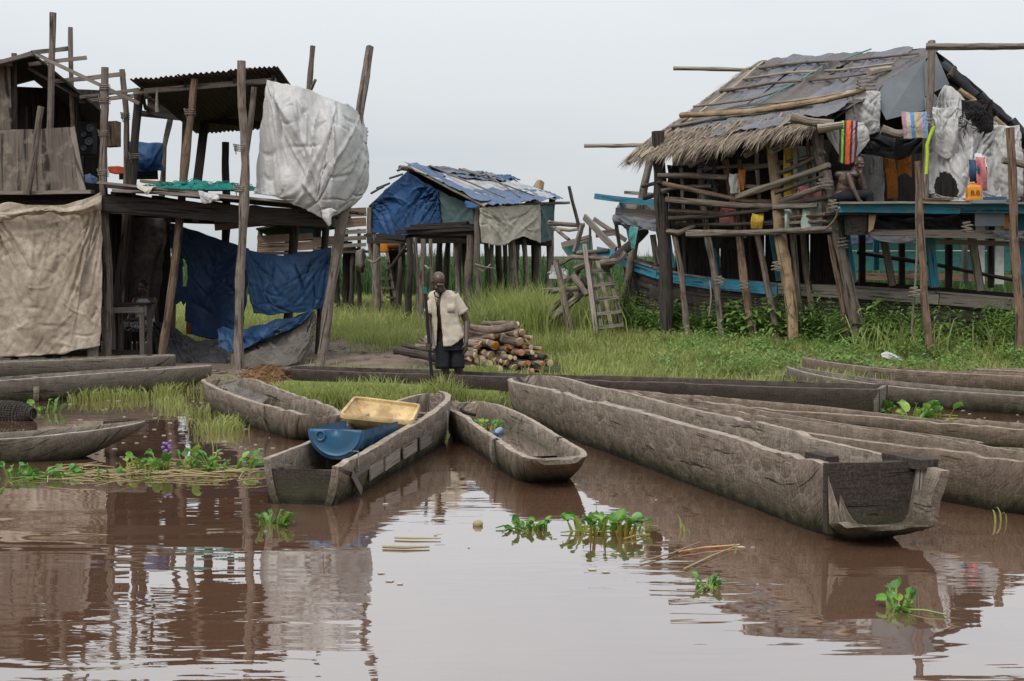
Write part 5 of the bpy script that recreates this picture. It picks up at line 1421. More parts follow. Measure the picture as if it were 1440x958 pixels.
# far side of the hull and the deck inside
rows = [[gwp(i / 20) + Vector((0.3, 2.7, 0.1)), Vector((gwp(i / 20).x + 0.3, gwp(i / 20).y + 2.7, 0.1))] for i in range(21)]
MB().grid(rows, swap=True).build('far_side', M['hull'], boat)
rows = [[gwp(i / 20) + Vector((0, 0.1, -0.75)), gwp(i / 20) + Vector((0.3, 2.7, -0.75))] for i in range(21)]
MB().grid(rows, swap=True).build('deck', M['plank_dark'], boat)
MB().grid([[gwp(0), gwp(0) + Vector((0.3, 2.7, 0.1))], [gwp(0) + Vector((0.6, 0.4, -1.6)), gwp(0) + Vector((0.8, 2.3, -1.5))]]).build('bow_face', M['hull'], boat)
for i in range(6):
    a, b = gwp(i / 9.0) + Vector((0, -0.05, -0.06)), gwp((i + 1) / 9.0) + Vector((0, -0.05, -0.06))
    plank('gunwale_board', a, b - (b - a).normalized() * 0.012, 0.20, 0.07, M['blue_wood'] if i < 5 else M['plank'], boat, (0, 0, 1), 0.004, 0.04)
for i in range(6, 9):
    a, b = gwp(i / 9.0) + Vector((0, -0.05, -0.08)), gwp((i + 1) / 9.0) + Vector((0, -0.05, -0.08))
    plank('gunwale_board', a, b - (b - a).normalized() * 0.012, 0.17, 0.08, M['plank'], boat, (0, 0, 1), 0.004, 0.06)
for i in range(9):
    a, b = gwp(i / 9.0) + Vector((0, 0.08, 0.03)), gwp((i + 1) / 9.0) + Vector((0, 0.08, 0.03))
    plank('cap_board', a, b - (b - a).normalized() * 0.01, 0.26, 0.04, M['plank'], boat, (0, 1, 0), 0.004, 0.04)
# rails, stanchions, upper deck
for a in ((838, 276, 945, 289, 26.4, 25.2, 8, 'blue_wood'), (880, 271, 985, 278, 26.9, 25.6, 5, 'plank'), (868, 308, 945, 318, 26.3, 25.4, 7, 'plank')):
    wbeam('upper_rail', *a[:7], 0.10, M[a[7]], boat)
for k in range(6):
    wbeam('fore_deck_board', 866 + 2 * k, 303 - 3.0 * k, 962, 309 - 3.2 * k, 26.3 + 0.3 * k, 25.2 + 0.3 * k, 4, 0.3, M['plank'], boat, (0, 1, 0))
for (x0, y0, x1, y1, Y, w, mt) in ((874, 280, 879, 303, 26.2, 8, 'blue_wood'), (884, 318, 893, 366, 26.0, 8, 'blue_wood'), (931, 285, 935, 310, 25.6, 8, 'blue_wood'), (938, 325, 945, 376, 25.3, 8, 'blue_wood'), (907, 282, 912, 308, 26.0, 6, 'plank'),
                                   (918, 330, 924, 372, 25.6, 8, 'plank'), (1000, 300, 1010, 386, 24.9, 7, 'blue_wood'), (1086, 330, 1096, 395, 24.0, 8, 'blue_wood'), (1183, 296, 1197, 398, 22.9, 14, 'blue_wood'), (1303, 296, 1315, 404, 22.3, 11, 'blue_wood'), (1433, 288, 1440, 414, 21.9, 12, 'blue_wood'),
                                   (1242, 332, 1255, 402, 22.6, 9, 'plank'), (1366, 330, 1379, 409, 22.1, 10, 'plank'), (866, 312, 872, 352, 26.5, 5, 'post_dark'), (1212, 320, 1212, 400, 25.2, 9, 'plank_dark'), (1268, 315, 1268, 400, 25.2, 8, 'plank_dark'), (1334, 320, 1334, 405, 25.0, 9, 'plank_dark'), (1393, 318, 1393, 405, 25.0, 7, 'plank_dark'),
                                   (1355, 318, 1358, 400, 25.4, 6, 'plank'), (1232, 318, 1232, 380, 25.5, 7, 'blue_wood'), (1309, 318, 1310, 400, 25.5, 8, 'blue_wood')):
    plank('stanchion', W(x0, y0, Y), W(x1, y1, Y), sc(w, Y), 0.08, M[mt], boat, (1, 0, 0))
wbeam('upper_rail', 1180, 291, 1350, 293, 21.4, 21.2, 15, 0.07, M['blue_wood'], boat)
wbeam('upper_rail', 1350.5, 292, 1600, 296, 21.2, 20.9, 14, 0.07, M['blue_wood'], boat)
wbeam('rail_cap', 1180, 285, 1600, 287, 21.35, 20.85, 3, 0.26, M['plank'], boat)
wbeam('side_beam', 1222, 328, 1440, 330, 21.6, 21.3, 11, 0.10, M['plank'], boat)
wbeam('side_beam', 1440.5, 330, 1600, 334, 21.3, 21.0, 11, 0.10, M['plank'], boat)
wbeam('side_beam', 1315, 340, 1440, 343, 21.9, 21.6, 7, 0.08, M['plank'], boat)
def udz(Y): return 2.42
for k in range(9):
    Yk = 21.6 + 0.42 * k
    plank('upper_deck_board', Vector((5.05 + 0.02 * k, Yk, 2.42)), Vector((9.9, Yk - 0.25, 2.42)), 0.39, 0.04, M['plank_dark'], boat, (0, 1, 0), 0.003)
sheet('side_panel', [(1371, 286, 21.25), (1412, 287, 21.25), (1413, 318, 21.25), (1371, 318, 21.25)], 0.02, M['galv'], boat)
wpole('stay_pole', [(1205, 355, 25.2), (1330, 375, 25.0), (1445, 398, 24.9)], 3, M['post_dark'], boat)
# ---- shack
sh = thing('thatched_shack', 'thatch-edged shack of poles with grey sheeted roof on the blue boat', 'shack', (5.0, 22.6, 0.25))
for (xt, yt, xb, yb, Yt, Yb, r, mt) in ((925, 185, 938, 472, 24.2, 24.0, 10, 'post_dark'), (921, 190, 905, 275, 26.0, 26.0, 6, 'post'), (948, 325, 967, 460, 23.9, 23.7, 4.6, 'post'), (984, 238, 1014, 460, 23.9, 23.6, 5.0, 'post'), (1020, 225, 1060, 470, 23.7, 23.2, 6.2, 'post_brown'),
                                        (1064, 328, 1094, 477, 23.3, 22.9, 4.8, 'post'), (1084, 200, 1115, 480, 23.0, 22.6, 8.6, 'peeled'), (1115, 330, 1128, 474, 23.0, 22.8, 5.2, 'post'), (1128, 328, 1146, 460, 23.2, 23.0, 4.6, 'post'), (1162, 240, 1204, 468, 22.0, 21.8, 7.2, 'post'),
                                        (1167, 330, 1189, 455, 22.1, 22.0, 4.6, 'post_brown'), (1140, 178, 1178, 330, 22.3, 22.1, 7.5, 'post'), (1290, 227, 1306, 506, 20.1, 20.0, 5.4, 'post_brown'), (1420, 180, 1432, 500, 20.3, 20.1, 6.4, 'post_brown'),
                                        (1437, 210, 1446, 480, 22.0, 22.0, 6, 'post'), (1100, 225, 1112, 450, 24.5, 24.5, 5, 'post_dark'), (1050, 230, 1060, 440, 25.0, 25.0, 5, 'post_dark'), (975, 240, 985, 440, 25.6, 25.6, 5, 'post_dark'), (962, 330, 970, 440, 25.0, 25.0, 4, 'post_dark')):
    post('post', xt, yt, xb, yb, Yt, Yb, r, M[mt], sh)
for (pts, r, mt) in (([(925, 247, 23.9), (975, 247, 23.7), (1024, 250, 23.4)], 4.2, 'post'), ([(932, 258, 23.8), (985, 270, 23.6), (1038, 281, 23.3), (1112, 285, 22.9)], 3.3, 'post_brown'), ([(936, 281, 23.8), (1030, 289, 23.3), (1142, 291, 22.4)], 4.6, 'post'),
                     ([(940, 308, 23.8), (1010, 304, 23.4), (1082, 295, 22.9)], 3.6, 'post_dark'), ([(966, 329, 23.6), (1060, 328, 23.0), (1182, 322, 21.9)], 5.0, 'post'), ([(1036, 277, 23.3), (1100, 256, 22.7), (1166, 232, 22.0)], 4.6, 'bamboo'), ([(1098, 283, 22.7), (1130, 272, 22.3), (1170, 258, 21.9)], 4.2, 'post'),
                     ([(1046, 238, 23.4), (1090, 231, 23.0), (1138, 221, 22.4)], 3.8, 'post'), ([(1096, 289, 22.7), (1130, 283, 22.3), (1172, 277, 21.9)], 3.6, 'post_dark'), ([(938, 326, 23.9), (955, 328, 23.8), (978, 317, 23.7)], 4.2, 'post'), ([(1088, 292, 22.6), (1120, 290, 22.3), (1150, 289, 22.1)], 4, 'post'),
                     ([(904, 262, 25.0), (930, 256, 23.9)], 3, 'post_dark'), ([(906, 279, 24.9), (938, 270, 23.85)], 3, 'post_dark')):
    wpole('wall_rail', pts, r, M[mt], sh)
for k, (x0, y0, x1, y1, Y0, Y1, r, mt) in enumerate(((930, 268, 1000, 262, 24.0, 23.7, 2.6, 'post'), (940, 296, 1050, 300, 23.9, 23.3, 2.8, 'post_brown'), (950, 316, 1090, 313, 23.9, 22.9, 3.0, 'post_dark'), (990, 238, 1060, 232, 23.8, 23.4, 2.8, 'post'), (1040, 262, 1110, 268, 23.3, 22.8, 2.6, 'post'),
                                                  (1096, 244, 1160, 214, 22.8, 22.1, 3.2, 'post'), (1100, 306, 1176, 300, 22.6, 21.9, 3.4, 'post_brown'), (1090, 272, 1164, 246, 22.7, 22.0, 2.8, 'post_dark'), (1110, 314, 1180, 312, 22.5, 21.9, 2.8, 'post'))):
    wpole('wall_rail', [(x0, y0, Y0), ((x0 + x1) / 2, (y0 + y1) / 2 + rnd.uniform(-3, 3), (Y0 + Y1) / 2), (x1, y1, Y1)], r, M[mt], sh)
for k, (x0, y0, x1, y1, Y, r, mt) in enumerate(((958, 236, 964, 330, 23.95, 3.0, 'post'), (1004, 228, 1010, 330, 23.7, 3.4, 'post_dark'), (1040, 225, 1048, 335, 23.5, 3.6, 'post_brown'), (1064, 215, 1070, 330, 23.3, 3.0, 'post'), (1118, 200, 1124, 330, 22.6, 4.0, 'post'), (1136, 200, 1146, 325, 22.5, 3.2, 'post_brown'), (1154, 190, 1160, 325, 22.3, 4.2, 'post'))):
    wpole('wall_stake', [(x0, y0, Y), (x1, y1, Y - 0.1)], r, M[mt], sh)
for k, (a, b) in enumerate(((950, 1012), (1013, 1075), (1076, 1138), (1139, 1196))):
    sheet('shade_panel', [(a, 322, 25.4 - 0.25 * k), (b, 320, 25.2 - 0.25 * k), (b, 410, 25.2 - 0.25 * k), (a, 406, 25.4 - 0.25 * k)], 0.03, M['plank_dark'], sh)  # dark panels added to stand in for the shaded boat interior
# roof planes
RL, RR, EL_, ER = W(1070, 89, 25.6), W(1312, 72, 23.2), W(892, 222, 24.3), W(1152, 178, 21.8)
ER2 = W(1452, 212, 22.6); EB2 = ER2 + (RL - RR)
def rs(u, v, l=0.0):
    n = (RR - RL).cross(EL_ - RL).normalized()
    if n.z < 0: n = -n
    return RL.lerp(RR, u).lerp(EL_.lerp(ER, u), v) + n * l
sheet('roof_base', [rs(0, 0, -0.03), rs(1, 0, -0.03), rs(1, 0.97, -0.03), rs(0, 0.97, -0.03)], 0.04, M['plank_dark'], sh)
sheet('roof_base', [RL + Vector((0, 0, -0.05)), RR + Vector((0, 0, -0.05)), ER2, EB2], 0.04, M['plank_dark'], sh)
for k in range(7):       # overlapping sheets laid from ridge to eave
    u0, u1 = k / 7 - 0.02, (k + 1) / 7 + 0.035
    vb = 0.80 + 0.05 * n3(k * 1.7, 2, 2) if k < 3 else 0.88 + 0.05 * n3(k * 1.7, 2, 2)
    cloth('roof_cover', [[rs(lerp(u0, u1, q), v, 0.03 + 0.022 * (k % 2) + 0.02 * math.sin(q * 3.1)) for q in (0, 0.5, 1)] for v in (-0.02, 0.28, 0.56, vb)], M['grey_tarp'] if k in (1, 2, 5) else M['brown_tarp'], 40, 80, 0.03, 2.6, 0.02, 3.5, 61 + k * 0.7, parent=sh, pin=False, cr=(34, 0.05), edge=0.03)
for k, v in enumerate((0.12, 0.24, 0.36, 0.62, 0.74)):
    pole('roof_pole', [rs(0.03 + 0.05 * (k % 2), v, 0.10), rs(0.35, v - 0.02, 0.11), rs(0.65, v + 0.01, 0.11), rs(0.99 - 0.06 * (k % 3), v - 0.015, 0.10)], 0.022 if k % 2 else 0.03, 0.018, M['bamboo'] if k % 2 else M['post'], sh, 0.012)
cloth('roof_cover', [[rs(u, v, 0.10 + 0.02 * math.sin(u * 9)) for u in (0.34, 0.55, 0.8, 1.03)] for v in (0.74, 0.84, 0.95)], M['grey_tarp'], 80, 34, 0.035, 2.2, 0.02, 3, 62, parent=sh, pin=False, cr=(50, 0.05), edge=0.03)
cloth('roof_cover', [[RL + Vector((0, 0, 0.05)), RL.lerp(RR, 0.5) + Vector((0, 0, 0.03)), RR + Vector((0, 0, 0.06))], [RL.lerp(EB2, 0.5) + Vector((0.05, 0, 0.08)), RL.lerp(RR, 0.5).lerp(EB2.lerp(ER2, 0.5), 0.5) + Vector((0, 0, 0.06)), RR.lerp(ER2, 0.5) + Vector((0.05, -0.05, 0.08))],
                      [EB2, EB2.lerp(ER2, 0.5), ER2 + Vector((0.05, -0.05, 0.04))]], M['black_tarp'], 40, 40, 0.03, 2, 0.015, 4, 63, parent=sh, pin=False)
# thatch fringe
r2 = random.Random(5)
tv, tf, tt = [], [], []
Dn = (EL_ - RL).normalized(); Al = (RR - RL).normalized()
def straw(p, d, L, w, tint):
    s = Al * w
    b = len(tv)
    nz = Vector((0, 0, 1))
    q = p + d * L * 0.55; e = p + d * L + Vector((0, 0, -0.12 * L))
    tv.extend([p - s, p + s, q + s * 0.8, q - s * 0.8, e])
    tf.extend([(b, b + 1, b + 2, b + 3), (b + 3, b + 2, b + 4)]); tt.extend([tint] * 5)
for k in range(5200):
    u = r2.uniform(-0.03, 0.995); lay = r2.random()
    v = 0.79 + 0.22 * lay + 0.02 * n3(u * 20, 1, 1)
    p = rs(u, v, 0.02 + 0.09 * (1 - lay) * r2.random() + 0.04 * r2.random())
    cl = n3(u * 26, lay * 3, 3); cl2 = n3(u * 55, lay * 2, 8)
    d = (Dn + Al * (r2.gauss(0, 0.20) + 0.55 * cl + 0.3 * cl2) + Vector((0, 0, r2.gauss(-0.18 + 0.25 * cl2, 0.16)))).normalized()
    straw(p, d, r2.uniform(0.10, 0.40) * (1 + 0.7 * n3(u * 19, 3, 3)), r2.choice((0.003, 0.005, 0.008, 0.014)) * r2.uniform(0.8, 1.3), min(0.9, max(0, r2.gauss(0.45 + 0.3 * cl, 0.26))))
for k in range(1500):        # along the left rake
    v = r2.uniform(0.05, 1.0)
    p = rs(-0.02 + r2.uniform(-0.015, 0.03), v, r2.uniform(-0.03, 0.06))
    d = (Dn * 0.9 - Al * r2.uniform(0.0, 0.5) + Vector((0, 0, r2.gauss(-0.1, 0.1)))).normalized()
    straw(p, d, r2.uniform(0.1, 0.3), r2.uniform(0.003, 0.009), min(0.9, max(0, r2.gauss(0.4, 0.25))))
me = bpy.data.meshes.new('thatch'); off = worigin(sh)
me.from_pydata([v - off for v in tv], [], tf)
a_ = me.attributes.new('tint', 'FLOAT', 'POINT'); a_.data.foreach_set('value', tt)
me.materials.append(M['thatch'])
th_ = bpy.data.objects.new('thatch', me); C.objects.link(th_); th_.parent = sh; th_['kind'] = 'stuff'
# roof poles
for (pts, r, mt) in (([(1062, 95, 25.6), (1160, 90, 24.7), (1262, 80, 23.7)], 4.0, 'bamboo'), ([(947, 96, 25.9), (1000, 97, 25.9), (1066, 99, 25.8)], 3.0, 'bamboo'), ([(822, 205, 25.4), (870, 205, 25.2), (916, 204, 25.0)], 3.0, 'bamboo'),
                     ([(1068, 92, 25.4), (980, 160, 24.8), (960, 172, 24.7), (884, 230, 24.1)], 3.8, 'post'), ([(1074, 88, 25.3), (1000, 148, 24.8), (900, 222, 24.0)], 3.0, 'bamboo'), ([(1064, 100, 25.5), (965, 170, 24.9)], 3.4, 'bamboo'),
                     ([(958, 162, 24.5), (1060, 157, 23.4), (1165, 140, 22.2), (1216, 126, 22.2)], 4.4, 'peeled'), ([(1062, 108, 25.2), (1130, 118, 24.2), (1216, 119, 23.0)], 3.4, 'bamboo'), ([(1040, 122, 25.0), (1090, 131, 24.2), (1150, 124, 23.6)], 1.8, 'bamboo'),
                     ([(975, 150, 24.6), (1060, 140, 23.9), (1150, 108, 24.0)], 1.6, 'post'), ([(1100, 97, 25.1), (1190, 104, 24.0), (1262, 112, 22.9)], 1.8, 'bamboo'), ([(1020, 182, 23.4), (1090, 170, 22.8), (1150, 158, 22.2)], 2.0, 'bamboo'), ([(1120, 92, 24.9), (1090, 130, 24.2), (1062, 165, 23.5)], 1.2, 'post_dark'), ([(968, 233, 23.9), (1000, 218, 23.9)], 4.5, 'bamboo'), ([(1048, 219, 23.2), (1074, 206, 23.4)], 4.2, 'bamboo'), ([(1084, 214, 22.6), (1110, 200, 22.8)], 5, 'bamboo'), ([(1112, 165, 21.7), (1140, 172, 21.65), (1172, 174, 21.6)], 6.5, 'post'), ([(1150, 181, 21.5), (1186, 176, 21.4)], 6.2, 'bamboo'),
                     ([(1302, 66, 21.6), (1370, 66, 21.4), (1460, 65, 21.2), (1540, 64, 21.0)], 5.0, 'post'), ([(1311, 58, 22.0), (1307, 130, 21.8), (1303, 178, 21.8), (1300, 290, 21.7)], 5.2, 'post'), ([(1240, 182, 22.0), (1262, 190, 22.0), (1282, 186, 22.0)], 7, 'post'), ([(1222, 102, 22.6), (1252, 96, 22.9)], 4.5, 'bamboo'),
                     ([(1335, 108, 22.3), (1343, 95, 22.4)], 4, 'post_dark'), ([(1348, 128, 22.4), (1370, 142, 22.4)], 5, 'peeled'), ([(1396, 168, 22.3), (1420, 186, 22.3)], 6, 'peeled'), ([(1348, 147, 22.2), (1374, 144, 22.1)], 4.2, 'peeled'), ([(1410, 225, 20.3), (1440, 232, 20.3), (1480, 240, 20.3)], 5, 'post')):
    wpole('roof_pole', pts, r, M[mt], sh)
for (pts) in ([(1010, 205, 23.6), (1060, 178, 23.7), (1110, 130, 24.2)],):
    pole('roof_rope', [rs(0.36, 0.80, 0.09), rs(0.45, 0.5, 0.1), rs(0.50, 0.2, 0.1), rs(0.66, -0.02, 0.1)], 0.012, 0.012, M['teal_cloth'], sh, 0.005)
# rolled black tarp along the right rake
for (a, b) in (((1322, 92, 22.7), (1372, 136, 22.5)), ((1376, 136, 22.5), (1418, 172, 22.4)), ((1420, 172, 22.4), (1452, 206, 22.4))):
    o = pole('rolled_edge', [W(*a), W(*b)], 0.10, 0.09, M['black_tarp'], sh, 0.01, 10, 0.35)
# gable panels
sheet('gable_panel', [(1224, 126, 22.4), (1302, 82, 22.5), (1300, 155, 22.4), (1246, 169, 22.3)], 0.015, M['galv'], sh)
sheet('gable_panel', [(1300, 92, 22.42), (1313, 68, 22.45), (1335, 119, 22.42), (1301, 136, 22.40)], 0.015, M['galv'], sh)
sheet('gable_panel', [(1300, 138, 22.38), (1314, 132, 22.38), (1323, 143, 22.36), (1301, 156, 22.34)], 0.012, M['galv'], sh)
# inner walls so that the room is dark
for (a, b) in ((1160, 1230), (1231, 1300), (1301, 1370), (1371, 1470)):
    sheet('dark_back_wall', [(a, 140 if a < 1240 else (180 if a < 1371 else 235), 25.2), (b, 140 if a < 1240 else (180 if a < 1371 else 235), 25.2), (b, 292, 25.2), (a, 292, 25.2)], 0.03, M['plank_dark'], sh)
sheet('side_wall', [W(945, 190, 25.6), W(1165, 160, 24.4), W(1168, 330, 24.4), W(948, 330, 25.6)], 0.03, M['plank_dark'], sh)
def hang(name, label, cat, x0, x1, yt, yb, Y, mat, seed=1, dx=0, n=24, fold=0.05, fs=5, tipy=0, crum=0.006, Y1=None):
    Y1 = Y1 or Y
    xm = (x0 + x1) / 2; Ym = (Y + Y1) / 2
    return cloth(name, [[(x0, yt, Y), (xm, yt + 1, Ym), (x1, yt, Y1)], [(x0 + dx * .5, (yt + yb) / 2, Y - .03), (xm + dx * .5, (yt + yb) / 2, Ym - .05), (x1 + dx * .5, (yt + yb) / 2, Y1 - .03)],
                        [(x0 + dx, yb, Y), (xm + dx, yb + tipy, Ym), (x1 + dx, yb, Y1)]], mat, n + 16, n + 24, fold, fs, crum, 5, seed, lab=(label, cat), cr=(36, 0.05))
M['towel'] = stripes('striped_towel', [(0.02, 0.02, 0.025), (0.30, 0.62, 0.04), (0.02, 0.02, 0.025), (0.80, 0.13, 0.02), (0.80, 0.13, 0.02), (0.02, 0.02, 0.025), (0.55, 0.20, 0.26), (0.02, 0.02, 0.03), (0.03, 0.04, 0.12)], 0, 3.1)
M['bag'] = stripes('striped_bag', [(0.50, 0.28, 0.32), (0.55, 0.50, 0.45), (0.14, 0.30, 0.55), (0.55, 0.48, 0.25), (0.50, 0.34, 0.36), (0.20, 0.36, 0.55), (0.55, 0.44, 0.42), (0.50, 0.28, 0.32)], 0, 1.9)
tR = NT('dotted_rug')
vv = tR.n.new('ShaderNodeTexVoronoi'); vv.inputs['Scale'].default_value = 34; vv.inputs['Randomness'].default_value = 0.15
tR.l.new(tR.coord('UV'), vv.inputs['Vector'])
hs = tR.n.new('ShaderNodeHueSaturation'); hs.inputs['Saturation'].default_value = 1.1; hs.inputs['Value'].default_value = 0.6; tR.l.new(vv.outputs['Color'], hs.inputs['Color'])
M['rug'] = tR.done(tR.mix(tR.ramp(vv.outputs['Distance'], [(0.28, 0.0), (0.36, 1.0)]), hs.outputs[0], (0.03, 0.028, 0.035)), 0.9)
hang('dark_hanging', 'dark grey cloth at the left end of the pole wall', 'cloth', 938, 986, 232, 322, 24.1, M['dark_cloth'], 71, 4, 26, 0.06, 4)
hang('dotted_rug', 'rug with rows of coloured dots hanging in the pole wall', 'rug', 980, 1010, 222, 292, 23.95, M['rug'], 72, 2, 22, 0.04, 5)
hang('brown_hanging', 'brown cloth hanging in the shadow of the thatch', 'cloth', 1008, 1038, 215, 300, 24.0, M['brown_cloth'], 73, 2, 24, 0.08, 6)
hang('white_bundle', 'small white bundle tied to the pole wall under the thatch', 'bundle', 1026, 1040, 244, 272, 23.2, M['white_tarp'], 74, 1, 16, 0.06, 9)
hang('rust_rag', 'rust coloured rag beside the white bundle', 'rag', 1039, 1048, 238, 268, 23.2, M['orange_cloth'], 75, -2, 12, 0.05, 9)
hang('charcoal_hanging', 'charcoal cloth filling the middle of the pole wall', 'cloth', 1046, 1092, 236, 286, 23.5, M['dark_cloth'], 76, 3, 26, 0.07, 5)
hang('lower_bundle', 'dark bundle of clothes bulging below the wall rails', 'bundle', 994, 1050, 300, 350, 23.9, M['dark_cloth'], 77, 4, 26, 0.12, 5)
hang('yellow_cloth', 'narrow yellow and red cloth strip right of the peeled post', 'cloth', 1102, 1118, 206, 282, 22.75, M['yellow_cloth'], 78, 0, 18, 0.04, 7)
hang('printed_sack', 'white printed sack high in the pole wall corner', 'sack', 1118, 1146, 205, 270, 22.7, M['sack'], 79, 2, 22, 0.06, 5)
hang('printed_sack', 'white and green sack above the lowest wall rail', 'sack', 1103, 1128, 294, 324, 22.6, M['sack'], 80, 0, 20, 0.10, 5)
hang('printed_sack', 'bulging white and green sack by the corner post', 'sack', 1128, 1164, 283, 322, 22.3, M['sack'], 81, 0, 22, 0.12, 4)
hang('red_printed_sack', 'red and white printed sack tucked behind the corner rails', 'sack', 1122, 1160, 262, 288, 22.5, M['pink_cloth'], 82, 0, 20, 0.08, 5)
hang('corner_sheet', 'grey white sheet hanging in a point over the shirtless man', 'sheet', 1158, 1216, 172, 196, 22.1, M['white_tarp'], 83, 6, 30, 0.08, 3, 32)
hang('gable_rag', 'bundled white rags knotted at the roof corner', 'rag', 1190, 1238, 128, 186, 22.25, M['white_tarp'], 84, -2, 30, 0.12, 3, 4, 0.03)
hang('striped_towel', 'black towel with lime, orange and pink stripes over a pole end', 'towel', 1181, 1206, 170, 228, 21.75, M['towel'], 85, -2, 24, 0.02, 8, 3, 0.004)
hang('striped_bag', 'pale bag with pink, blue and yellow stripes hanging at the gable', 'bag', 1268, 1303, 157, 195, 21.55, M['bag'], 86, 3, 24, 0.02, 4, -1, 0.008)
hang('black_awning', 'black sheet sagging across the front of the gable room', 'sheet', 1208, 1300, 188, 214, 22.3, M['black_tarp'], 87, 6, 34, 0.08, 3, 10)
hang('orange_cloth', 'long orange cloth hanging inside the gable room', 'cloth', 1244, 1258, 222, 280, 22.9, M['orange_cloth'], 88, 5, 20, 0.06, 6)
hang('orange_shirt', 'short orange cloth hanging next to the long one', 'cloth', 1264, 1283, 200, 250, 22.6, M['orange_cloth'], 89, -1, 20, 0.05, 7, -6)
hang('pale_sheet', 'pale grey sheet hanging behind the seated shirtless man', 'sheet', 1210, 1240, 216, 286, 23.2, M['white_tarp'], 90, 4, 24, 0.10, 4)
hang('grey_mat', 'grey woven mat standing at the back of the gable room', 'mat', 1232, 1258, 214, 284, 23.6, M['greysheet'], 91, 2, 20, 0.04, 4)
def hW(u, v):
    e = ((u - 0.22) / 0.13) ** 2 + ((v - 0.76) / 0.145) ** 2 < 1 + 0.25 * n3(u * 30, v * 30, 2)
    f = ((u - 0.27) / 0.045) ** 2 + ((v - 0.34) / 0.12) ** 2 < 1
    g = ((u - 0.60) / 0.055) ** 2 + ((v - 0.56) / 0.12) ** 2 < 1
    return e or f or g
cloth('torn_white_sheet', [[(1328, 120, 22.2), (1340, 124, 22.2), (1356, 140, 22.2), (1382, 158, 22.2), (1404, 172, 22.2)],
                           [(1310, 160, 22.1), (1334, 170, 22.0), (1362, 178, 21.95), (1394, 190, 22.0), (1426, 200, 22.1)],
                           [(1306, 210, 22.0), (1334, 218, 21.85), (1366, 222, 21.8), (1400, 226, 21.9), (1432, 228, 22.0)],
                           [(1302, 262, 21.9), (1334, 268, 21.75), (1368, 276, 21.7), (1402, 276, 21.8), (1434, 272, 21.9)],
                           [(1306, 276, 21.9), (1336, 282, 21.7), (1366, 284, 21.7), (1402, 284, 21.8), (1434, 282, 21.9)]],
      M['white_tarp'], 120, 120, 0.10, 1.6, 0.015, 2.4, 92, cr=(130, 0.07), holes=hW, lab=('torn white plastic sheet with round holes covering the right gable', 'sheet'))
m = MB(); r3 = random.Random(3)
for k in range(42):
    x, y = r3.uniform(1350, 1392), r3.gauss(166, 8)
    pts = []
    a = r3.uniform(0, 6.28)
    for q in range(9):
        pts.append(W(x, y, 21.86 - 0.12 * r3.random())); a += r3.gauss(0, 0.9); x += math.cos(a) * 3.2; y += math.sin(a) * 2.6 + 0.2
    m.tube(pts, [r3.uniform(0.003, 0.008)] * 9, 4, 0)
o = m.build('tangled_net', M['black_tarp']); tag(o, 'black tangled net over the upper part of the torn white sheet', 'net')
hang('black_net_sheet', 'black mesh cloth behind the tangled net at the right gable', 'cloth', 1352, 1396, 140, 186, 22.0, M['dark_cloth'], 93, 2, 30, 0.06, 4, 8, 0.02)
for k, (x0, x1, yt, yb, Y, mt, lb) in enumerate(((950, 976, 296, 330, 24.0, 'brown_cloth', 'brown sack pressed behind the lower left wall rails'), (1050, 1088, 296, 326, 23.4, 'dark_cloth', 'dark cloth bundle low in the middle of the pole wall'), (1012, 1034, 284, 318, 23.5, 'pink_cloth', 'dull pink cloth behind the lower wall rails'),
        (1068, 1090, 208, 236, 23.4, 'brown_cloth', 'brown cloth under the thatch left of the peeled post'), (1146, 1168, 196, 236, 22.4, 'greysheet', 'grey sacking stuffed beside the top of the corner post'), (1058, 1074, 300, 322, 23.0, 'yellow_cloth', 'yellow rag low behind the wall rails'), (1160, 1182, 232, 286, 22.6, 'dark_cloth', 'black cloth behind the corner post'))):
    hang('wall_cloth', lb, 'cloth', x0, x1, yt, yb, Y, M[mt], 200 + k, rnd.uniform(-3, 3), 20, 0.08, 5)
hang('torn_strip', 'torn white strip of sheeting at the far right of the gable', 'sheet', 1398, 1434, 176, 276, 21.75, M['white_tarp'], 301, 2, 34, 0.12, 4, 6, 0.02)
hang('torn_strip', 'torn white flap hanging above the round hole of the gable sheet', 'sheet', 1312, 1346, 150, 214, 21.75, M['white_tarp'], 302, 3, 30, 0.10, 4, 10, 0.02)
hang('pink_cloth', 'pink cloth hanging through a hole in the torn white sheet', 'cloth', 1372, 1386, 220, 268, 21.5, M['pink_cloth'], 94, 3, 18, 0.05, 8)
hang('blue_trousers', 'blue trousers hanging beside the pink cloth', 'trousers', 1362, 1375, 224, 258, 21.55, M['jean'], 95, 2, 18, 0.05, 8)
M['lime'] = plain('lime_plastic', (0.45, 0.62, 0.03), 0.5)
o = wpole('lime_strap', [(1314, 178, 21.5), (1304, 200, 21.5), (1302, 245, 21.5)], 2.4, M['lime'], None); tag(o, 'lime green strap hanging beside the gable pole', 'strap')
o = cloth('bow_tarp', [[(862, 301, 26.2), (885, 304, 25.9), (915, 308, 25.5), (948, 312, 25.0)], [(862, 310, 26.1), (888, 316, 25.75), (915, 320, 25.4), (948, 320, 25.0)], [(866, 316, 26.15), (888, 326, 25.8), (912, 324, 25.4), (946, 330, 25.05)]],
          M['grey_tarp'], 50, 22, 0.06, 5, 0.03, 5, 96, lab=('purple grey tarp draped over the edge of the boat foredeck', 'tarp'))
o = cloth('bow_rag', [[(886, 318, 25.6), (898, 320, 25.5)], [(885, 334, 25.6), (896, 336, 25.5)], [(888, 350, 25.6), (892, 352, 25.5)]], M['teal_cloth'], 10, 20, 0.04, 8, 0.02, 7, 97, lab=('pale rag hanging under the boat foredeck', 'rag'))
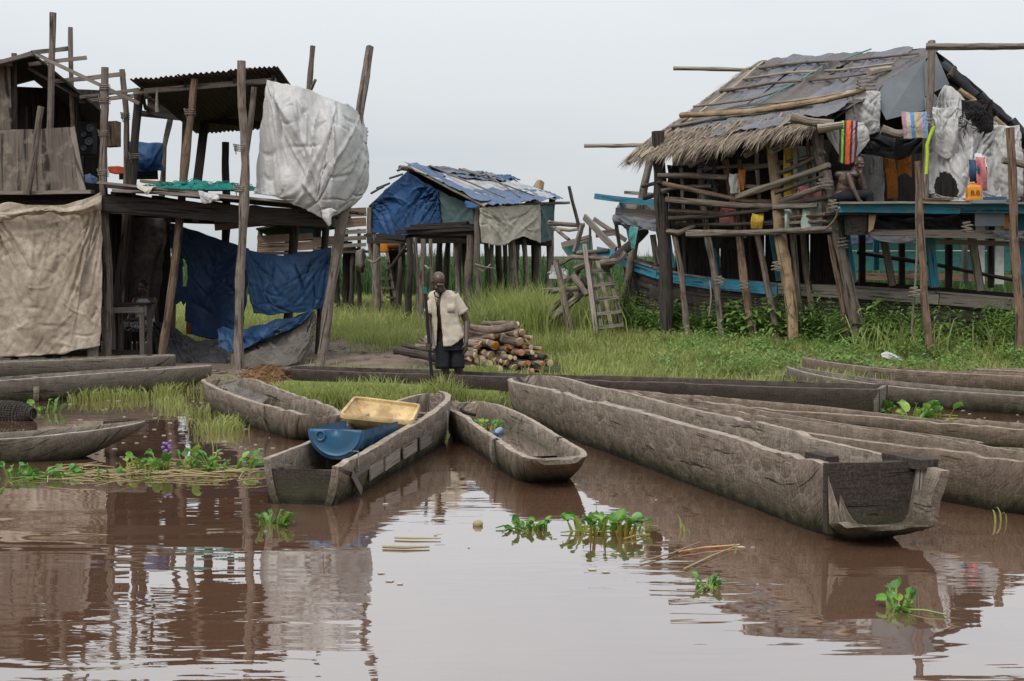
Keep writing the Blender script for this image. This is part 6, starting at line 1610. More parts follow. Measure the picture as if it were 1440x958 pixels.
o = cloth('rail_tarp', [[(1225, 298, 21.9), (1300, 300, 21.8), (1371, 300, 21.7)], [(1225, 312, 21.85), (1300, 314, 21.75), (1371, 312, 21.7)], [(1225, 326, 21.8), (1300, 326, 21.75), (1371, 326, 21.7)]], M['black_tarp'], 50, 18, 0.06, 3, 0.02, 5, 98,
          lab=('dark tarp rolled under the blue rail of the gable', 'tarp'))
o = cloth('side_tarp', [[(1225, 332, 21.5), (1262, 334, 21.45), (1300, 335, 21.45)], [(1228, 338, 21.5), (1262, 342, 21.45), (1298, 342, 21.45)]], M['grey_tarp'], 30, 10, 0.03, 5, 0.015, 6, 99, lab=('grey tarp edge drooping below the lower side beam', 'tarp'))
o = cloth('side_tarp', [[(1392, 324, 21.2), (1416, 326, 21.15), (1438, 328, 21.1)], [(1400, 330, 21.2), (1420, 336, 21.15), (1438, 334, 21.1)]], M['grey_tarp'], 24, 10, 0.03, 5, 0.015, 6, 100, lab=('grey tarp corner hanging near the right edge of the beam', 'tarp'))
# basket under the rail
bk = thing('basket', 'dark woven basket hanging under the blue rail below the seated man', 'basket', W(1204, 330, 21.5))
c0 = W(1205, 299, 21.6); ring = [[c0 + Vector((math.cos(a) * r, 0.6 * math.sin(a) * r, -z)) for a in [2 * math.pi * k / 24 for k in range(25)]] for z, r in [(0.36 * i / 10, 0.20 + 0.012 * math.sin(i * 3.1) - 0.02 * (i / 10) ** 2) for i in range(11)]]
MB().grid(ring[::-1]).build('weave', M['wicker'], bk)
MB().tube([c0 + Vector((math.cos(a) * 0.205, 0.123 * math.sin(a), 0.0)) for a in [2 * math.pi * k / 20 for k in range(21)]], [0.014] * 21, 6, 0).build('rim', M['wicker'], bk)
o = MB().slab([W(1222, 297, 21.5), W(1233, 298, 21.5), W(1228, 322, 21.5), W(1221, 327, 21.5)], 0.02).build('light_board', M['cut_pale'], None, False); tag(o, 'pale wood offcut beside the woven basket', 'board')
jerrycan('jerrycan', 'orange jerrycan with black letters standing on the blue rail', W(1369, 283, 21.15), 0.29, M['jerry'], 0.05, False, 'B.B')
jerrycan('jerrycan', 'orange jerrycan half hidden below the blue rail at right', W(1419, 322, 21.5), 0.30, M['jerry'], -0.1, False, 'B')
o = wbeam('orange_board', 1298, 281, 1338, 280, 21.3, 21.3, 4, 0.2, M['peeled'], None); tag(o, 'orange brown board lying on the rail left of the jerrycan', 'board')
o = wbeam('grey_box', 1364, 284, 1412, 284, 21.05, 21.0, 5, 0.3, M['galv'], None); tag(o, 'flat grey box under the lettered jerrycan', 'box')
o = wbeam('blue_board', 1386, 279, 1412, 279, 21.2, 21.2, 3, 0.25, M['tub_blue'], None); tag(o, 'small bright blue tray right of the lettered jerrycan', 'tray')
for (pts, r, lb) in (([(1290, 260, 20.0), (1288, 340, 20.1), (1286, 400, 20.1), (1282, 470, 20.1)], 1.6, 'frayed rope hanging down beside the front pole'),
                     ([(1180, 292, 21.1), (1174, 310, 21.3), (1162, 322, 21.5)], 1.5, 'pale rope tied from the blue rail to the pole wall'),
                     ([(998, 395, 23.5), (1000, 420, 23.4), (997, 445, 23.4)], 1.2, 'thin rope dangling from the boat gunwale')):
    o = wpole('rope', pts, r, M['rope'], None, 1.0, 0.03); tag(o, lb, 'rope')
for (x, y, Y, s) in ((1360, 323, 21.1, 1), (1172, 292, 21.4, 1), (1286, 415, 19.95, 1), (1304, 174, 21.6, 1), (1012, 398, 23.4, 1), (1046, 405, 23.1, 1), (1092, 378, 22.6, 1), (1218, 122, 22.0, 2), (1160, 262, 21.8, 1.5), (1186, 345, 21.8, 1)):
    pts = []
    for k in range(14):
        a = k * 1.35
        pts.append(W(x, y, Y) + Vector((math.cos(a) * 0.085 * s, math.sin(a) * 0.085 * s, -0.04 + 0.012 * k)))
    MB().tube(pts, [0.012] * 14, 5, 0).build('lashing', M['rope'], sh)
# things seen through the boat from behind
fb = thing('far_boat', 'pale green boat cabin glimpsed through the open side of the blue boat', 'boat', (10.5, 31, 0.3))
for k in range(5):
    wbeam('cabin_board', 1180, 318 + 14 * k, 1480, 318 + 14 * k, 31, 31, 13.4, 0.05, M['teal_cloth'], fb)
wbeam('cabin_trim', 1180, 388, 1480, 392, 30.9, 30.9, 10, 0.05, M['plank_brown'], fb)
plank('cabin_post', W(1378, 310, 30.8), W(1378, 400, 30.8), 0.2, 0.06, M['white_tarp'], fb, (1, 0, 0)); plank('cabin_post', W(1405, 310, 30.8), W(1405, 400, 30.8), 0.2, 0.06, M['white_tarp'], fb, (1, 0, 0))
MB().slab([W(1170, 305, 30), W(1480, 305, 30), W(1480, 312, 34), W(1170, 312, 34)], 0.05).build('cabin_roof', M['plank_dark'], fb, False)
o = cloth('far_tarp', [[(1195, 318, 29), (1240, 316, 29), (1290, 318, 29)], [(1195, 345, 29), (1240, 342, 29), (1290, 340, 29)]], M['blue_pale'], 24, 14, 0.1, 2, 0.04, 3, 101, lab=('bright blue tarp far behind the blue boat', 'tarp'))
# ---------------------------------------------------------------- people
def blob(m, c, r, rot=None, n=12):
    c = Vector(c)
    rows = []
    for i in range(n // 2 + 1):
        th = math.pi * i / (n // 2)
        row = []
        for j in range(n + 1):
            ph = 2 * math.pi * j / n
            v = Vector((r[0] * math.sin(th) * math.cos(ph), r[1] * math.sin(th) * math.sin(ph), r[2] * math.cos(th)))
            if rot is not None: v = rot @ v
            row.append(c + v)
        rows.append(row)
    m.grid(rows)

def limb(m, p0, r0, p1, r1, n=12):
    p0, p1 = Vector(p0), Vector(p1)
    k = 6
    m.tube([p0.lerp(p1, i / k) for i in range(k + 1)], [lerp(r0, r1, i / k) for i in range(k + 1)], n, 0)
    blob(m, p0, (r0, r0, r0), None, n); blob(m, p1, (r1, r1, r1), None, n)

def remeshed(name, m, voxel, mat, parent, smooth=6):
    bm = bmesh.new()
    vs_ = [bm.verts.new(v) for v in m.v]
    for f in m.f:
        ids = list(dict.fromkeys(f))
        q = [vs_[i] for i in ids]
        try: bm.faces.new(q)
        except ValueError: pass
    bmesh.ops.remove_doubles(bm, verts=bm.verts, dist=1e-5)
    bmesh.ops.recalc_face_normals(bm, faces=bm.faces)
    me = bpy.data.meshes.new(name); bm.to_mesh(me); bm.free()
    tmp = bpy.data.objects.new(name + '_tmp', me); C.objects.link(tmp)
    a = tmp.modifiers.new('r', 'REMESH'); a.mode = 'VOXEL'; a.voxel_size = voxel
    b = tmp.modifiers.new('s', 'SMOOTH'); b.factor = 0.5; b.iterations = smooth
    dg = bpy.context.evaluated_depsgraph_get()
    out = bpy.data.meshes.new_from_object(tmp.evaluated_get(dg))
    bpy.data.objects.remove(tmp)
    out.name = name
    out.materials.clear(); out.materials.append(mat)
    out.polygons.foreach_set('use_smooth', [True] * len(out.polygons))
    o = bpy.data.objects.new(name, out); C.objects.link(o); o.parent = parent
    return o

def head(m, c, yaw=0.0, tilt=0.0, s=1.0):
    """head 0.23 m high facing -Y before yaw (turn) and tilt (bow)"""
    R_ = Matrix.Rotation(yaw, 3, 'Z') @ Matrix.Rotation(tilt, 3, 'X')
    c = Vector(c)
    def P(x, y, z): return c + R_ @ (Vector((x, y, z)) * s)
    def B(p, r): blob(m, P(*p), tuple(q * s for q in r), R_, 14)
    B((0, 0.012, 0.035), (0.074, 0.094, 0.085))        # skull
    B((0, -0.030, -0.035), (0.056, 0.060, 0.080))       # face
    B((0, -0.050, -0.090), (0.034, 0.034, 0.026))       # chin
    B((0, -0.083, 0.018), (0.050, 0.018, 0.014))        # brow ridge
    B((0, -0.096, -0.030), (0.016, 0.020, 0.020))       # nose
    limb(m, P(0, -0.088, 0.008), 0.009 * s, P(0, -0.100, -0.028), 0.013 * s, 8)
    B((0.036, -0.070, -0.034), (0.020, 0.016, 0.016)); B((-0.036, -0.070, -0.034), (0.020, 0.016, 0.016))   # cheeks
    B((0, -0.086, -0.062), (0.024, 0.012, 0.008)); B((0, -0.084, -0.074), (0.022, 0.012, 0.008))            # lips
    for sx in (-1, 1): B((sx * 0.077, 0.010, -0.010), (0.010, 0.022, 0.034))                               # ears
    return P

def hand(m, wrist, dirn, side, curl=0.5, s=1.0, palm_n=(0, -1, 0)):
    """palm plus five bent fingers; side points to the thumb"""
    w = Vector(wrist); d = Vector(dirn).normalized(); t_ = Vector(side); t_ = (t_ - d * t_.dot(d)).normalized()
    nn = d.cross(t_)
    if nn.dot(Vector(palm_n)) < 0: nn = -nn
    for k in range(4):
        limb(m, w + t_ * 0.018 * s * (1.5 - k) * 0.5, 0.017 * s, w + d * 0.085 * s + t_ * 0.019 * s * (1.5 - k), 0.013 * s, 8)
        L = (0.072, 0.080, 0.074, 0.058)[k] * s
        p = w + d * 0.088 * s + t_ * 0.021 * s * (1.5 - k)
        q = p + (d * math.cos(curl) + nn * math.sin(curl)) * L * 0.5
        e = q + (d * math.cos(2 * curl) + nn * math.sin(2 * curl)) * L * 0.5
        limb(m, p, 0.0095 * s, q, 0.0088 * s, 8); limb(m, q, 0.0088 * s, e, 0.0075 * s, 8)
    p = w + d * 0.03 * s + t_ * 0.028 * s
    q = p + (d * 0.7 + t_ * 0.5 + nn * 0.4).normalized() * 0.04 * s
    e = q + (d * 0.8 + nn * 0.5).normalized() * 0.032 * s
    limb(m, p, 0.013 * s, q, 0.011 * s, 8); limb(m, q, 0.011 * s, e, 0.0085 * s, 8)

# ---- standing man
MX, MY = (632 - CX) * 16.55 / FPX, 16.55
man = thing('person', 'person in open cream shirt and black shorts standing with a pole in the black canoe', 'person', (MX, MY, -0.05))
def L_(px, py, dy=0.0):          # local point from a pixel on the man's own plane
    p = W(px, py, MY); return Vector((p.x - MX, dy, p.z + 0.05))
m = MB()
hc = L_(617.5, 396.5, -0.15)
head(m, hc, 0.36, 0.58, 1.05)
nk = L_(622, 412, -0.02)
limb(m, hc + Vector((0.01, 0.03, -0.06)), 0.058, nk, 0.062)
ch, wa, pe = L_(623, 428, 0.0), L_(628, 455, 0.0), L_(632, 474, 0.02)
blob(m, ch, (0.145, 0.10, 0.17)); blob(m, L_(626, 442), (0.135, 0.095, 0.16)); blob(m, wa, (0.125, 0.09, 0.14)); blob(m, pe, (0.15, 0.11, 0.12))
limb(m, L_(610, 418), 0.06, L_(638, 416), 0.06)
sr, er, wr = L_(641, 419, 0.0), L_(656.5, 452, 0.02), L_(656, 481, -0.10)
limb(m, sr, 0.055, er, 0.042); limb(m, er, 0.042, wr, 0.028)
hand(m, wr, (-0.05, -0.05, -1), (-0.4, -1, 0), 0.35, 1.0, (-1, 0, 0))
sl, el, wl_ = L_(608, 420, 0.0), L_(602.5, 452, -0.02), L_(606, 481, -0.20)
limb(m, sl, 0.055, el, 0.042); limb(m, el, 0.042, wl_, 0.028)
# left hand closes round the pole
gp = L_(604.5, 486, -0.26)
for k in range(4):
    limb(m, wl_.lerp(gp, 0.1 * k) + Vector((0.02, 0, 0.01)), 0.018, gp + Vector((0.022, 0.02, 0.03 - 0.02 * k)), 0.014, 8)
    z = 0.03 - 0.021 * k
    pts = [gp + Vector((math.cos(a) * 0.030, math.sin(a) * 0.030, z)) for a in (0.3, -0.9, -2.1, -3.2)]
    for i in range(3): limb(m, pts[i], 0.0095, pts[i + 1], 0.0085, 8)
limb(m, gp + Vector((0.02, 0.03, 0.03)), 0.012, gp + Vector((-0.02, 0.025, 0.045)), 0.010, 8); limb(m, gp + Vector((-0.02, 0.025, 0.045)), 0.010, gp + Vector((-0.03, -0.01, 0.04)), 0.008, 8)
for (hx, kx, fx, dy) in ((624, 626, 626, -0.02), (640, 645, 645, 0.04)):
    hp, kn = L_(hx, 480, dy), L_(kx, 516, dy - 0.06)
    an = Vector((L_(fx, 560, 0).x, dy + 0.02, 0.07))
    limb(m, hp, 0.085, kn, 0.058); limb(m, kn, 0.056, kn.lerp(an, 0.35) + Vector((0, 0.025, 0)), 0.052); limb(m, kn.lerp(an, 0.35) + Vector((0, 0.02, 0)), 0.052, an, 0.034)
    blob(m, an + Vector((0, -0.09, -0.045)), (0.042, 0.125, 0.032)); blob(m, an + Vector((0, 0.02, -0.03)), (0.036, 0.045, 0.042))
remeshed('body', m, 0.0065, M['skin'], man, 4)
# eyes
for sx in (-1, 1):
    R_ = Matrix.Rotation(0.36, 3, 'Z') @ Matrix.Rotation(0.58, 3, 'X')
    e = MB(); blob(e, hc + R_ @ (Vector((sx * 0.031, -0.077, 0.0)) * 1.08), (0.011, 0.008, 0.007), R_, 8); e.build('eye', M['ink'], man, local=True)
def garment(name, rows, gap, mat, parent, nu=44, fold=0.012, seed=1.0, extra=None, wz=9.0):
    """shirt or trunk: rows (centre, rx, ry); gap(v) half-angle left open round gap direction"""
    nv = 40; g = []
    for i in range(nv + 1):
        v = i / nv
        x = v * (len(rows) - 1); k = min(int(x), len(rows) - 2); f = x - k
        c = rows[k][0].lerp(rows[k + 1][0], f); rx = lerp(rows[k][1], rows[k + 1][1], f); ry = lerp(rows[k][2], rows[k + 1][2], f)
        ga, gh = gap(v) if gap else (0, 0)
        row = []
        for j in range(nu + 1):
            a = ga + gh + (2 * math.pi - 2 * gh) * j / nu
            w = 1 + fold / max(rx, 0.02) * (n3(a * 1.9, c.z * 2.2 + a * 0.6, seed) * 1.4 + 0.7 * ridge(a * 2.2 + c.z * wz * 0.35, c.z * wz, seed + 4))
            p = c + Vector((math.cos(a) * rx * w, math.sin(a) * ry * w, 0))
            if extra: p = extra(p, a, v)
            row.append(p)
        g.append(row)
    m = MB().grid(g)
    return m, g
rows = [(L_(622, 408.5, 0.02), 0.092, 0.085), (L_(623, 411, 0.01), 0.160, 0.105), (L_(624, 416.5, 0.0), 0.190, 0.122), (L_(625, 435, -0.01), 0.178, 0.128), (L_(627, 455, -0.01), 0.172, 0.128), (L_(629, 472, 0.0), 0.192, 0.150), (L_(630, 484, 0.0), 0.20, 0.158)]
GA = -math.pi / 2 - 0.42
def gp_(v): return (GA + 0.06 * math.sin(v * 5), 0.42 if v < 0.1 else lerp(0.42, 0.13, min(1, (v - 0.1) / 0.35)) + 0.22 * max(0, v - 0.5))
def hem(p, a, v):
    if v > 0.6:
        k = (v - 0.6) / 0.4
        p = p + Vector((0, 0, 0.115 * k * max(0, math.cos(a - 0.25)) - 0.02 * k * math.cos(a + 2.0)))
    return p
m, g = garment('shirt', rows, gp_, M['shirt'], man, 60, 0.015, 2.0, hem)
for (s, e, r0, r1, k) in ((sr + Vector((-0.05, 0, 0.012)), sr.lerp(er, 0.66), 0.082, 0.070, 1), (sl + Vector((0.05, 0, 0.012)), sl.lerp(el, 0.66), 0.082, 0.068, 2)):
    nn_ = 12
    m.tube([s.lerp(e, i / nn_) for i in range(nn_ + 1)], [lerp(r0, r1, i / nn_) * (1 + 0.08 * ridge(i * 0.45, k * 3, 1)) for i in range(nn_ + 1)], 18, 0.18, k * 7.0, cap=False)
# collar flaps and pocket
for sx in (-1, 1):
    c = L_(622, 411, -0.06)
    m.grid([[c + Vector((sx * 0.03, -0.02, 0.02)), c + Vector((sx * 0.075, 0.0, 0.015))], [c + Vector((sx * 0.035, -0.055, -0.06)), c + Vector((sx * 0.085, -0.035, -0.03))]])
o = m.build('shirt', M['shirt'], man, local=True, angle=80)
sm = o.modifiers.new('thickness', 'SOLIDIFY'); sm.thickness = 0.004; sm.offset = 1
pk = L_(635, 433, -0.132)
o = MB().grid([[pk + Vector((x, 0.012 * x / 0.05 * (1 if x > 0 else 0.2), z)) for x in (-0.05, 0.0, 0.05)] for z in (0.055, -0.055)]).build('pocket', M['shirt'], man, local=True)
sm = o.modifiers.new('thickness', 'SOLIDIFY'); sm.thickness = 0.002
# shorts
m, g = garment('s', [(L_(631, 466, 0.0), 0.140, 0.105), (L_(632, 474, 0.0), 0.155, 0.115), (L_(632, 486, 0.0), 0.168, 0.122), (L_(632, 492, 0.0), 0.172, 0.128)], None, None, None, 44, 0.006, 5.0)
for (hx, kx, dy, k) in ((623, 622.5, -0.02, 1), (641, 643, 0.03, 2)):
    a, b = L_(hx, 482, dy), L_(kx, 518, dy - 0.05)
    m.tube([a.lerp(b, i / 10) for i in range(11)], [lerp(0.095, 0.092, i / 10) * (1 + 0.04 * n3(i * 0.8, k, 3)) for i in range(11)], 20, 0.10, k * 3.0, cap=False)
o = m.build('shorts', M['shorts'], man, local=True, angle=80)
sm = o.modifiers.new('thickness', 'SOLIDIFY'); sm.thickness = 0.004
pd = thing('punt_pole', 'black pole with a green band held upright by the standing man', 'pole', W(608, 545, MY - 0.2))
p0, p1 = W(597.5, 404, MY - 0.27), W(608.5, 548, MY - 0.27)
pole('shaft', [p1, p0.lerp(p1, 0.04)], 0.022, 0.018, M['ink'], pd, 0.002, 10, 0.03, knots=False)
MB().tube([p0.lerp(p1, 0.0), p0.lerp(p1, 0.06)], [0.023, 0.023], 10, 0).build('band', M['net_teal'], pd)

# ---- shirtless man sitting at the gable rail
SX = W(1190, 285, 21.75)
sit = thing('person', 'person without shirt sitting on the boat rail with hand at chin', 'person', SX)
def S_(px, py, dy=0.0):
    p = W(px, py, 21.75); return Vector((p.x - SX.x, dy, p.z - SX.z))
m = MB()
hc = S_(1207, 231, -0.06); head(m, hc, 0.55, 0.15, 1.0)
limb(m, hc + Vector((-0.03, 0.03, -0.06)), 0.055, S_(1199, 245, 0), 0.06)
blob(m, S_(1192, 253, 0.02), (0.15, 0.11, 0.15)); blob(m, S_(1188, 265, 0.04), (0.13, 0.10, 0.15)); blob(m, S_(1185, 275, 0.05), (0.14, 0.12, 0.11))
limb(m, S_(1180, 245, 0.06), 0.058, S_(1203, 246, -0.06), 0.055)
a, b, c = S_(1190, 247, -0.13), S_(1195, 267, -0.22), S_(1202, 282, -0.26)
limb(m, a, 0.052, b, 0.042); limb(m, b, 0.04, c, 0.03); hand(m, c, (0.4, -0.2, -0.5), (0.6, 0.2, 0.2), 0.7, 0.9, (0, 0, -1))
a, b, c = S_(1207, 249, 0.0), S_(1213, 266, -0.10), S_(1207, 244, -0.14)
limb(m, a, 0.05, b, 0.04); limb(m, b, 0.038, c, 0.028); hand(m, c, (-0.1, 0.1, 1), (-0.5, 0.2, 0.2), 0.9, 0.9, (-1, 0, 0))
remeshed('body', m, 0.009, M['skin'], sit, 4)
m = MB()
for (dy) in (-0.10, 0.10):
    limb(m, S_(1184, 277, dy * 0.7), 0.095, S_(1217, 274, dy - 0.1), 0.075); limb(m, S_(1217, 274, dy - 0.1), 0.073, S_(1222, 300, dy - 0.08), 0.055)
blob(m, S_(1184, 278, 0.02), (0.16, 0.14, 0.09))
remeshed('trousers', m, 0.012, M['shorts'], sit, 6)

# ---- woman sitting at the table
SY = 22.0; SP = W(204, 480, SY)
sw = thing('person', 'person in white vest sitting behind the rough dark table', 'person', SP)
def T_(px, py, dy=0.0):
    p = W(px, py, SY); return Vector((p.x - SP.x, dy, p.z - SP.z))
m = MB()
hc = T_(203, 404, -0.05); head(m, hc, -0.35, 0.05, 1.0)
limb(m, hc + Vector((0.01, 0.03, -0.06)), 0.05, T_(204, 418, 0), 0.055)
blob(m, T_(203, 430, 0.0), (0.145, 0.10, 0.15)); blob(m, T_(204, 446, 0.0), (0.125, 0.10, 0.15)); blob(m, T_(205, 460, 0.0), (0.15, 0.12, 0.10))
limb(m, T_(191, 422, 0), 0.05, T_(215, 423, 0), 0.055)
a, b, c = T_(216, 425, 0.0), T_(214, 446, -0.06), T_(192, 449, -0.18)
limb(m, a, 0.055, b, 0.042); limb(m, b, 0.042, c, 0.03); hand(m, c, (-1, -0.2, -0.1), (0, 0, 1), 0.4, 0.9, (0, -1, 0))
a, b, c = T_(190, 425, 0.0), T_(186, 445, -0.1), T_(186, 452, -0.25)
limb(m, a, 0.05, b, 0.042); limb(m, b, 0.042, c, 0.03); hand(m, c, (-0.6, -0.6, -0.2), (0, 0, 1), 0.4, 0.9, (0, 0, -1))
for dy in (-0.10, 0.08):
    kn = T_(177, 458, dy - 0.25); an = T_(170, 490, dy - 0.3)
    blob(m, an + Vector((-0.05, -0.05, -0.04)), (0.09, 0.05, 0.03)); limb(m, kn, 0.05, an, 0.035)
remeshed('body', m, 0.009, M['skin'], sw, 4)
m = MB(); blob(m, hc + Vector((0.0, 0.02, 0.045)), (0.085, 0.10, 0.085)); m2 = remeshed('hair', m, 0.012, M['ink'], sw, 1)
tP = NT('patterned_trousers'); vv = tP.noise(tP.coord('Object'), 26, 3, 0.6, 1.2)
M['pattern'] = tP.done(tP.ramp(vv, [(0.48, (0.02, 0.02, 0.022)), (0.54, (0.42, 0.41, 0.40))]), 0.9)
m = MB()
for dy in (-0.10, 0.08):
    limb(m, T_(203, 461, dy * 0.8), 0.095, T_(177, 457, dy - 0.25), 0.075); limb(m, T_(177, 457, dy - 0.25), 0.074, T_(171, 482, dy - 0.3), 0.058)
blob(m, T_(205, 461, 0), (0.165, 0.135, 0.10)); remeshed('trousers', m, 0.012, M['pattern'], sw, 5)
m, g = garment('v', [(T_(202, 420, 0), 0.09, 0.08), (T_(203, 426, 0), 0.145, 0.108), (T_(203, 440, 0), 0.150, 0.112), (T_(204, 452, 0), 0.155, 0.120), (T_(205, 460, 0), 0.162, 0.128)], None, None, None, 36, 0.006, 4.0)
o = m.build('vest', M['white_tarp'], sw, local=True, angle=80)
st = thing('stool', 'dark wooden stool the woman in the vest sits on', 'stool', W(206, 488, SY))
c = W(206, 468, SY)
plank('seat', c + Vector((-0.2, 0, 0)), c + Vector((0.2, 0, 0)), 0.34, 0.04, M['plank_dark'], st, (0, 1, 0))
for (a, b) in ((-1, -1), (1, -1), (-1, 1), (1, 1)):
    q = c + Vector((a * 0.16, b * 0.13, -0.02)); plank('leg', Vector((q.x, q.y, gz(q.x, q.y) - 0.02)), q, 0.05, 0.05, M['plank_dark'], st, (1, 0, 0))
# ---------------------------------------------------------------- firewood
LG = 'logs of the firewood pile'
ends = [(830,150,38,'p'),(825,290,45,'p'),(900,265,48,'p'),(645,335,60,'p'),(515,320,42,'p'),(985,360,45,'p'),(865,390,58,'p'),(1030,335,30,'p'),(540,440,56,'o'),(445,400,40,'p'),(310,395,42,'r'),(300,470,38,'r'),(395,415,42,'p'),
        (700,490,42,'r'),(755,450,45,'r'),(935,455,32,'r'),(1025,465,42,'p'),(1145,480,28,'r'),(800,530,45,'r'),(895,535,45,'r'),(957,548,32,'r'),(1040,535,38,'p'),(1085,580,25,'r'),(650,560,42,'p'),(480,570,58,'p'),(395,540,42,'p'),
        (375,625,52,'p'),(270,525,34,'p'),(810,615,28,'p'),(740,600,35,'p'),(545,650,50,'p'),(625,650,35,'p'),(455,690,55,'p'),(590,760,55,'p'),(285,640,45,'p'),(200,620,40,'p'),(700,670,45,'p'),(935,690,38,'r'),(990,680,38,'r'),
        (1055,685,32,'r'),(1175,690,42,'r'),(1275,680,50,'p'),(1210,600,40,'d'),(1035,780,36,'r'),(1150,770,30,'r'),(900,790,42,'d'),(800,740,50,'p'),(370,760,45,'p'),(230,740,42,'p'),(1110,660,32,'d'),(860,690,40,'r'),(690,790,50,'d')]
names = {'p': 'pale', 'r': 'reddish', 'o': 'bright orange', 'd': 'dark'}
def firewood(e, Y, r, L, kind, d, label, group=LG, bend=0.0):
    d = d.normalized()
    root = thing('firewood_log', label, 'log', e + d * L * 0.5, group)
    seed = rnd.uniform(0, 50)
    n = 8
    pts = [e + d * (L * i / n) + Vector((0, 0, bend * math.sin(math.pi * i / n))) + Vector((0.0, 0.012 * n3(i * 0.5, seed, 1), 0.012 * n3(i * 0.5, seed, 2))) for i in range(n + 1)]
    MB().tube(pts, [r * (1 + 0.05 * n3(i * 0.6, seed, 3)) for i in range(n + 1)], 11, 0.12, seed).build('bark', M['bark'] if kind != 'd' else M['post_dark'], root)
    fn = (d + Vector((rnd.uniform(-.45, .45), 0, rnd.uniform(-.45, .45)))).normalized()
    a = fn.cross(Vector((0, 0, 1))).normalized(); b = fn.cross(a)
    c = e - d * r * 0.18
    ring = [[c + (a * math.cos(t_) + b * math.sin(t_)) * r * q * (1 + 0.07 * n3(math.cos(t_) * 2, math.sin(t_) * 2, seed)) - fn * dz for t_ in [2 * math.pi * k / 14 for k in range(15)]] for q, dz in ((0.99, -r * 0.25), (0.96, 0.004), (0.5, 0.007 + 0.006 * rnd.random()), (0.01, 0.008))]
    mm = {'p': 'cut_pale', 'r': 'cut_red', 'o': 'cut_orange', 'd': 'post_dark'}[kind]
    MB().grid(ring).build('cut_end', M[mm], root)
    return root
ordn = ['first', 'second', 'third', 'fourth', 'fifth', 'sixth', 'seventh', 'eighth', 'ninth', 'tenth', 'eleventh', 'twelfth', 'thirteenth', 'fourteenth', 'fifteenth', 'sixteenth', 'seventeenth']
tiers = [('top', -1, 372), ('upper', 372, 478), ('middle', 478, 590), ('lower', 590, 685), ('bottom', 685, 999)]
loglab = {}
for (nm, lo, hi) in tiers:
    row = sorted([e_ for e_ in ends if lo <= e_[1] < hi])
    for q, e_ in enumerate(row):
        loglab[e_[:2]] = 'cut log with %s end, %s from left in the %s tier of the woodpile' % (names[e_[3]], ordn[q], nm)
for (x, y, r, k) in ends:
    px, py = 640 + 0.1042 * x, 440 + 0.1042 * y
    Y = 19.05 + rnd.uniform(-0.12, 0.16) + (525 - py) * 0.004
    e = W(px, py, Y)
    d = Vector((-0.50 + rnd.uniform(-0.2, 0.2), 0.86 + rnd.uniform(-0.18, 0.18), rnd.uniform(-0.05, 0.07) - 0.04 * max(0, (470 - py) / 15)))
    firewood(e, Y, sc(r * 0.1042, Y), rnd.uniform(0.75, 1.3), k, d, loglab[(x, y)])
for k, (a, b, r, lb) in enumerate((((612, 503, 19.0), (556, 493, 19.6), 6.0, 'dark barked long log at the bottom left of the woodpile'), ((612, 494, 19.3), (568, 487, 19.8), 4.6, 'long pale log lying above the dark one left of the standing person'),
                                   ((608, 487, 19.6), (592, 479, 20.0), 4, 'short pale log end left of the held pole'), ((668, 500, 19.0), (586, 488, 19.6), 5.0, 'long log low behind the legs of the standing person'), ((676, 484, 19.3), (600, 476, 19.9), 5.0, 'long grey log behind the hip of the standing person'), ((700, 470, 19.3), (640, 462, 19.7), 5.0, 'mottled log on the top left of the woodpile'))):
    p, q = W(*a), W(*b)
    firewood(p, a[2], sc(r, a[2]), (q - p).length, 'd' if 'dark' in lb else 'p', q - p, lb)
loose('firewood_branch', 'bent pale branch lying on the very top of the woodpile', [(725, 457, 19.1), (706, 463, 19.2), (690, 464, 19.35), (662, 460, 19.5)], 5.0, M['bark'], 'branch')
# ---------------------------------------------------------------- things in and around the canoes
bt = thing('storage_bin', 'dirty cream rectangular plastic bin tilted in the tub canoe', 'bin', tat(1.75, 0, 0.1))
RIM = [W(499, 558, 11.9), W(590, 569, 11.8), W(579, 592, 11.2), W(479, 582, 11.2)]
cen = sum(RIM, Vector()) / 4
nrm = (RIM[1] - RIM[0]).cross(RIM[3] - RIM[0]).normalized()
if nrm.z > 0: nrm = -nrm
def rrect(k, dz, n=10, rd=0.10):
    out = []
    for i in range(4):
        p, q, s_ = RIM[i], RIM[(i + 1) % 4], RIM[(i - 1) % 4]
        for j in range(n + 1):
            t_ = j / n
            c1 = p.lerp(s_, rd); c2 = p.lerp(q, rd)
            pt = c1 * (1 - t_) ** 2 + p * 2 * t_ * (1 - t_) + c2 * t_ ** 2
            out.append(cen + (pt - cen) * k + nrm * dz)
    out.append(out[0])
    return out
rows = [rrect(k, d) for (k, d) in ((0.60, 0.15), (0.64, 0.13), (0.95, 0.03), (0.965, 0.025), (0.965, 0.0), (1.03, -0.005), (1.045, 0.01), (1.04, 0.035), (0.99, 0.035), (0.975, 0.05), (0.67, 0.135), (0.5, 0.14))]
rows.insert(0, rrect(0.4, 0.158)); rows.append([cen + nrm * 0.142] * len(rows[0])); rows.insert(0, [cen + nrm * 0.158] * len(rows[1]))
tB = NT('dirty_bin'); n1 = tB.noise(tB.coord('Object'), 5, 6, 0.7)
n2 = tB.noise(tB.coord('Object'), 22, 4, 0.7)
cc = tB.mix(tB.ramp(n1, [(0.38, 0.0), (0.62, 0.9)]), (0.62, 0.45, 0.21), (0.28, 0.165, 0.065)); cc = tB.mix(tB.ramp(n2, [(0.58, 0.0), (0.7, 0.5)]), cc, (0.16, 0.09, 0.04))
M['bin'] = tB.done(cc, 0.5, None, 0.35)
MB().grid(rows).build('shell', M['bin'], bt)
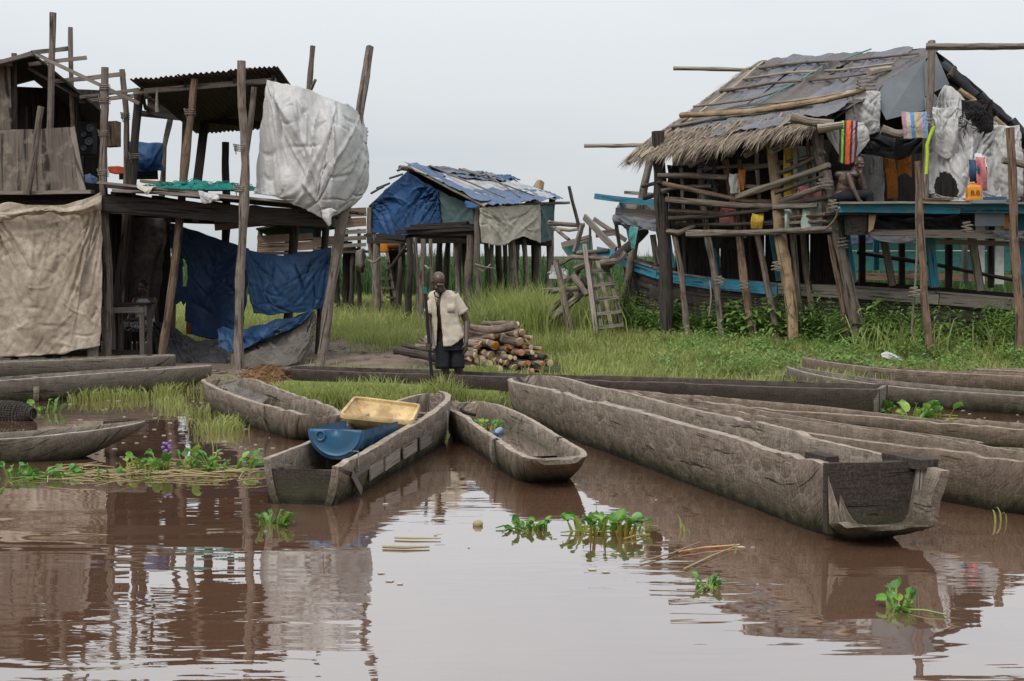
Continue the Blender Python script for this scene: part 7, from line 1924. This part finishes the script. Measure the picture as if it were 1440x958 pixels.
# half barrel
hb = thing('half_barrel', 'blue plastic barrel cut in half lying in the tub canoe', 'barrel', tat(1.0, 0, 0.0))
P0, P1 = tat(0.74, 0.0, 0.44), tat(1.62, 0.0, 0.40)
ax = (P1 - P0).normalized(); upn = Vector((0.0, 0.0, 1.0)); upn = (upn - ax * upn.dot(ax)).normalized(); sd = ax.cross(upn)
RB = 0.232
def arc(s, r, lo=math.pi, hi=2 * math.pi, n=24):
    return [P0 + ax * s + (sd * math.cos(lo + (hi - lo) * i / n) + upn * math.sin(lo + (hi - lo) * i / n)) * r for i in range(n + 1)]
Lb = (P1 - P0).length
prof = [(0.0, 0.90), (0.012, 0.985), (0.03, 1.0), (0.05, 0.985), (0.08, 0.97), (0.20, 0.97), (0.22, 1.0), (0.25, 1.0), (0.27, 0.97), (0.42, 0.97), (0.44, 1.0), (0.47, 1.0), (0.49, 0.97), (0.60, 0.97), (Lb, 0.98)]
rows = [arc(s, RB * k) for s, k in prof]
ins = [arc(s, RB * k - 0.012) for s, k in prof[::-1] if s > 0.01]
o = MB().grid(rows + ins).build('shell', M['tub_blue'], hb)
cap = [arc(0.0, RB * q) for q in (0.90, 0.86, 0.80, 0.6, 0.3, 0.01)]
for r_i, dz in zip(cap, (0, 0.012, 0.02, 0.015, 0.018, 0.018)):
    for i in range(len(r_i)): r_i[i] = r_i[i] + ax * dz
o = MB().grid(cap[::-1]).build('end_plate', M['tub_blue'], hb); s_ = o.modifiers.new('t', 'SOLIDIFY'); s_.thickness = 0.012
MB().tube([P0 - ax * 0.004 + (sd * math.cos(a) + upn * math.sin(a)) * 0.035 - upn * 0.05 - sd * 0.12 for a in [2 * math.pi * k / 12 for k in range(13)]], [0.008] * 13, 6, 0).build('bung_ring', M['tub_blue'], hb)
cloth('wet_rag', [[tat(0.85, -0.1, 0.32), tat(0.85, 0.15, 0.33)], [tat(0.95, -0.15, 0.10), tat(0.9, 0.2, 0.08)], [tat(1.2, -0.15, 0.02), tat(1.15, 0.2, 0.02)]], M['dark_cloth'], 20, 20, 0.04, 6, 0.02, 6, 111, lab=('dark wet rag on the floor of the tub canoe', 'rag'))
def coil(name, label, c, rr, r, turns, mat, cat='rope', seed=0, flat=0.5):
    pts = []
    r5 = random.Random(seed)
    n = turns * 14
    for k in range(n):
        a = k * 2 * math.pi / 14
        q = rr * (0.6 + 0.4 * r5.random() * 0.3 + 0.4 * n3(k * 0.07, seed, 1))
        pts.append(c + Vector((math.cos(a) * q + 0.05 * n3(k * 0.05, seed, 2), math.sin(a) * q * 0.8, 0.02 + flat * rr * (k / n) + 0.03 * n3(k * 0.21, seed, 5))))
    return tag(MB().tube(pts, [r] * n, 6, 0).build(name, mat), label, cat)
coil('rope_coil', 'coil of grey rope in the bow of the tub canoe', tat(3.05, 0.0, 0.12), 0.13, 0.013, 7, M['rope'], 'rope', 4, 1.3)
cloth('plastic_sheet', [[lat_(0.25, -0.10, 0.30), lat_(0.3, 0.10, 0.26)], [lat_(0.7, -0.16, 0.22), lat_(0.72, 0.06, 0.16)], [lat_(1.3, -0.14, 0.20), lat_(1.35, 0.06, 0.14)]], M['greysheet'], 18, 40, 0.05, 6, 0.03, 6, 112, lab=('grey plastic sheet in the muddy canoe by the net', 'sheet'))
heap('fishing_net', 'rust brown fishing net heaped on the bank behind the muddy canoe', 'net', 338, 412, 541, 17.3, 29, M['net_brown'], 0.75, 3.0)
heap('fishing_net', 'dark red net heaped at the edge of the weeds at right', 'net', 1268, 1346, 527, 19.2, 15, M['net_red'], 0.6, 4.0)
heap('fishing_net', 'low dark red net beside the farthest dugout at the right edge', 'net', 1358, 1400, 527, 19.0, 8, M['net_red'], 0.5, 6.0)
cloth('paper_scrap', [[(1238, 497, 19.3), (1250, 495, 19.3), (1262, 500, 19.2)], [(1242, 503, 19.2), (1256, 503, 19.1), (1272, 507, 19.1)]], M['white_tarp'], 14, 10, 0.04, 6, 0.03, 7, 113, lab=('crumpled white paper lying in the weeds at right', 'litter'))
cloth('blue_scrap', [[(1202, 510, 18.9), (1214, 512, 18.9)], [(1204, 517, 18.8), (1218, 518, 18.8)]], M['blue_pale'], 10, 8, 0.04, 6, 0.02, 7, 114, lab=('small blue plastic scrap below the weeds at right', 'litter'))
bo = thing('bottle', 'clear blue bottle floating inside the small middle canoe', 'bottle', mat_(1.15, -0.08, 0.10))
mb_ = plain('bottle_plastic', (0.18, 0.26, 0.40), 0.15, 8, 0.3, 0, 0.6)
q0, q1 = mat_(1.10, -0.12, 0.135), mat_(1.26, -0.04, 0.13); dd = (q1 - q0)
MB().tube([q0, q0 + dd * 0.05, q0 + dd * 0.7, q0 + dd * 0.85, q0 + dd * 0.88, q1], [0.030, 0.038, 0.038, 0.016, 0.013, 0.013], 12, 0).build('body', mb_, bo)
MB().tube([q1, q1 + dd * 0.12], [0.015, 0.015], 10, 0).build('cap', M['tub_blue'], bo)
pole('mooring_chain', [W(640, 566, 13.6), W(652, 580, 13.3), W(668, 584, 13.2)], 0.015, 0.015, M['ink'], mid, 0.04)
o = MB().slab([W(1243, 560, 14.7), W(1250, 560, 14.7), W(1250, 563, 14.7), W(1243, 563, 14.7)], 0.02).build('end_nail', M['ink'], dk, False)
# wicker fish trap
tr = thing('fish_trap', 'dark wicker fish trap lying in the water at the left edge', 'fish trap', W(10, 592, 14.6))
c0, c1 = W(-60, 579, 14.7), W(46, 582, 14.3); axx = (c1 - c0).normalized(); u_ = axx.cross(Vector((0, 0, 1))).normalized(); v_ = u_.cross(axx)
LT = (c1 - c0).length; Rt = sc(17, 14.5)
m = MB()
def tr_r(s): return Rt * (1 - 0.55 * max(0, (s / LT - 0.75) / 0.25) ** 2)
for k in range(26):
    s = LT * k / 25
    m.tube([c0 + axx * s + (u_ * math.cos(a) + v_ * math.sin(a)) * tr_r(s) * (1 + 0.02 * math.sin(k * 2 + a * 9)) for a in [2 * math.pi * j / 20 for j in range(21)]], [0.0075] * 21, 5, 0.1, cap=False)
m.build('hoops', M['wicker'], tr)
m = MB()
for j in range(30):
    a = 2 * math.pi * j / 30
    m.tube([c0 + axx * (LT * k / 12) + (u_ * math.cos(a) + v_ * math.sin(a)) * (tr_r(LT * k / 12) - 0.004) for k in range(13)], [0.006] * 13, 4, 0.1, cap=False)
m.build('ribs', M['wicker'], tr)
# ---------------------------------------------------------------- leafy weeds along the boat
def leaf_tri(V, F, T, p, d, up, L, w, tint, droop=0.3):
    d = d.normalized(); s = d.cross(up)
    s = s.normalized() if s.length > 1e-4 else Vector((1, 0, 0))
    b = len(V); q = p + d * L * 0.45; e = p + d * L + Vector((0, 0, -droop * L)); nn_ = s.cross(d)
    V.extend([p, q + s * w + nn_ * w * 0.25, q - s * w + nn_ * w * 0.25, e, q - nn_ * 0.0])
    F.extend([(b, b + 4, b + 1), (b, b + 2, b + 4), (b + 1, b + 4, b + 3), (b + 4, b + 2, b + 3)]); T.extend([tint] * 5)
def weed_mesh(seed, H, broad):
    r = random.Random(seed); V, F, T = [], [], []
    for s_ in range(r.randint(5, 8)):
        az = r.uniform(0, 6.28); ln = r.uniform(0.05, 0.45); h = H * r.uniform(0.55, 1.1)
        base_ = Vector((r.uniform(-.09, .09), r.uniform(-.09, .09), -0.05))
        tipd = Vector((math.cos(az) * ln, math.sin(az) * ln, 1)).normalized()
        pr = base_
        k = int(h / 0.045)
        for i in range(1, k + 1):
            p = base_ + tipd * (h * i / k) + Vector((0.02 * n3(i, seed, s_), 0.02 * n3(i, seed, s_ + 9), 0))
            b = len(V); V.extend([pr + Vector((0.005, 0, 0)), pr - Vector((0.005, 0, 0)), p]); F.append((b, b + 1, b + 2)); T.extend([0.3] * 3)
            for q in range(2):
                a2 = i * 2.4 + q * 3.14 + r.uniform(-.4, .4)
                d = Vector((math.cos(a2), math.sin(a2), r.uniform(0.1, 0.7)))
                L = r.uniform(0.07, 0.15) * (1.5 if broad else 1.0) * (1.15 - 0.5 * i / k)
                leaf_tri(V, F, T, p, d, Vector((0, 0, 1)), L, L * (0.24 if broad else 0.14), min(0.92, max(0.02, r.gauss(0.35 + 0.4 * i / k, 0.16))), r.uniform(0.1, 0.6))
            pr = p
    me = bpy.data.meshes.new('weed_plant'); me.from_pydata(V, [], F)
    a = me.attributes.new('tint', 'FLOAT', 'POINT'); a.data.foreach_set('value', T); me.materials.append(M['weed'])
    return me
wm = [weed_mesh(1, 0.55, False), weed_mesh(2, 0.45, True), weed_mesh(3, 0.7, False), weed_mesh(4, 0.4, True), weed_mesh(5, 0.6, False), weed_mesh(6, 0.5, True)]
rw = random.Random(12)
for k in range(165):
    px = rw.uniform(872, 1470)
    yb = np.interp(px, [872, 940, 1100, 1200, 1300, 1470], [452, 468, 490, 500, 508, 512])
    py = yb - rw.random() ** 1.3 * np.interp(px, [872, 1100, 1470], [18, 26, 40])
    p = base(px, py)
    hb_ = boat  # keep in front of the hull
    yl = np.interp(px, [q[0] for q in GWL], [q[2] for q in GWL]) - 0.35
    if p.y > yl: p = W(px, py, yl); p.z = gz(p.x, p.y)
    o = bpy.data.objects.new('weed_plant', rw.choice(wm)); C.objects.link(o)
    o.location = p; o.rotation_euler = (0, 0, rw.uniform(0, 6.28)); s_ = rw.uniform(0.9, 1.7); o.scale = (s_, s_, s_ * rw.uniform(0.8, 1.15))
    tag(o, 'leafy green weed ' + ('under the bow left of the thick black post' if px < 940 else 'below the pole wall of the thatched shack' if px < 1200 else 'between the corner post and the front pole' if px < 1300 else 'between the two tall front poles' if px < 1425 else 'right of the last front pole'), 'weed', 'weeds along the boat')
for k, (px, py, s_) in enumerate(((905, 452, 1.2), (918, 448, 1.4), (890, 455, 1.0), (1085, 470, 1.3), (1040, 470, 1.1), (930, 462, 1.0))):
    p = base(px, py); o = bpy.data.objects.new('weed_plant', wm[(2 * k) % 6]); C.objects.link(o); o.location = p; o.scale = (s_,) * 3; o.rotation_euler = (0, 0, k)
    tag(o, 'taller weed climbing the dark hull near the bow', 'weed', 'tall weeds by the bow')
rg = np.random.default_rng(77)
pts = []
for k in range(260):
    px = rg.uniform(1200, 1450); Y = rg.uniform(20.2, 21.0); pts.append(((px - CX) * Y / FPX, Y))
pts = np.array(pts)
blades('cane_grass', pts, rg.uniform(0.35, 1.05, len(pts)), rg.uniform(0.006, 0.014, len(pts)), rg.uniform(0.1, 0.75, len(pts)), M['grass'], lean=0.7, label='tall arching grass leaves among the weeds at right', cat='grass', rs=18, drop=0.6)
pts = scatter(9000, 1.5, 8.5, 17.5, 23, lambda x, y: sstep(900, 1000, px_of(x, y)) * sstep(-0.1, 0.25, n3(x * 1.7, y * 1.7, 6)) if y > shore(x) + 0.3 else 0, 31)
V, F, T = [], [], []
r6 = random.Random(2)
for (x, y) in pts:
    z = gz(x, y)
    for q in range(4):
        a = r6.uniform(0, 6.28)
        leaf_tri(V, F, T, Vector((x, y, z + r6.uniform(0.0, 0.28) * (1 + n3(x * 2.1, y * 2.1, 8)))), Vector((math.cos(a), math.sin(a), r6.uniform(0, .8))), Vector((0, 0, 1)), r6.uniform(0.05, 0.19), r6.uniform(0.008, 0.03), min(0.92, max(0, r6.gauss(0.55, 0.2))))
me = bpy.data.meshes.new('ground_cover'); me.from_pydata(V, [], F); a = me.attributes.new('tint', 'FLOAT', 'POINT'); a.data.foreach_set('value', T); me.materials.append(M['weed'])
o = bpy.data.objects.new('ground_cover', me); C.objects.link(o); tag(o, 'low leafy ground cover between the weeds and the canoes at right', 'plants', None, 'stuff')
# ---------------------------------------------------------------- water hyacinth
def hy_leaf(seed, L=0.09, w=0.042):
    r = random.Random(seed)
    V, F = [Vector((0, 0, 0))], []
    n = 7
    rows = []
    for i in range(n + 1):
        t_ = i / n
        ww = w * (math.sin(math.pi * min(1, t_ * 0.92 + 0.06)) ** 0.6) * (1.1 - 0.25 * t_)
        rows.append([Vector((-ww, t_ * L, 0.35 * ww + 0.02 * t_ - 0.05 * t_ * t_ * r.uniform(0.4, 1))), Vector((-ww * 0.5, t_ * L, 0.10 * ww)), Vector((0, t_ * L, -0.004)), Vector((ww * 0.5, t_ * L, 0.10 * ww)), Vector((ww, t_ * L, 0.35 * ww + 0.02 * t_))])
    m = MB().grid(rows)
    me = bpy.data.meshes.new('leaf'); me.from_pydata(m.v, [], m.f); me.polygons.foreach_set('use_smooth', [True] * len(me.polygons)); me.materials.append(M['hyac'])
    return me
hyl = [hy_leaf(k) for k in range(5)]
def hyacinth(label, c, n, spread, h, seed, lscale=1.0, elong=1.0, flower=False, stalks=0, group='water hyacinths'):
    root = thing('water_hyacinth', label, 'plant', c, group)
    r = random.Random(seed)
    st_ = MB()
    for k in range(n):
        az = r.uniform(0, 6.28); q = spread * math.sqrt(r.random())
        b = Vector((math.cos(az) * q * elong, math.sin(az) * q, 0.0))
        hh = h * (0.12 + 0.88 * r.random() ** 1.5)
        a2 = az + r.uniform(-0.8, 0.8)
        tip = b + Vector((math.cos(a2) * hh * 0.55, math.sin(a2) * hh * 0.55, hh))
        wpt = b.lerp(tip, 0.4) + Vector((0, 0, -0.01))
        st_.tube([b + Vector((0, 0, -0.02)), wpt, tip], [0.007, 0.010 * r.uniform(0.8, 1.5), 0.004], 6, 0.05)
        o = bpy.data.objects.new('leaf', r.choice(hyl)); C.objects.link(o); o.parent = root
        o.location = tip; s_ = lscale * r.uniform(0.35, 1.15)
        o.scale = (s_, s_, s_)
        o.rotation_euler = (r.uniform(-0.1, 1.0), r.uniform(-0.5, 0.5), a2 - math.pi / 2 + r.uniform(-0.6, 0.6))
    for k in range(stalks):
        az = r.uniform(0, 6.28); L = r.uniform(0.1, 0.3)
        p = Vector((r.uniform(-1, 1) * spread * elong, r.uniform(-1, 1) * spread, 0.006))
        st_.tube([p, p + Vector((math.cos(az) * L * .5, math.sin(az) * L * .3, 0.012)), p + Vector((math.cos(az) * L, math.sin(az) * L * .6, 0.004))], [0.007, 0.006, 0.004], 5, 0)
    st_.build('stalks', M['hyac_stem'], root, local=True)['kind'] = 'stuff'
    if flower:
        f = MB()
        for k in range(9):
            a = k * 2.4; z = h * 0.9 + 0.012 * k
            c_ = Vector((0.03 * math.cos(a), 0.03 * math.sin(a), z)); blob(f, c_, (0.018, 0.018, 0.012), None, 6)
        f.build('flower', M['flower'], root, local=True)
        MB().tube([Vector((0, 0, 0)), Vector((0, 0, h))], [0.006, 0.005], 6, 0).build('flower_stalk', M['hyac_stem'], root, local=True)
    return root
for (px, py, n, sp, h, ls, el, fl, stk, lb) in (
        (380, 738, 18, 0.09, 0.08, 0.75, 1.3, False, 2, 'small hyacinth floating below the board end of the tub canoe'),
        (740, 744, 22, 0.08, 0.05, 0.6, 1.7, False, 5, 'low hyacinth cluster in the open water left of the larger one'),
        (858, 748, 46, 0.15, 0.11, 0.85, 1.6, False, 10, 'largest hyacinth cluster in the open water before the big canoe'),
        (995, 828, 12, 0.05, 0.05, 0.55, 1.2, False, 2, 'tiny hyacinth beside the drifting stems'),
        (1262, 856, 16, 0.06, 0.085, 0.75, 1.2, False, 2, 'bright single hyacinth under the squared end of the big canoe'),
        (1282, 588, 34, 0.24, 0.18, 1.4, 1.7, False, 6, 'hyacinth clump between the black canoe end and the right canoes'),
        (235, 660, 30, 0.20, 0.15, 1.0, 1.9, True, 14, 'hyacinth with a lilac flower on the floating weed raft'),
        (310, 660, 26, 0.18, 0.14, 0.9, 1.7, False, 14, 'hyacinth at the right end of the floating weed raft'),
        (165, 668, 14, 0.16, 0.08, 0.8, 2.0, False, 14, 'sparse hyacinth in the middle of the floating weed raft'),
        (22, 672, 20, 0.15, 0.09, 0.9, 1.8, False, 10, 'hyacinth at the left edge under the upturned bow'),
        (90, 670, 12, 0.16, 0.06, 0.8, 2.0, False, 10, 'thin hyacinth just right of the left edge one'),
        (62, 580, 16, 0.14, 0.12, 0.9, 1.5, False, 2, 'hyacinth tuft beside the wicker fish trap')):
    hyacinth(lb, G(px, py), n, sp, h, int(px), ls, el, fl, stk)
hyacinth('hyacinth growing inside the small flooded canoe', mat_(0.80, -0.06, 0.115), 16, 0.12, 0.06, 88, 0.7, 1.0)
hyacinth('single large hyacinth leaf standing in the old canoes at right', r3a(3.9, 0.1, 0.12), 3, 0.05, 0.16, 91, 1.6, 1.0)
# dry stalks of the weed raft and drifting stems
rs_ = random.Random(9)
V = MB()
for k in range(85):
    px = rs_.uniform(60, 350)
    py = 668 - (px - 40) * 0.025 + rs_.gauss(0, 5.0)
    p = G(px, py, 0.008 + 0.02 * rs_.random()); L = rs_.uniform(0.06, 0.45); a = rs_.gauss(0, 0.7)
    V.tube([p, p + Vector((math.cos(a) * L * 0.5, math.sin(a) * L * 0.5, 0.01)), p + Vector((math.cos(a) * L, math.sin(a) * L, 0.002))], [0.004, 0.004, 0.003], 5, 0)
o = V.build('stalk_raft', M['straw']); tag(o, 'raft of dry floating stalks from the left edge to the tub canoe', 'stalks', None, 'stuff')
for k, (pts, r, lb) in enumerate((
        ([(555, 756), (580, 757), (620, 757)], 0.012, 'dry stalk floating in the open water, upper of two'), ([(538, 769), (570, 770), (604, 769)], 0.016, 'dry stalk floating in the open water, lower of two'),
        ([(955, 776), (990, 770), (1040, 766)], 0.010, 'brown stem drifting left of the big canoe'), ([(900, 790), (945, 778), (985, 762)], 0.008, 'thin stem drifting past the largest hyacinth'), ([(962, 800), (1000, 782), (1035, 768)], 0.008, 'stem crossing the brown drifting one'),
        ([(240, 646), (290, 650), (352, 668)], 0.010, 'long stalk resting on the weed raft'))):
    o = MB().tube([G(x, y, 0.012) for x, y in pts], [r * 0.55, r * 0.6, r * 0.35], 6, 0.05).build('drifting_stem', M['straw']); tag(o, lb, 'stem', 'stems adrift on the water')
gl = np.array([(G(x, y).x, G(x, y).y) for x, y in ((834, 722), (840, 716), (958, 742), (963, 748), (970, 755), (1035, 772), (1400, 735), (1408, 733), (1416, 734), (105 + 200, 640), (300, 636), (868, 545), (1040, 575), (1050, 573), (1290, 592), (1310, 590), (1330, 588), (1150, 586), (650, 548), (560, 552))])
blades('water_sprigs', gl, np.array([0.10, 0.13, 0.12, 0.08, 0.07, 0.05, 0.11, 0.14, 0.12, 0.22, 0.15, .2, .15, .2, .15, .2, .15, .2, .3, .3]), np.full(len(gl), 0.007), np.full(len(gl), 0.7), M['grass'], zoff=np.zeros(len(gl)), lean=1.0, label='scattered green sprigs standing out of the water', cat='plants', rs=40, drop=0.6)
# small litter afloat
V = MB(); r7 = random.Random(21)
for k in range(95):
    px, py = (r7.uniform(90, 420), r7.uniform(560, 650)) if k < 60 else (r7.uniform(500, 1100), r7.uniform(700, 830))
    if k >= 60 and r7.random() < 0.4: px, py = r7.uniform(1250, 1440), r7.uniform(575, 600)
    p = G(px, py, 0.004); s_ = r7.uniform(0.006, 0.02); a = r7.uniform(0, 3)
    V.slab([p + Vector((math.cos(a + t_) * s_ * 1.6, math.sin(a + t_) * s_, 0)) for t_ in (0, 1.4, 3.0, 4.6)], 0.004, (0, 0, 1))
o = V.build('flotsam', M['cream'], None, False); tag(o, 'tiny pale scraps floating on the brown water', 'flotsam', None, 'stuff')
o = MB(); blob(o, G(672, 737, 0.012), (0.035, 0.03, 0.028), None, 10); o = o.build('floating_fruit', M['straw']); tag(o, 'small round husk floating left of the low hyacinth', 'fruit')

# ---------------------------------------------------------------- lashings and litter at left
for (x, y, Y, rr, host) in ((147, 125, 20.2, 0.085, hA), (147, 143, 20.2, 0.085, hA), (146, 190, 20.2, 0.085, hA), (145, 245, 20.2, 0.085, hA), (190, 222, 20.85, 0.095, hB), (338, 210, 19.62, 0.10, hB), (338, 268, 19.62, 0.095, hB), (267, 160, 20.2, 0.085, hB), (486, 296, 20.35, 0.10, hB), (176, 165, 20.9, 0.07, hB)):
    pts = [W(x, y, Y) + Vector((math.cos(k * 1.3) * rr, math.sin(k * 1.3) * rr, -0.03 + 0.006 * k + 0.006 * n3(k, x, 1))) for k in range(18)]
    pts += [pts[-1] + Vector((0.03, -0.02, -0.06)), pts[-1] + Vector((0.045, -0.02, -0.15))]
    MB().tube([q + Vector((0.012 * n3(i, x, 2), 0.012 * n3(i, x, 4), 0.02 * n3(i, x, 7))) for i, q in enumerate(pts)], [0.008] * len(pts), 5, 0).build('lashing', M['rope'], host)
V = MB(); r8 = random.Random(33)
for k in range(150):
    px, py = r8.choice(((r8.uniform(425, 620), r8.uniform(488, 520)), (r8.uniform(285, 420), r8.uniform(518, 536)), (r8.uniform(430, 560), r8.uniform(470, 500)), (r8.uniform(1060, 1250), r8.uniform(500, 520))))
    p = base(px, py) + Vector((0, 0, 0.012)); s_ = r8.uniform(0.01, 0.05); a = r8.uniform(0, 3)
    V.slab([p + Vector((math.cos(a + t_) * s_ * 1.6, math.sin(a + t_) * s_, 0.01 * r8.random())) for t_ in (0, 1.4, 3.0, 4.6)], 0.012, (0.2 * r8.random(), 0.2 * r8.random(), 1))
o = V.build('bank_litter', M['bark'], None, False); tag(o, 'wood chips and scraps strewn over the trodden mud', 'litter', None, 'stuff')
# ---------------------------------------------------------------- pieces fixed to a part become its sub-parts
def first_part(root, nm):
    return next((c for c in root.children if c.name.split('.')[0] == nm), None)
for root, host, subs in [(r_, 'hull', ('metal_strap', 'patch', 'cleat', 'gunwale_block', 'end_nail', 'mooring_chain')) for r_ in (big, tubc, mid, lc, bc, fc, dk)] + \
        [(sh, 'roof_base', ('roof_cover', 'roof_pole', 'thatch', 'rolled_edge', 'roof_rope')), (hD, 'roof_back', ('roof_cover', 'roof_batten', 'roof_stick', 'ridge_pole', 'rake_pole', 'eave_pole')), (man, 'shirt', ('pocket',)), (hb, 'shell', ('end_plate', 'bung_ring'))]:
    h_ = first_part(root, host)
    for c_ in list(root.children):
        if h_ is not None and c_.name.split('.')[0] in subs: c_.parent = h_
